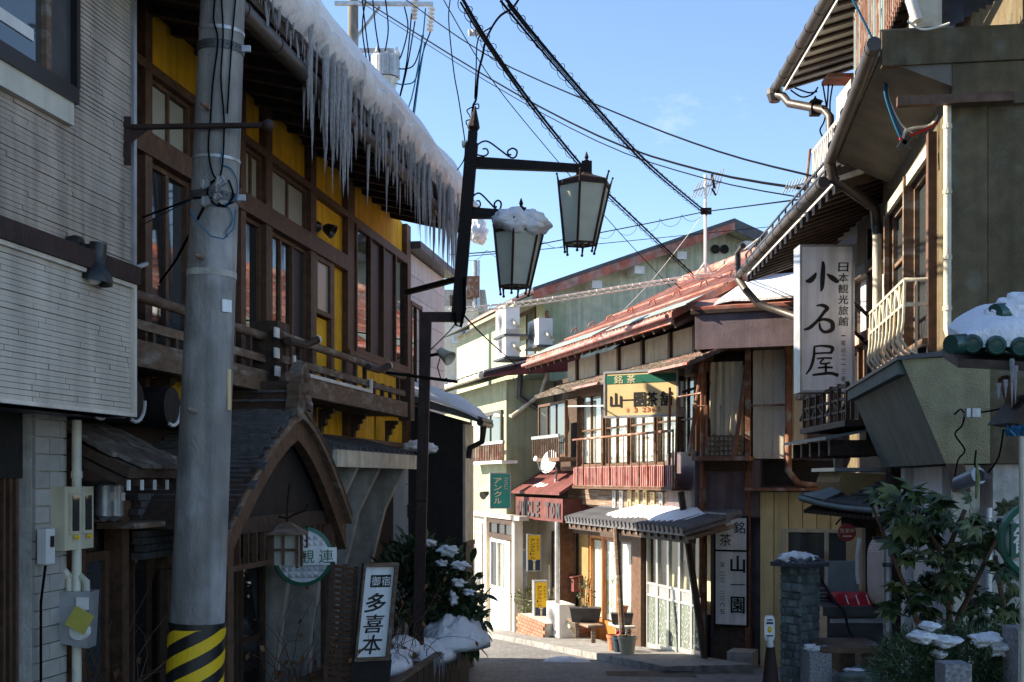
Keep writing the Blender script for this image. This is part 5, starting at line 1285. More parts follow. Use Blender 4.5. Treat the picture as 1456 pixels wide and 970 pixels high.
    for x in (1085, 1098, 1112, 1128): EP('sheet_seam', 'cream_paint', eu(x), eu(x) + .018, -.03, -.014, ez(1100, 652), zb_ + .02)
    EP('dark_recess', 'dark_timber', eu(1003), eu(1070), -.36, -.30, ez(1030, 650), zb_ + .02)
    window(E, P, eu(1003) + .02, eu(1062), ez(1030, 648), ez(1030, 512), -.12, cols=1, fw=.07, gm='old_cloth', fm='dark_timber', name='door')
    rows = []
    for i in range(25):
        t = i / 24; x0 = eu(1008) + (eu(1055) - eu(1008)) * t
        rows.append([E.p(x0, -.06 + .012 * math.sin(i * 1.1), ez(1030, 514)), E.p(x0 + .01 * math.sin(i), -.05 + .02 * math.sin(i * 1.3), ez(1030, 575)), E.p(x0 - .05 * (t - .5), -.03 + .035 * math.sin(i * 1.7), ez(1030, 622 - 6 * math.sin(i * .5)))])
    b = B(); b.grid(rows, E.n * -.008); b.sm = True; b.build('hanging_sheet', 'old_cloth', P)
    bk = B(); b0, b1 = eu(1006), eu(1057); z0_, z1_ = ez(1030, 648, .1), ez(1030, 620, .1)
    for i in range(9): bk.bar(E.p(b0 + (b1 - b0) * i / 8, .1, z0_), E.p(b0 + (b1 - b0) * i / 8, .1, z1_), .02)
    for i in range(5): z = z0_ + (z1_ - z0_) * i / 4; bk.bar(E.p(b0, .105, z), E.p(b1, .105, z), .02)
    bk.build('deck_basket', 'worn_timber', P)
    B().box(E, b0, b1, .02, .085, z0_, z1_).build('deck_box', 'cream_paint', P)
    # deck, struts, posts
    EP('deck', 'rust_paint', eu(985, .5), eu(1062, .5), -.02, .55, ez(1030, 655, .5), ez(1030, 649, .5))
    for x0, y0, x1, y1 in ((980, 648, 999, 510), (1044, 650, 1062, 515)): B().tube([ray(x0, y0, 17.0), ray(x1, y1, 17.3)], .03, 8).build('strut', 'pink_sheet' if 0 else 'rust_paint', P)
    for x in (1001, 1064): B().box(E, eu(x) - .035, eu(x) + .035, -.02, .06, -1.0 if x > 1050 else -.9, zb_ + .02).build('post', 'rust_paint', P)
    B().tube([E.p(eu(1001), .1, zb_), E.p(eu(996, .1), .1, ez(996, 850, .1))], .025, 8).build('downpipe', 'rust_paint', P)
    for x in (985, 1003): B().box(E, eu(x, .5) , eu(x, .5) + .03, .48, .52, ez(x, 650, .5), ez(x, 575, .5)).build('rail_post', 'rust_paint', P)
    B().tube([E.p(eu(985, .5), .5, ez(985, 578, .5)), E.p(eu(1003, .5), .5, ez(985, 578, .5))], .015, 6).build('rail', 'rust_paint', P)
    B().tube([E.p(eu(1068), .05, ez(1070, 577)), E.p(eu(1125), .05, ez(1070, 577))], .015, 6).build('rail', 'rust_paint', P)
    # purple flank at the corner and hip panels under the deck
    B().box(F, -.02, U(960), -.12, .14, .98, 1.98).build('purple_corner', 'purple_sheet', P)
    EP('purple_panel', 'purple_sheet', .0, eu(1080), -.1, .02, ez(1030, 735), ez(1030, 655))
    EP('dark_band', 'black_wall', eu(1080), eu(1180), -.5, -.3, ez(1100, 690), ez(1100, 655))
    EP('brace_panel', 'dark_timber', eu(1003), eu(1070), .03, .06, ez(1030, 670), ez(1030, 656))
    # yellow panelled end wing
    zc = ez(1150, 700)
    xs = [1080, 1100, 1121, 1141, 1161, 1181, 1201, 1222, 1242]
    for x0, x1 in zip(xs, xs[1:]):
        if x0 < 1110: EP('wall_panel', 'yellow_panel', eu(x0) + .006, eu(x1) - .006, -.12, -.02, -1.4, zc)
        else:
            EP('wall_panel', 'yellow_panel', eu(x0) + .006, eu(x1) - .006, -.12, -.02, ez(1150, 752), zc); EP('wall_panel', 'yellow_panel', eu(x0) + .006, eu(x1) - .006, -.12, -.02, -1.4, ez(1150, 840))
    EP('panel_backing', 'dark_timber', eu(1078), eu(1242), -.35, -.3, -1.4, zc)
    window(E, P, eu(1112), eu(1240), ez(1150, 840), ez(1150, 752), .0, cols=2, fw=.05, gm='sky_glass', fm='cream_paint', bars=.06)
    EP('pent_roof', 'rust_paint', eu(1066), eu(1200), -.3, .35, zc + .02, zc + .06)
    B().tube([E.p(eu(1118, .5), .52, za - .05), E.p(eu(1118, .5), .50, za - .35), E.p(eu(1121, .1), .1, zb_ - .1), E.p(eu(1121, .1), .1, ez(1121, 670, .1)), E.p(eu(1135, .2), .2, ez(1130, 688, .1)), E.p(eu(1165, .2), .2, ez(1130, 692, .1))], .05, 10).build('downpipe', 'rust_paint', P)
    B().lathe(E.p(eu(1116, .5), .52, za - .12), [(.04, 0), (.10, .1), (.11, .16)], 10).build('rain_head', 'rust_paint', P)
    EP('foot_stone', 'concrete', eu(1045), eu(1080), .1, .5, -1.5, ez(1060, 925, .3))
    EP('low_boards', 'dark_timber', eu(1015), eu(1070), -.05, .02, -1.2, ez(1040, 892))
    B().tube([ray(968, 700, 17.6), ray(1003, 945, 17.0)], .05, 8).build('leaning_prop', 'dark_timber', P)
    return P
tea_shop()
# ---------------------------------------------------------------- signs on the tea shop
def sign_box(F, u0, u1, n0, n1, z0, z1, label, m, frame='grey_metal', fw=.03):
    T = thing('sign_board', label, 'sign', F.p((u0 + u1) / 2, n0, z0))
    B().box(F, u0, u1, n0, n1, z0, z1).build('panel', m, T)
    if frame:
        b = B(); b.box(F, u0 - fw, u0, n0 - .01, n1 + .012, z0 - fw, z1 + fw); b.box(F, u1, u1 + fw, n0 - .01, n1 + .012, z0 - fw, z1 + fw)
        b.box(F, u0, u1, n0 - .01, n1 + .012, z0 - fw, z0); b.box(F, u0, u1, n0 - .01, n1 + .012, z1, z1 + fw); b.build('frame', frame, T)
    return T
def tea_signs():
    E = TE
    # projecting box sign, facing the camera: its own frame square to the view of the street
    Y = 18.4; a, c = ray(861, 588, Y), ray(962, 588, Y - .6); t = ray(861, 531, Y).z
    F = Fr((a.x, a.y), (c.x - a.x, c.y - a.y)); w_ = (c - a).length; z0, z1 = ray(861, 590, Y - .3).z, ray(861, 529, Y - .3).z
    T = sign_box(F, 0, w_, -.22, 0, z0, z1, 'cream box sign with a green band and five bold black characters, on the balcony', 'sign_cream')
    h = z1 - z0
    B().box(F, .002, w_ - .002, 0, .006, z1 - .25 * h, z1 - .055 * h).build('band', 'sign_green', T)
    b = B()
    for ch, x in (('銘', .19), ('茶', .37)): write(b, ch, F.p(w_ * x, .010, z1 - .155 * h), F.d, UP, .12, .14, .004)
    b.build('band_lettering', 'ink_cream', T)
    b = B()
    for ch, x in zip('山一園茶舗', (.15, .32, .49, .66, .86)): write(b, ch, F.p(w_ * x, .006, z0 + .36 * h), F.d, UP, .21 if ch != '一' else .045, .185, .008, 0, .008, True, .022 if ch != '一' else .12)
    b.build('lettering', 'ink', T)
    b = B()
    for ch, x in (('☎', .32), ('3', .43), ('2', .55), ('3', .61), ('6', .68), ('5', .76)): write(b, ch, F.p(w_ * x, .006, z0 + .12 * h), F.d, UP, .07, .058, .01)
    b.build('telephone_number', 'ink_red', T)
    B().bar(F.p(w_ + .03, -.1, z1 - .1), F.p(w_ + .03, -.1, z0 + .1), .05).build('hanger', 'grey_metal', T)
    B().tube([F.p(w_ + .05, -.1, (z0 + z1) / 2), TE.p(0.1, .02, (z0 + z1) / 2 + .1)], .02).build('hanger', 'brown_iron', T)
    B().lathe(F.p(w_ + .06, -.05, z1 - .12), [(.04, -.03), (.04, .03)], 10, (0, 1, 0)).build('bolt', 'black_iron', T)
    # white vertical sign beside the shop front
    u0, u1 = E.u(1018, .08), E.u(1062, .08); z1 = E.z(1040, 736, .08); z0 = E.z(1040, 888, .08)
    T = sign_box(E, u0, u1, .05, .10, z0, z1, 'tall white two part signboard with black brush characters at the shop corner', 'sign_white', 'black_iron', .02)
    zm = E.z(1040, 783, .08); B().box(E, u0, u1, .10, .11, zm - .012, zm + .012).build('joint_bar', 'black_iron', T)
    w_ = u1 - u0; zz = lambda y: E.z(1040, y, .1)
    b = B()
    write(b, '銘', E.p(u0 + .77 * w_, .108, zz(750)), E.d, UP, .17, .165, .012, 0, .01); write(b, '茶', E.p(u0 + .32 * w_, .108, zz(768)), E.d, UP, .17, .165, .012, 0, .01)
    for ch, y, s, sw in (('山', 802, .23, .20), ('一', 831, .06, .2), ('園', 860, .23, .19)): write(b, ch, E.p(u0 + .72 * w_, .108, zz(y)), E.d, UP, s, sw, .010, 0, .01, True, .018 if ch != '一' else .01)
    b.build('lettering', 'ink', T)
    b = B()
    for ch, y, s in zip('☎二三一二三六五', (803, 816, 825, 834, 843, 851, 860, 870), (.07, .05, .06, .012, .04, .06, .07, .06)): write(b, ch, E.p(u0 + .22 * w_, .108, zz(y)), E.d, UP, s, .085 if ch != '☎' else .07, .006)
    b.build('telephone_number', 'ink', T)
tea_signs()
def pot(c, r, h, nm, label, m, square=False):
    b = B()
    if square: b.hexa([c + V(-r * .85, -r * .45, 0), c + V(r * .85, -r * .45, 0), c + V(r * .85, r * .45, 0), c + V(-r * .85, r * .45, 0), c + V(-r, -r * .6, h), c + V(r, -r * .6, h), c + V(r, r * .6, h), c + V(-r, r * .6, h)])
    else: b.lathe(c, [(r * .7, 0), (r * .95, h * .82), (r * 1.05, h * .83), (r * 1.05, h), (r * .9, h), (r * .85, h * .85)], 14); b.sm = True
    T = thing(nm, label, 'flower pot', c); b.build('container', m, T)
    B().lathe(c + V(0, 0, h * .85), [(r * .5, 0), (r * (.5 if square else .84), .012)], 10).build('soil', 'twig', T); return T
def shop_clutter():
    F = TF; g = lambda x, y, n: F.p(F.u(x, n), n, 0)
    def at(x, n, dz=0): q = F.p(F.u(x, n), n, 0); q.z = ground_z(q.y) + .12 + dz; return q
    # bench with planter
    q = at(832, .45); ax = F.d
    T = thing('bench', 'low weathered grey bench carrying a dark plant trough', 'bench', q)
    for s in (-.42, .42): B().bar(q + ax * s, q + ax * s + UP * .3, .07).build('leg', 'grey_metal' if 0 else 'weathered_board', T)
    B().hexa([q + ax * s + F.n * d + UP * z for z in (.3, .34) for s, d in ((-.55, -.14), (.55, -.14), (.55, .14), (-.55, .14))]).build('bench_top', 'weathered_board', T)
    T = pot(q + UP * .345, .27, .24, 'plant_trough', 'dark grey rectangular trough with a small upright shrub on the bench', 'dark_metal', True)
    foliage(T, q + V(0, 0, .85), (.14, .14, .32), 130, 'leaf_light', .06, .014, 5)
    for k in range(5): B().tube([q + V(.02 * k - .05, 0, .55), q + V(.05 * k - .1, .02, 1.1)], .007, 5).build('stem', 'twig', T)
    # stepped plant stand and pots
    q = at(884, .62); T = thing('plant_stand', 'small pale stepped stand holding flower pots by the shop door', 'stand', q)
    for s in (-.22, .22): B().bar(q + ax * s, q + ax * s + UP * .36, .04).build('leg', 'white_paint', T)
    B().hexa([q + ax * s + F.n * d + UP * z for z in (.36, .39) for s, d in ((-.28, -.12), (.28, -.12), (.28, .12), (-.28, .12))]).build('stand_top', 'white_paint', T)
    t = pot(q + UP * .395, .17, .17, 'flower_pot', 'dark green rectangular pot on the pale stand', 'dark_metal', True)
    t = pot(q + UP * .57 - ax * .02, .10, .11, 'flower_pot', 'small terracotta saucer pot topmost on the pale stand', 'terracotta')
    for x, n, r, h, m, lab in ((873, .80, .11, .24, 'terracotta', 'terracotta flower pot in the row in front of the pale stand'), (880, .86, .10, .23, 'sign_navy', 'dark blue square pot between the terracotta and cream pots'), (892, .88, .14, .26, 'plastic_cream', 'large cream flower pot nearest the leaning prop')):
        t = pot(at(x, n), r, h, 'flower_pot', lab, m)
    foliage(t, at(892, .88) + UP * .28, (.1, .1, .05), 30, 'leaf_brown', .05, .012, 8)
    for x in (878, 886): B().ball(at(x, .9) + UP * .30, .03, 8, 6).build('red_flower', 'red_cloth', t)
    # letter box
    u = F.u(819, -.2); z = F.z(819, 830, -.2); T = thing('letter_box', 'dark red metal letter box on the ochre wall beside the shop door', 'letter box', F.p(u, -.2, z - .12))
    B().box(F, u - .17, u + .17, -.28, -.10, z - .14, z + .12).build('housing', 'canopy_red', T); B().hexa([F.p(u - .19, -.28, z + .12), F.p(u + .19, -.28, z + .12), F.p(u + .19, -.06, z + .12), F.p(u - .19, -.06, z + .12), F.p(u - .19, -.28, z + .17), F.p(u + .19, -.28, z + .17), F.p(u + .19, -.08, z + .14), F.p(u - .19, -.08, z + .14)]).build('lid', 'canopy_red', T)
    B().box(F, u - .1, u + .1, -.10, -.09, z + .03, z + .06).build('slot', 'plastic_black', T)
    c = at(806, 1.8); snow_heap(V(c.x, c.y, ground_z(c.y) + .03), .35, .2, .06, 15, 'thin patch of old snow on the road before the bench', 14)
    # traffic post with a sign paddle
    Y = 9.0; q = ray(1096, 970, Y); T = thing('cone_sign', 'dark weighted post topped by a small white paddle sign', 'sign', V(q.x, q.y, ground_z(Y)))
    zt = ray(1093, 920, Y).z; zb = ground_z(Y)
    B().tube([V(q.x, Y, zb), V(q.x, Y, zb + .05), V(q.x - .003, Y, zt)], [.16, .11, .032], 14).build('base_cone', 'rust_paint' if 0 else 'brown_iron', T)
    B().tube([V(q.x - .003, Y, zt), ray(1093, 905, Y)], .026, 10).build('neck', 'plastic_white', T)
    c = ray(1094, 893, Y); b = B(); b.prism([c + V(x * .036, -.012, z * .09) for x, z in ((-.8, -1), (.8, -1), (1, -.7), (1, .7), (.7, 1), (-.7, 1), (-1, .7), (-1, -.7))], (0, .024, 0)); b.build('paddle', 'sign_white', T)
    b = B(); b.wbox(c.x - .024, c.x + .024, c.y - .018, c.y - .0125, c.z + .03, c.z + .045); b.wbox(c.x - .02, c.x + .02, c.y - .018, c.y - .0125, c.z + .055, c.z + .065); b.wbox(c.x - .024, c.x + .024, c.y - .018, c.y - .0125, c.z - .06, c.z - .05); b.build('paddle_print', 'sign_navy', T)
    B().ball(c + V(0, -.014, -.01), .02, 8, 6, (.8, .3, 1.2)).build('paddle_mark', 'sign_yellow', T)
    # manhole / grating marks in the road
    c = ray(925, 942, 15.4); b = B()
    for k in range(9): b.wbox(c.x - .55, c.x + .55, c.y - .2 + k * .05, c.y - .2 + k * .05 + .022, ground_z(c.y) + .03, ground_z(c.y) + .045)
    b.build('drain_grate', 'dark_metal', label='dark iron drain grate across the road before the shop', cat='drain grate')
shop_clutter()
# ================================================================ green house with the snack bar
def green_house():
    F = TF; E = TE
    # upper, taller block: own frame at its near corner
    q = ray(775, 680, 28.5); F2 = Fr((q.x, q.y), (-.279, 1), right=False); E2 = Fr((q.x, q.y), (1, .279), right=True)
    P = thing('green_house', 'tall pale green house with a wide red edged gable behind the tea shop', 'house', V(q.x + 4, q.y + 3, ground_z(28)))
    z0 = -2; W_ = E2.u(1235); zl = E2.z(775, 418); zr = E2.z(1225, 425); pk = E2.u(1030), E2.z(1030, 331)
    b = B(); d = F2.d * 9
    b.prism([E2.p(0, 0, z0), E2.p(W_, 0, z0), E2.p(W_, 0, zr), E2.p(pk[0], 0, pk[1]), E2.p(0, 0, zl)], d); b.build('wall', 'gable_plaster', P)
    ov = .55
    sl = (pk[1] - zl) / pk[0]; xL = E2.u(758, ov)
    zA = zl + sl * xL + .12; sr = (zr - pk[1]) / (W_ - pk[0]); xR = W_ + .9
    for (x0, zz0, x1, zz1, nm) in ((xL, zA, pk[0], pk[1] + .14, 0), (pk[0], pk[1] + .14, xR, pk[1] + .14 + sr * (xR - pk[0]), 1)):
        B().hexa([E2.p(x0, ov, zz0), E2.p(x1, ov, zz1), E2.p(x1, -9.5, zz1), E2.p(x0, -9.5, zz0), E2.p(x0, ov, zz0 + .10), E2.p(x1, ov, zz1 + .10), E2.p(x1, -9.5, zz1 + .10), E2.p(x0, -9.5, zz0 + .10)]).build('roof', 'dark_metal', P)
        B().hexa([E2.p(x0, ov + .002, zz0 - .20), E2.p(x1, ov + .002, zz1 - .20), E2.p(x1, ov + .03, zz1 - .20), E2.p(x0, ov + .03, zz0 - .20), E2.p(x0, ov + .002, zz0 - .0), E2.p(x1, ov + .002, zz1 - .0), E2.p(x1, ov + .03, zz1 - .0), E2.p(x0, ov + .03, zz0 - .0)]).build('verge_board', 'red_roof' if nm == 0 else 'dark_metal', P)
        B().hexa([E2.p(x0, 0, zz0 - .13), E2.p(x1, 0, zz1 - .13), E2.p(x1, ov, zz1 - .13), E2.p(x0, ov, zz0 - .13), E2.p(x0, 0, zz0 - .09), E2.p(x1, 0, zz1 - .09), E2.p(x1, ov, zz1 - .09), E2.p(x0, ov, zz0 - .09)]).build('soffit', 'gable_plaster', P)
    for x in (845, 905, 965, 1060): u = E2.u(x, .3); zz = zl + sl * u if u < pk[0] else pk[1] + sr * (u - pk[0]); B().box(E2, u - .12, u + .12, .002, .5, zz - .30, zz - .12).build('purlin_end', 'white_paint', P)
    for x in (1016, 1029): B().lathe(E2.p(E2.u(x), .02, E2.z(x, 355)), [(.10, 0), (.11, .04), (.08, .05)], 14, E2.n).build('vent', 'black_iron', P)
    # eave over the street front
    ue = F2.u(668, .9); z_ = zA - .02
    B().hexa([F2.p(-.55, .9, z_ - .35), F2.p(ue, .9, z_ - .35), F2.p(ue, 0, z_ + .05), F2.p(-.55, 0, z_ + .05), F2.p(-.55, .9, z_ - .25), F2.p(ue, .9, z_ - .25), F2.p(ue, 0, z_ + .15), F2.p(-.55, 0, z_ + .15)]).build('eave', 'pale_green', P)
    B().hexa([F2.p(-.55, .95, z_ - .24), F2.p(ue, .95, z_ - .24), F2.p(ue, 0, z_ + .16), F2.p(-.55, 0, z_ + .16), F2.p(-.55, .95, z_ - .18), F2.p(ue, .95, z_ - .18), F2.p(ue, 0, z_ + .22), F2.p(-.55, 0, z_ + .22)]).build('eave_sheet', 'faded_roof', P)
    B().box(F2, -.02, 9, -.5, .012, -2, zl - .2).build('street_wall', 'pale_green', P)
    Zf = lambda x, y, n=0: F2.z(x, y, n)
    window(F2, P, F2.u(763), F2.u(738), Zf(755, 510), Zf(755, 440), .05, cols=2, fw=.09, gms=['sky_glass', 'frosted'], fm='orange_wood' if 0 else 'brown_timber')
    window(F2, P, F2.u(737), F2.u(722), Zf(730, 505), Zf(730, 445), .08, cols=1, rows=3, fw=.08, fm='rust_paint')
    B().tube([E2.p(.03, .05, zl - .4), E2.p(.03, .05, 1.6)], .05, 8).build('downpipe', 'rust_paint', P)
    # lower block in front
    q = ray(720, 680, 25.2); F3 = Fr((q.x, q.y), (-.279, 1), right=False); E3 = Fr((q.x, q.y), (1, .279), right=True)
    zt = F3.z(720, 540); ul = F3.u(655)
    B().box(F3, 0, 9, -4, 0, F3.z(720, 735), zt).build('lower_wall', 'pale_green', P)
    B().box(F3, 0, 9, -4, -.02, -2.2, F3.z(720, 735) - .005).build('shop_wall', 'pale_cream', P)
    a = F3.z(720, 536, .5)
    B().hexa([F3.p(-.3, .55, zt + .02), F3.p(9, .55, zt + .02), F3.p(9, -1.5, zt + .55), F3.p(-.3, -1.5, zt + .55), F3.p(-.3, .55, zt + .12), F3.p(9, .55, zt + .12), F3.p(9, -1.5, zt + .65), F3.p(-.3, -1.5, zt + .65)]).build('lower_roof', 'dark_metal', P)
    k = -.3
    while k < 8: B().hexa([F3.p(k, .55, zt + .121), F3.p(k + .06, .55, zt + .121), F3.p(k + .06, -1.5, zt + .651), F3.p(k, -1.5, zt + .651), F3.p(k, .55, zt + .16), F3.p(k + .06, .55, zt + .16), F3.p(k + .06, -1.5, zt + .69), F3.p(k, -1.5, zt + .69)]).build('roof_batten', 'white_paint' if 0 else 'grey_metal', P); k += .4
    B().prism([F3.p(-.3, .55, zt + .02), F3.p(-.3, .55, zt + .12), F3.p(-.3, -1.5, zt + .65), F3.p(-.3, -1.5, zt + .2)], F3.d * .06).build('gable_board', 'canopy_red', P)
    B().tube([F3.p(-.25, .6, zt + .05), F3.p(8, .6, zt + .05)], .06, 8).build('gutter', 'cream_paint', P)
    window(F3, P, F3.u(712, .06), F3.u(668, .06), F3.z(690, 656), F3.z(690, 588), .06, cols=3, rows=1, fw=.08, gms=['sky_glass', 'sky_glass', 'frosted'], fm='gutter_brown')
    w0, w1 = F3.u(715, .3), F3.u(664, .3); zr = F3.z(690, 631, .3)
    B().box(F3, w0, w1, .26, .31, zr - .03, zr + .03).build('window_rail', 'aluminium', P)
    k = w0
    while k < w1: B().box(F3, k, k + .025, .27, .295, F3.z(690, 655, .3), zr).build('rail_bar', 'rust_paint', P); k += .14
    B().box(F3, w0, w1, .0, .32, F3.z(690, 660, .3), F3.z(690, 656, .3)).build('sill', 'white_paint', P)
    B().tube([E3.p(.3, .05, zt + .2), E3.p(.25, .06, zt - .35), E3.p(1.0, .06, zt - .8), E3.p(1.05, .06, zt - 3)], .06, 8).build('downpipe', 'dark_metal', P)
    B().tube([E3.p(.9, .1, zt + .3), E3.p(.7, .1, zt - .3), E3.p(.1, .08, zt - .75), F3.p(.6, .08, zt - .7)], .045, 8).build('duct', 'cream_paint', P)
    # shop front with glazed door
    Z3 = lambda x, y: F3.z(x, y, .0)
    window(F3, P, F3.u(734) , F3.u(698), Z3(715, 766), Z3(715, 738), .06, cols=3, fw=.1, gm='sky_glass', fm='dark_timber')
    window(F3, P, F3.u(728), F3.u(700), Z3(715, 840), Z3(715, 768), .05, cols=3, fw=.06, gms=['frosted', 'clear_glass', 'sky_glass'], fm='white_paint', name='glass_door')
    B().box(F3, F3.u(728), F3.u(700), -.1, .04, -2.0, Z3(715, 842)).build('door_panel', 'white_paint', P)
    for x in (735, 695): B().box(F3, F3.u(x) - .08, F3.u(x) + .08, -.1, .08, -2.0, Z3(715, 735)).build('pilaster', 'pale_cream', P)
    B().box(F3, F3.u(745), F3.u(672), -.1, .10, Z3(715, 737), Z3(715, 731)).build('lintel', 'pale_cream', P)
    B().tube([F3.p(F3.u(673), .08, -1.9), F3.p(F3.u(673), .08, Z3(673, 736))], .05, 8).build('downpipe', 'cream_paint', P)
    u = F3.u(681); b = B(); b.box(F3, u - .14, u + .14, 0, .16, Z3(681, 833), Z3(681, 820)); b.build('meter_box', 'plastic_white', P)
    k = -1.9
    while k < Z3(680, 745):
        B().box(F3, F3.u(686), F3.u(676), -.02, .012, k, k + .13).build('wall_tile', 'grey_tile', P); k += .14
    # snack bar: near white wall between block and tea shop, sign roof
    q = ray(800, 680, 23.9); S3 = Fr((q.x - .05, q.y + .05), (-.279, 1), right=False)
    ua, ub = 0.02, S3.u(745)
    Zs = lambda x, y, n=0: S3.z(x, y, n)
    B().box(S3, ua, ub, -3, 0, -2.2, Zs(770, 735)).build('snack_wall', 'pale_cream', P)
    for x0, x1, y0, y1 in ((788, 784, 755, 845), (766, 758, 760, 805)): window(S3, P, S3.u(x0, .04), S3.u(x1, .04), Zs(x0, y1), Zs(x0, y0), .04, cols=1, fw=.05, fm='dark_timber')
    B().box(S3, S3.u(799), S3.u(790), .0, .06, -2, Zs(795, 760)).build('door', 'dark_timber', P)
    B().box(S3, S3.u(800, .5), S3.u(729, .5), -.05, .5, Zs(770, 740, .5), Zs(770, 708, .5)).build('sign_canopy', 'canopy_red', P)
    B().hexa([S3.p(S3.u(801, .5), -.1, Zs(770, 690, .5) + .20), S3.p(S3.u(729, .5), -.1, Zs(770, 690, .5) + .20), S3.p(S3.u(729, .5), .58, Zs(770, 703, .5)), S3.p(S3.u(801, .5), .58, Zs(770, 703, .5)), S3.p(S3.u(801, .5), -.1, Zs(770, 690, .5) + .30), S3.p(S3.u(729, .5), -.1, Zs(770, 690, .5) + .30), S3.p(S3.u(729, .5), .58, Zs(770, 703, .5) + .05), S3.p(S3.u(801, .5), .58, Zs(770, 703, .5) + .05)]).build('canopy_roof', 'canopy_red', P)
    zc = Zs(765, 724, .52); b = B(); x = 738
    u0, u1 = S3.u(797, .52), S3.u(735, .52)
    for i, ch in enumerate('UNCLE TOM'):
        if ch == ' ': continue
        u = u1 - (u1 - u0) * (i + .5) / 9; b = B(); write(b, ch, S3.p(u, .525, zc), -S3.d, UP, .30, (u1 - u0) / 9 * .66, .05); b.build('letter', 'dark_metal', P)
    c = S3.p(S3.u(775, .3), .6, Zs(770, 697, .5) + .1); rows = []
    for i in range(13):
        rows.append([S3.p(S3.u(790 - 2.6 * i, .3), .12 + .35 * j / 6, Zs(770, 703, .5) + .06 + (.58 - .12 - .35 * j / 6) * .42 + .05 * math.sin(math.pi * i / 12) * math.sin(math.pi * j / 6) * (1 + noise.noise(V(i * .5, j * .5, 0)))) for j in range(7)])
    b = B(); b.grid(rows); b.sm = True; b.build('canopy_snow', 'snow', P)
    B().tube([S3.p(S3.u(797, .5), .56, -1.8), S3.p(S3.u(797, .5), .56, Zs(797, 742, .5))], .045, 8).build('canopy_post', 'galvanised', P)
    return F3, E3, S3, F2
F3, E3, S3, F2 = green_house()
def vertical_sign(F, x0, x1, y0, y1, n, th, label, m, small, big, ink, frame='grey_metal', base=None):
    u0, u1 = sorted((F.u(x0, n), F.u(x1, n))); xm = (x0 + x1) / 2; z0, z1 = F.z(xm, y1, n), F.z(xm, y0, n)
    T = sign_box(F, u0, u1, n - th, n, z0, z1, label, m, frame, .02); w_, h = u1 - u0, z1 - z0; ex = F.d
    b = B(); n1 = len(big)
    for i, ch in enumerate(big): write(b, ch, F.p(u0 + .36 * w_, n + .006, z1 - h * (.10 + (.80 if base is None else .58) * (i + .5) / n1)), ex, UP, h * (.8 if base is None else .58) / n1 * .82, w_ * .42, .012)
    b.build('lettering', ink, T)
    b = B()
    for i, ch in enumerate(small): write(b, ch, F.p(u0 + .80 * w_, n + .006, z1 - h * (.10 + .36 * (i + .5) / len(small))), ex, UP, h * .3 / len(small) * .8, w_ * .22, .006)
    b.build('small_lettering', ink, T)
    if base:
        B().box(F, u0 + .002, u1 - .002, n, n + .004, z0, z0 + h * .30).build('base_colour', base, T)
        q = F.p((u0 + u1) / 2, n + .007, z0 + h * .22); s = w_ * .22; b = B()
        b.poly([q + ex * -s + UP * s, q + ex * s + UP * s, q]); b.poly([q + ex * -.02 + UP * -.16, q + ex * .02 + UP * -.16, q + ex * .02, q - ex * .02]); b.poly([q + ex * -s * .7 + UP * -.18, q + ex * s * .7 + UP * -.18, q + ex * s * .7 + UP * -.155, q - ex * s * .7 + UP * -.155]); b.build('glass_emblem', ink if 0 else 'ink_cream', T)
    return T
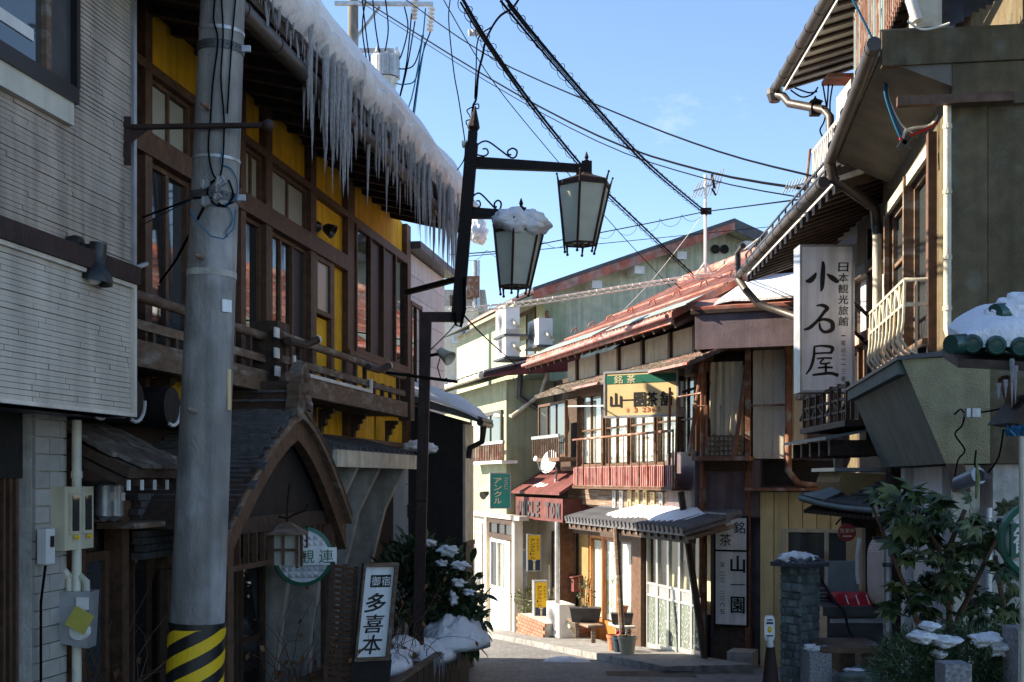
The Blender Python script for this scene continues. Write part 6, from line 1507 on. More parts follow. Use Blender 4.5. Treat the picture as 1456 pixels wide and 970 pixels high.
def snack_bits():
    G = Fr((ray(712, 700, 24.4).x, 24.4), (1, .12))
    vertical_sign(G, 698, 725, 674, 722, 0, .2, 'teal vertical sign with cream katakana hung on the green house', 'sign_teal', 'スナックトム', 'アンクル', 'ink_cream')
    G2 = Fr((ray(760, 700, 24.2).x, 24.2), (1, .1))
    vertical_sign(G2, 751, 768, 761, 811, 0, .2, 'upper yellow and navy vertical sign on the white wall', 'sign_yellow', 'スナック', 'アンクルトム', 'ink', base='sign_navy')
    G4 = Fr((ray(768, 700, 23.6).x, 23.6), (1, .1))
    vertical_sign(G4, 761, 778, 828, 879, 0, .35, 'lower yellow and navy standing sign by the brick planter', 'sign_yellow', 'スナック', 'アンクルトム', 'ink', base='sign_navy')
    # air conditioners
    def ac(c, ex, en, w_, h, d, lab, nm='air_conditioner'):
        T = thing(nm, lab, 'air conditioner', c - UP * h / 2, 'outdoor units on the green house')
        def bx(u0, u1, n0, n1, z0, z1): return B().hexa([c + ex * u + en * n + UP * z for z in (z0, z1) for u, n in ((u0, n0), (u1, n0), (u1, n1), (u0, n1))])
        bx(-w_ / 2, w_ / 2, -d, 0, -h / 2, h / 2).build('casing', 'plastic_white', T)
        g = B()
        for k in range(5): g.lathe(c + ex * (-w_ * .1) + en * .008, [(h * (.1 + .07 * k), 0), (h * (.1 + .07 * k) + .012, .004), (h * (.1 + .07 * k) + .012, -.006)], 18, en)
        g.build('fan_grille', 'grey_metal', T)
        bx(w_ * .33, w_ * .45, 0, .006, -h * .4, h * .4).build('side_panel', 'plastic_white', T)
        bx(-w_ / 2 - .05, w_ / 2 + .05, -d - .3, .05, -h / 2 - .06, -h / 2 - .01).build('bracket_shelf', 'dark_metal', T)
        b = B(); b.tube([c + ex * w_ * .5 + en * -d * .5, c + ex * w_ * .62 + en * -d * .6 + UP * -.1, c + ex * w_ * .6 + en * -d + UP * -.2], .035, 8); b.build('pipe', 'cream_paint', T)
    fn, fd = F2.n, -F2.d
    ac(ray(712, 458, 27.6), fd, fn, .85, .60, .32, 'upper of two stacked white outdoor units beside the window of the green house')
    ac(ray(712, 490, 27.6), fd, fn, .85, .60, .32, 'lower of two stacked white outdoor units beside the window of the green house')
    ac(ray(758, 474, 27.2), fd, fn, .85, .58, .32, 'single white outdoor unit in front of the window nearest the corner of the green house')
    q = S3.p(S3.u(786, .6), .6, 0); q.z = ground_z(q.y) + .45; ac(q, -S3.d, S3.n, .75, .6, .3, 'white outdoor unit standing on the ground beside the lower yellow sign')
    # satellite dish
    c = ray(782, 657, 23.3); T = thing('satellite_dish', 'small white satellite dish on the snack bar roof', 'satellite dish', c - UP * .3)
    n = V(-.75, -.55, .3).normalized(); b = B(); b.lathe(c, [(.02, -.05), (.12, -.035), (.20, .0), (.235, .03), (.23, .035), (.18, .0), (.02, -.03)], 20, n); b.sm = True; b.build('dish', 'sign_white', T)
    B().tube([c - n * .05, c - n * .12 + V(.05, 0, -.1), c + V(.08, 0, -.5)], .02, 8).build('mast', 'galvanised', T)
    B().tube([c - n * .05 + V(0, 0, -.2), c + n * .25 + V(0, 0, -.22), c + n * .33 + V(0, 0, -.05)], .014, 6).build('feed_arm', 'galvanised', T); B().lathe(c + n * .33 + V(0, 0, -.05), [(.03, -.04), (.05, .04)], 10, n).build('feed_horn', 'plastic_white', T)
    # brick planter with grey bush
    c = S3.p(S3.u(752, .5), .35, 0); T = thing('brick_planter', 'low red brick planter with a grey leaved bush at the snack bar', 'planter', V(c.x, c.y, ground_z(c.y)))
    bm_ = B(); bm_.wbox(0, .21, -.01, .02, 0, .058); bme = bm_.mesh('brick', 'brick', Vector()); u0, u1 = S3.u(772, .8), S3.u(734, .8); gz = ground_z(c.y)
    B().box(S3, u0 + .02, u1, -.0, .77, gz - .3, gz + .52).build('core', 'concrete', T)
    rz = math.atan2(S3.d.y, S3.d.x); z = gz + .0; r = 0
    while z < gz + .5:
        u = u0 - (.11 if r % 2 else 0)
        while u < u1 - .1: part('brick', bme, T, S3.p(u, .78, z), (0, 0, rz)); u += .225
        for k in range(3): part('brick', bme, T, S3.p(u0 + .02, .10 + .225 * k, z), (0, 0, rz - R(90)))
        z += .067; r += 1
    foliage(T, V(c.x - .05, c.y + .1, gz + .75), (.42, .42, .26), 500, 'leaf_light', .12, .012, 31)
    foliage(T, V(c.x + .4, c.y - .6, gz + .62), (.18, .18, .2), 120, 'leaf_brown', .1, .01, 32)
    # bracket lamp and gas bottles etc. along the white wall
    for x, y in ((742, 800), (741, 835)):
        q = ray(x, y, 24.6); b = B(); b.wbox(q.x - .12, q.x + .12, q.y - .1, q.y + .1, q.z - .25, q.z + .25); b.build('meter_box', 'grey_metal', label='grey meter box ' + ('above' if y < 820 else 'below') + ' the other on the snack bar wall', cat='meter box')
    q = ray(690, 703, 24.9); T = thing('wall_lamp', 'tiny black spot lamp on the pale green wall left of the teal sign', 'lamp', q); B().lathe(q, [(.03, -.1), (.09, .08)], 10, V(-.6, -.6, -.3)).build('shade', 'plastic_black', T); B().tube([q, q + V(.2, .15, .05)], .02).build('arm', 'plastic_black', T)
snack_bits()
# ================================================================ far apartment block
def far_block():
    Y = 45; G = Fr((ray(705, 680, Y).x, Y), (-1, .10), right=False); H = Fr((ray(705, 680, Y).x, Y), (.3, 1), right=True)
    Z = lambda y: ray(700, y, Y).z
    T = thing('apartment_block', 'far cream apartment block with balconies between the white and the green houses', 'building', ray(680, 700, Y + 3))
    x = lambda p: (ray(705, 0, Y).x - ray(p, 0, Y).x)
    F = Fr((ray(705, 680, Y).x, Y), (-1, .02), right=False)
    n = F.n
    if n.y > 0: F.n = -F.n
    B().box(F, x(712), x(600), -8, 0, -3, Z(446)).build('wall', 'cream_plaster', T)
    B().box(F, x(678), x(600), .002, .9, -3, Z(440)).build('bay_wall', 'pale_cream', T)
    for y0, y1 in ((470, 492), (537, 560)):
        window(F, T, x(668), x(644), Z(y1), Z(y0), .95, cols=2, fw=.1, dp=.08, gms=['sky_glass', 'frosted'], fm='aluminium')
    B().box(F, x(701), x(682), -.1, .05, Z(515), Z(474)).build('door', 'rust_paint', T)
    B().box(F, x(712), x(678), 0, 1.0, Z(518), Z(513)).build('balcony_floor', 'white_paint', T)
    for k in range(12): B().box(F, x(709) + k * .08, x(709) + k * .08 + .02, .9, .93, Z(513), Z(495)).build('balcony_bar', 'dark_metal', T)
    B().box(F, x(712), x(600), -.2, .3, Z(446), Z(440)).build('parapet', 'concrete', T)
    for p in (680, 658): B().box(F, x(p) - .05, x(p) + .05, .95, 1.0, -3, Z(446)).build('downpipe', 'cream_paint', T)
    T2 = thing('apartment_block', 'far grey block with flues rising behind the cream apartment block', 'building', ray(670, 700, Y + 12))
    G2 = Fr((ray(640, 680, 58).x, 58), (1, .0)); x2 = lambda p: (p - 640) / 1750 * 58
    B().box(G2, x2(600), x2(690), -6, 0, -3, EYE + (680 - 412) / 1750 * 58).build('wall', 'concrete', T2)
    B().box(G2, x2(664), x2(682), .01, .5, EYE + (680 - 425) / 1750 * 58, EYE + (680 - 395) / 1750 * 58).build('water_tank', 'rust_paint', T2)
    for p in (675, 680): B().tube([G2.p(x2(p), .3, 5), G2.p(x2(p), .3, EYE + (680 - 372) / 1750 * 58)], .09, 8).build('flue', 'galvanised', T2)
    for p in (650,): window(G2, T2, x2(640), x2(660), EYE + (680 - 440) / 1750 * 58, EYE + (680 - 420) / 1750 * 58, .06, cols=2, fw=.1)
far_block()
# wooded hill closing the valley behind the roofs
def hill():
    rows = []
    for i in range(41):
        a = R(-75 + 150 * i / 40); row = []
        for j in range(9):
            d = 160 + 60 * j; h = -4 + 3.0 * math.sin(j / 8 * 1.57) + 1.2 * noise.noise(V(i * .4, j * .6, 0)) * (j > 0)
            row.append(V(math.sin(a) * d, math.cos(a) * d, h))
        rows.append(row)
    b = B(); b.grid(rows); b.sm = True; b.build('hill', 'leaf_dark', kind='structure')
hill()
# ================================================================ right side: old inn with the vertical sign
KF = Fr((3.28, 0), (.035, 1), right=False)
def old_inn():
    F = KF; P = thing('old_inn', 'dark timber inn with two tiers of white tipped rafters behind the tall vertical sign', 'inn', F.p(14, -2, ground_z(14)))
    U = F.u; Z = F.z; y0, y1 = 11.75, 14.6
    bx = lambda nm, m, *a: B().box(F, *a).build(nm, m, P)
    bx('wall', 'dark_timber', y0 + .1, y1, -5, -.3, -1.2, 4.6); bx('upper_wall', 'dark_timber', 9.0, 13.3, -5, -.3, 4.6, 6.4)
    # ---- lower eave
    ea, ee, n0, ze = 11.2, 16.45, .75, 4.30
    def eave(ea, ee, n0, ze, slope, nb, rm, snow_guard, rh=.14):
        q = lambda u, n, dz=0: F.p(u, n, ze + .04 + (n0 - n) * slope + dz)
        B().hexa([q(ea, n0), q(ee, n0), q(ee, nb), q(ea, nb), q(ea, n0, .07), q(ee, n0, .07), q(ee, nb, .07), q(ea, nb, .07)]).build('roof', rm, P)
        B().hexa([q(ea, n0 - .03, -.05), q(ee, n0 - .03, -.05), q(ee, 0, -.05), q(ea, 0, -.05), q(ea, n0 - .03, -.004), q(ee, n0 - .03, -.004), q(ee, 0, -.004), q(ea, 0, -.004)]).build('soffit', 'white_paint', P)
        k = ea + .06
        while k < ee - .05:
            B().hexa([q(k, n0 - .04, -rh), q(k + .06, n0 - .04, -rh), q(k + .06, -.2, -rh), q(k, -.2, -rh), q(k, n0 - .04, -.055), q(k + .06, n0 - .04, -.055), q(k + .06, -.2, -.055), q(k, -.2, -.055)]).build('rafter', 'dark_timber', P)
            B().hexa([q(k + .005, n0 - .039, -rh), q(k + .055, n0 - .039, -rh), q(k + .055, n0 - .024, -rh), q(k + .005, n0 - .024, -rh), q(k + .005, n0 - .039, -.06), q(k + .055, n0 - .039, -.06), q(k + .055, n0 - .024, -.06), q(k + .005, n0 - .024, -.06)]).build('rafter_tip', 'white_paint', P); k += .30
        B().tube([F.p(ea, n0 + .08, ze), F.p(ee, n0 + .08, ze)], .052, 12).build('gutter', 'gutter_brown', P)
        k = ea + .1
        while k < ee: B().tube([F.p(k, n0 + .08, ze), F.p(k + .025, n0 + .08, ze)], .057, 12).build('gutter_joint', 'gutter_brown', P); k += .45
        for i in range(10):
            dz = .075; nn = n0 - .05 - i * .16
            if nn > nb: B().hexa([q(ea, nn, dz), q(ee, nn, dz), q(ee, nn - .03, dz), q(ea, nn - .03, dz), q(ea, nn, dz + .02), q(ee, nn, dz + .02), q(ee, nn - .03, dz + .02), q(ea, nn - .03, dz + .02)]).build('roof_batten', rm, P)
        if snow_guard:
            for dz in (.16, .24): B().bar(q(ea, n0 - .02, dz), q(ee, n0 - .02, dz), .018).build('snow_guard_rail', 'dark_metal', P)
            k = ea
            while k < ee: B().bar(q(k, n0 - .02, .05), q(k, n0 - .02, .25), .018).build('snow_guard_post', 'dark_metal', P); k += .4
    eave(ea, ee, .75, 4.30, .34, -2.6, 'slate', True)
    eave(9.0, 13.75, .75, 5.93, .30, -2.5, 'slate', False, .08)
    # downpipes of both eaves
    e = F.p(ee - .05, .83, 4.25); B().tube([e, ray(1060, 412, 16.2), ray(1078, 432, 16.2), ray(1136, 452, 15.7), F.p(14.5, .05, 3.3), F.p(14.5, .05, 2.2)], .05, 10).build('downpipe', 'gutter_brown', P)
    B().tube([F.p(ee + .02, .83, 4.32), F.p(ee + .04, .83, 4.62), F.p(ee - .25, .8, 4.66)], .04, 8).build('vent_pipe', 'gutter_brown', P)
    e = F.p(13.7, .83, 5.88); B().tube([e, ray(1114, 137, 13.6), ray(1122, 147, 13.5), ray(1172, 156, 13.2), ray(1180, 166, 13.1), ray(1181, 200, 13.1)], .045, 10).build('downpipe', 'gutter_brown', P)
    B().lathe(F.p(13.72, .83, 5.80), [(.06, 0), (.09, .08), (.09, .14)], 10).build('rain_head', 'gutter_brown', P)
    # third floor: window, unit, grille balcony
    window(F, P, 11.2, 12.9, 4.75, 5.6, .0, cols=3, fw=.07, gm='sky_glass'); bx('beam', 'brown_timber', 9, 13.3, -.1, .05, 5.6, 5.75); bx('post', 'brown_timber', 13.15, 13.3, -.1, .04, 4.5, 6.0)
    bx('unit_box', 'plastic_cream', U(1217, .35), U(1196, .35), .02, .40, Z(1205, 190, .35), Z(1205, 128, .35))
    ga, ge, gn = 12.05, 13.5, .45
    for z in (4.86, 5.18): B().tube([F.p(ga, .05, z), F.p(ga, gn, z), F.p(ge, gn, z), F.p(ge, .05, z)], .018, 6).build('grille_rail', 'white_paint', P)
    k = ga; i = 0
    while k < ge - .05:
        B().bar(F.p(k, gn, 4.86), F.p(k, gn, 5.18), .014).build('grille_bar', 'white_paint', P); B().bar(F.p(k, gn, 4.86 if i % 2 else 5.18), F.p(k + .1, gn, 5.18 if i % 2 else 4.86), .010).build('grille_brace', 'white_paint', P); k += .1; i += 1
    for k in (.14, .24, .34): B().bar(F.p(ge, k, 4.86), F.p(ge, k, 5.18), .014).build('grille_bar', 'white_paint', P)
    bx('grille_floor', 'white_paint', ga, ge, .02, gn, 4.80, 4.83)
    bx('red_bracket', 'red_roof', 13.0, 13.3, .1, .4, 5.84, 5.88)
    # middle floor behind the sign
    u0, u1 = U(1252), U(1213)
    for a, e_ in ((1252, 1236), (1234, 1216)):
        bx('upper_panel', 'white_siding', U(a), U(e_), -.2, -.06, 3.15, 3.75)
    bx('post', 'dark_timber', U(1236), U(1234), -.2, .02, 1.9, 4.2); bx('lintel', 'rust_paint', 11.9, y1, -.1, .06, 3.02, 3.14); bx('beam', 'dark_timber', 11.9, y1, -.1, .04, 3.74, 3.86)
    window(F, P, 12.0, 13.2, 2.2, 3.02, -.02, cols=3, fw=.05, gm='window_glass', bars=.06); window(F, P, 13.4, 14.5, 2.2, 3.02, -.02, cols=3, fw=.05, gm='window_glass')
    # brackets that carry the sign
    for z in (3.3, 3.0): B().tube([F.p(12.9, 0, z), ray(1214, 430, 12.8) + V(0, 0, z - 3.3)], .02).build('sign_bracket', 'black_iron', P)
    # balcony with lattice rail
    ba, be, bn = 11.8, 13.98, .5
    bx('balcony_floor', 'dark_timber', ba, be, -.1, bn, 2.10, 2.16)
    for z, h in ((2.48, .035), (2.36, .025), (2.24, .025)): bx('lattice_rail', 'dark_timber', ba, be, bn - .05, bn - .02, z, z + h)
    k = ba; i = 0
    while k < be:
        bx('lattice_post', 'dark_timber', k, k + .035, bn - .045, bn - .01, 2.16, 2.53)
        B().bar(F.p(k + .04, bn - .035, 2.26 if i % 2 else 2.36), F.p(k + .3, bn - .035, 2.36 if i % 2 else 2.26), .02).build('lattice_brace', 'dark_timber', P); k += .34; i += 1
    bx('rail_end', 'worn_timber', be - .02, be + .25, bn - .06, bn, 2.50, 2.55)
    B().hexa([F.p(ba, .1, 2.08), F.p(be, .1, 2.08), F.p(be, .68, 1.97), F.p(ba, .68, 1.97), F.p(ba, .1, 2.10), F.p(be, .1, 2.10), F.p(be, .68, 2.0), F.p(ba, .68, 2.0)]).build('balcony_skirt_roof', 'green_grey_sheet', P)
    k = ba + .1
    while k < be: bx('joist', 'dark_timber', k, k + .08, .0, .62, 1.82, 1.97); k += .45
    # ochre plaster cove with scalloped brackets
    ca, ce = 11.7, U(1165, .55)
    B().prism([F.p(ca, n, z) for n, z in ((-.1, 1.62), (.55, 1.66), (.58, 1.56), (.52, 1.44), (.3, 1.38), (-.1, 1.36))], F.d * (ce - ca)).build('plaster_cove', 'ochre_plaster', P)
    k = ca + .1
    while k < ce - .1: B().prism([F.p(k, n, z) for n, z in ((-.1, 1.45), (.40, 1.45), (.36, 1.36), (.2, 1.28), (-.1, 1.25))], F.d * .1).build('cove_bracket', 'ochre_plaster', P); k += .35
    bx('cove_cap', 'grey_metal', ca, ce + .05, -.1, .62, 1.665, 1.70)
    bx('ochre_wall', 'ochre_plaster', U(1228), U(1203), -.2, .0, .4, 1.40); bx('ground_wall', 'dark_timber', 11.5, y1, -.4, -.22, -1.2, 1.5)
    B().tube([ray(1192, 690, 13.8), ray(1187, 640, 13.8), ray(1184, 625, 13.9)], .03, 8).build('pole', 'white_paint', P)
    return P
old_inn()
def inn_sign():
    Y = 12.8; a, c = ray(1140, 555, Y), ray(1212, 555, Y); z1 = ray(1140, 351, Y).z; F = Fr((a.x, Y), (1, 0)); w_ = c.x - a.x; z0 = a.z; h = z1 - z0
    T = sign_box(F, 0, w_, -.26, 0, z0, z1, 'tall white vertical sign of the old inn with three large brush characters', 'sign_white', 'grey_metal', .022)
    b = B(); C = lambda x, y, o=.003: F.p(w_ * x, o, z1 - h * y); ex = F.d
    brush(b, C(.40, .206), ex, UP, .31, [[(.52, 1.0, .07), (.54, .85, .13), (.52, .5, .16), (.50, .15, .13), (.46, -.02, .03)], [(.30, .62, .05), (.24, .50, .14), (.10, .36, .18), (-.05, .33, .07)], [(.66, .58, .04), (.82, .46, .17), (1.0, .34, .15), (1.06, .36, .04)]])
    b.build('character', 'ink', T); b = B()
    brush(b, C(.37, .505), ex, UP, .29, [[(.34, .98, .04), (.55, 1.0, .12), (.74, .90, .15), (.62, .74, .12), (.40, .46, .11), (.12, .20, .13), (-.10, .12, .06)], [(.42, .42, .07), (.62, .50, .10), (.90, .40, .15), (.92, .14, .15), (.66, .04, .11), (.50, .16, .10), (.46, .38, .06)]])
    b.build('character', 'ink', T); b = B()
    brush(b, C(.40, .79), ex, UP, .31, [[(.22, .95, .06), (.5, .98, .07), (.84, .92, .12), (.80, .74, .09)], [(.26, .72, .06), (.55, .74, .06), (.82, .74, .07)], [(.24, .94, .07), (.22, .6, .10), (.12, .25, .09), (-.04, .02, .05)], [(.32, .55, .05), (.6, .57, .06), (.84, .56, .07)], [(.55, .55, .06), (.44, .40, .06), (.62, .38, .06), (.78, .42, .05)], [(.36, .24, .06), (.6, .26, .07), (.86, .25, .07)], [(.62, .40, .07), (.63, .2, .08), (.62, .04, .06)], [(.18, .0, .07), (.5, .04, .09), (.8, .06, .10), (1.05, -.02, .12)]])
    b.build('character', 'ink', T)
    b = B()
    for i, ch in enumerate('日本観光旅館'): write(b, ch, C(.82, .142 + .0755 * i, .004), ex, UP, .095, .105, .010, .05, .01)
    b.build('small_lettering', 'ink', T)
    b = B(); r = random.Random(4)
    for i, ch in enumerate('・電話二一三番'): write(b, ch, C(.82, .62 + .05 * i, .004), ex, UP, .03 if ch in '・' else .05, .05, -.006, .05, .05)
    b.build('worn_lettering', 'dark_metal', T)
inn_sign()
def entrance_bits():
    # little roof over the entrance
    Y = 11.4; T = thing('entrance_roof', 'small dark shingled entrance roof with an upturned green copper tip, by the old inn', 'roof', ray(1220, 730, Y))
    a = ray(1136, 716, Y + .5); b_ = ray(1266, 728, Y - .9); bk = ray(1266, 680, Y + .2); bl = ray(1200, 690, Y + .9)
    rows = []
    for i in range(13):
        t = i / 12; row = []
        for j in range(7):
            s = j / 6; lo = a.lerp(b_, t) + V(0, 0, .06 * (1 - t) ** 3); hi = bl.lerp(bk, t) + V(0, 0, 0); q = lo.lerp(hi, s); q.z -= .05 * math.sin(math.pi * s); row.append(q)
        rows.append(row)
    m = B(); m.grid(rows, (0, 0, -.035)); m.build('roof_deck', 'slate', T)
    sh = B()
    for i in range(40):
        for j in range(9):
            t = i / 40 + .012 * (j % 2); s = j / 9; q = a.lerp(b_, t).lerp(bl.lerp(bk, t), s); q.z += .02 - .05 * math.sin(math.pi * s) + .06 * (1 - t) ** 3 * (1 - s); q2 = a.lerp(b_, t + .024).lerp(bl.lerp(bk, t + .024), s); q2.z = q.z; up = bl.lerp(bk, t).__sub__(a.lerp(b_, t)).normalized() * .07
            sh.hexa([q, q2, q2 + up, q + up, q + UP * .014, q2 + UP * .014, q2 + up + UP * .004, q + up + UP * .004])
    sh.build('shingles', 'slate', T, kind='stuff')
    B().tube([a + V(0, 0, .06), a.lerp(b_, .25) + V(0, 0, .02), a.lerp(b_, .5), b_], [.02, .022, .022, .022], 8).build('eave_edge', 'green_grey_sheet', T)
    m = B(); m.grid([[a + V(0, 0, .075), a.lerp(bl, .5) + V(0, 0, .02), bl + V(0, 0, .02)], [a.lerp(b_, .3) + V(0, 0, .04), a.lerp(b_, .3).lerp(bl.lerp(bk, .3), .5) + V(0, 0, -.0), bl.lerp(bk, .3) + V(0, 0, .02)]], (0, 0, .02)); m.build('copper_sheet', 'green_grey_sheet', T)
    for k in range(18):
        q = a.lerp(b_, .08 + k * .05); B().bar(q + V(0, 0, -.07), q + V(.3, .5, .02), .035).build('rafter', 'dark_timber', T)
    q = a.lerp(b_, .45); B().bar(q + V(.1, .15, -.12), q + V(.9, -.6, -.12), .10, .14).build('eave_beam', 'dark_timber', T)
    B().bar(q + V(.35, .2, -.1), q + V(.35, .2, -2.2), .10).build('post', 'dark_timber', T)
    # pipe elbow beside it
    D_ = thing('drainpipe', 'pale drainpipe with a bent top beside the red cloth and the big leaved plant', 'drainpipe', V(3.0, 9.6, -.4))
    p = ray(1247, 708, 9.7); e = ray(1262, 708, 9.6); B().tube([ray(1268, 704, 9.6), ray(1250, 705, 9.6), ray(1246, 712, 9.6), ray(1246, 735, 9.6)], .028, 10).build('elbow', 'cream_paint', D_)
    B().tube([ray(1262, 750, 9.3), V(ray(1262, 750, 9.3).x, 9.3, -.5)], .03, 10).build('pipe', 'galvanised', D_); B().tube([ray(1262, 800, 9.3), ray(1262, 806, 9.3)], .04, 10).build('clamp', 'dark_metal', D_)
    # round iron sign
    c = ray(1204, 757, 11.2); S_ = thing('hanging_sign', 'small round rust red iron sign hanging under the entrance roof', 'sign', c - UP * .08)
    B().lathe(c, [(.07, -.015), (.082, -.012), (.082, .012), (.07, .015)], 20, (0, -1, 0)).build('disc', 'sign_red', S_)
    b = B()
    for i, ch in enumerate('営業中'): write(b, ch, c + V(-.045 + .045 * i, -.017, .015), V(1, 0, 0), UP, .042, .038, .005)
    b.build('lettering', 'ink_cream', S_); B().wbox(c.x - .04, c.x + .04, c.y - .018, c.y - .016, c.z - .04, c.z - .028).build('underline', 'ink_cream', S_)
    B().tube([c + V(-.10, 0, .07), c + V(-.06, 0, .12), c + V(0, 0, .13), c + V(.08, 0, .11), c + V(.16, 0, .05)], .008).build('bracket', 'black_iron', S_)
    # paper lantern
    c = ray(1250, 813, 10.2); L = thing('paper_lantern', 'large pale pink ribbed paper lantern beside the drainpipe', 'lantern', c - UP * .3)
    pr = []; N = 26
    for k in range(N + 1): z = -.26 + .52 * k / N; r = .085 * (1 - abs(z / .30) ** 5) + .012; pr.append((r - .003, z)); pr.append((r, z + .010))
    b = B(); b.lathe(c, pr, 20); b.sm = True; b.build('paper_body', 'lantern_paper', L)
    for z in (-.29, .26): B().lathe(c + UP * z, [(.055, 0), (.055, .03)], 16).build('ring', 'plastic_black', L)
    B().tube([ray(1222, 765, 10.4), ray(1219, 790, 10.4), ray(1219, 815, 10.4), ray(1221, 830, 10.4)], .018, 8).build('curved_pole', 'white_paint', label='thin white curved pole left of the pale paper lantern', cat='pole')
    # stone gate pillar
    c = ray(1137, 900, 10.0); zb = ground_z(10) - .05; zt = ray(1137, 805, 10).z; G = Fr((c.x, 10.0), (.80, .60)); hw = .115
    T = thing('gate_pillar', 'rough blue green stone gate pillar with a snowy tiled cap', 'pillar', V(c.x, 10, zb))
    B().box(G, -hw + .012, hw - .012, -hw + .012, hw - .012, zb, zt).build('core', 'stone', T)
    r = random.Random(6)
    def face(GG):
        z = zb
        while z < zt - .02:
            h = r.uniform(.055, .09); u = -hw
            while u < hw - .01:
                l = min(r.uniform(.05, .11), hw - u); d = r.uniform(.0, .016); e = .005
                m = B(); n0 = hw - .016
                m.hexa([GG.p(u + e, n0, z + e), GG.p(u + l - e, n0, z + e), GG.p(u + l - e * 2.2, n0 + .012 + d, z + e * 2), GG.p(u + e * 2.2, n0 + .012 + d * .6, z + e * 2), GG.p(u + e, n0, min(zt, z + h) - e), GG.p(u + l - e, n0, min(zt, z + h) - e), GG.p(u + l - e * 2, n0 + .012 + d * .7, min(zt, z + h) - e * 2), GG.p(u + e * 2, n0 + .012 + d, min(zt, z + h) - e * 2)])
                m.build('stone', 'stone', T); u += l
            z += h
    face(G); G2 = Fr((c.x, 10.0), (.60, -.80)); face(Fr((c.x, 10.0), (-.60, .80), right=False) if 0 else G2)
    G3 = Fr((c.x, 10.0), (-.60, .80)); face(G3)
    B().box(G, -hw - .05, hw + .05, -hw - .05, hw + .05, zt, zt + .035).build('cap', 'roof_tile', T)
    for k in range(6):
        u = -hw - .02 + k * (2 * hw + .04) / 5
        for GG in (G, G2, G3): B().tube([GG.p(u, hw + .065, zt + .02), GG.p(u, hw * .2, zt + .07)], .018, 8).build('cap_tile', 'roof_tile', T)
    b = B(); 
    for x, y, z, s in ((-.05, -.03, .065, .10), (.05, -.02, .06, .08), (0, .06, .07, .09), (-.09, .03, .055, .06)): b.ball(V(c.x + x, 10 + y, zt + z), s, 14, 8, (1.1, 1, .45), .5)
    b.build('snow_cap', 'snow', T)
    # freezer chest, red cloth, boards, bench, stone block
    T = thing('storage_chest', 'dark grey storage chest under the red cloth behind the stone pillar', 'chest', ray(1215, 915, 10.3))
    def pbox(x0, y0, x1, y1, Y0, Y1, nm, m, T=None, **k):
        a, e = ray(x0, y1, Y0), ray(x1, y0, Y0); return B().wbox(a.x, e.x, Y0, Y1, a.z, e.z).build(nm, m, T, **k)
    pbox(1176, 876, 1272, 918, 10.3, 10.9, 'body', 'grey_metal' if 0 else 'dark_metal', T); pbox(1170, 863, 1275, 876, 10.24, 10.95, 'lid', 'dark_metal', T); pbox(1180, 880, 1270, 886, 10.28, 10.3, 'trim', 'grey_metal', T)
    B().tube([ray(1160, 812, 10.2), ray(1186, 855, 10.15), ray(1200, 868, 10.15), ray(1208, 900, 10.15), ray(1220, 915, 10.15), ray(1258, 914, 10.15)], .012, 8).build('hose', 'plastic_black', label='black hose hanging from the stone pillar across the grey chest', cat='hose')
    T = thing('red_cover', 'folded red cover with pale ribs lying on the grey chest', 'cover', ray(1215, 863, 10.4))
    a = ray(1188, 863, 10.35); e = ray(1262, 863, 10.3); h = .11
    rows = []
    for i in range(15):
        t = i / 14; p = a.lerp(e, t); rows.append([p, p + V(0, .03, h * (.75 + .25 * math.sin(i * 1.1))), p + V(0, .2, h * 1.0), p + V(0, .4, .02)])
    b = B(); b.grid(rows, (0, 0, -.012)); b.sm = True; b.build('cloth', 'red_cloth', T)
    for t in (.25, .45, .65, .85): p = a.lerp(e, t); B().tube([p + V(.0, -.006, .02), p + V(-.02, .02, h * .9)], .005).build('rib', 'sign_white', T)
    pbox(1177, 798, 1221, 850, 10.9, 10.95, 'board', 'green_grey_sheet', label='pale teal board standing upright behind the red cover', cat='board')
    T = thing('vent_unit', 'small grey louvred unit between the stone pillar and the teal board', 'vent unit', ray(1170, 862, 10.7)); pbox(1163, 838, 1180, 862, 10.7, 10.9, 'casing', 'dark_metal', T)
    for k in range(4): pbox(1165, 842 + 5 * k, 1178, 844 + 5 * k, 10.69, 10.7, 'louvre', 'grey_metal', T)
    T = thing('bench', 'dark timber slab bench in front of the grey chest', 'bench', ray(1215, 955, 9.7)); pbox(1168, 921, 1262, 929, 9.5, 10.1, 'bench_top', 'worn_timber', T)
    for x in (1200, 1245): pbox(x, 929, x + 16, 960, 9.6, 10.0, 'leg', 'dark_timber', T)
    b = B(); q = ray(1166, 965, 9.5); z1 = ray(1166, 928, 9.5).z; b.wbox(q.x - .08, q.x + .09, 9.5, 9.8, ground_z(9.5) - .05, z1); T = thing('stone_block', 'low grey stone block with scraps of snow beside the pillar', 'stone', V(q.x, 9.6, ground_z(9.5))); b.build('block', 'granite', T)
    b = B(); b.ball(V(q.x + .03, 9.6, z1 + .01), .06, 12, 8, (1, 1, .45), .6); b.ball(V(q.x - .04, 9.65, z1 + .02), .05, 12, 8, (1, 1, .5), .6); b.build('snow_scrap', 'snow', T)
    T = thing('stone_block', 'dark rounded rock with a thin snow strip under the timber bench', 'stone', ray(1220, 970, 9.4)); b = B(); b.ball(ray(1222, 968, 9.4), .16, 14, 8, (1.2, 1, .6), .5); b.build('rock', 'stone', T); b = B(); b.ball(ray(1220, 953, 9.38), .1, 12, 6, (1.1, .8, .18), .4); b.build('snow_strip', 'snow', T)
    snow_heap(V(ray(1128, 962, 9.4).x, 9.4, ground_z(9.4) + .01), .14, .14, .05, 30, 'small snow scrap at the foot of the stone gate pillar', 10)
entrance_bits()
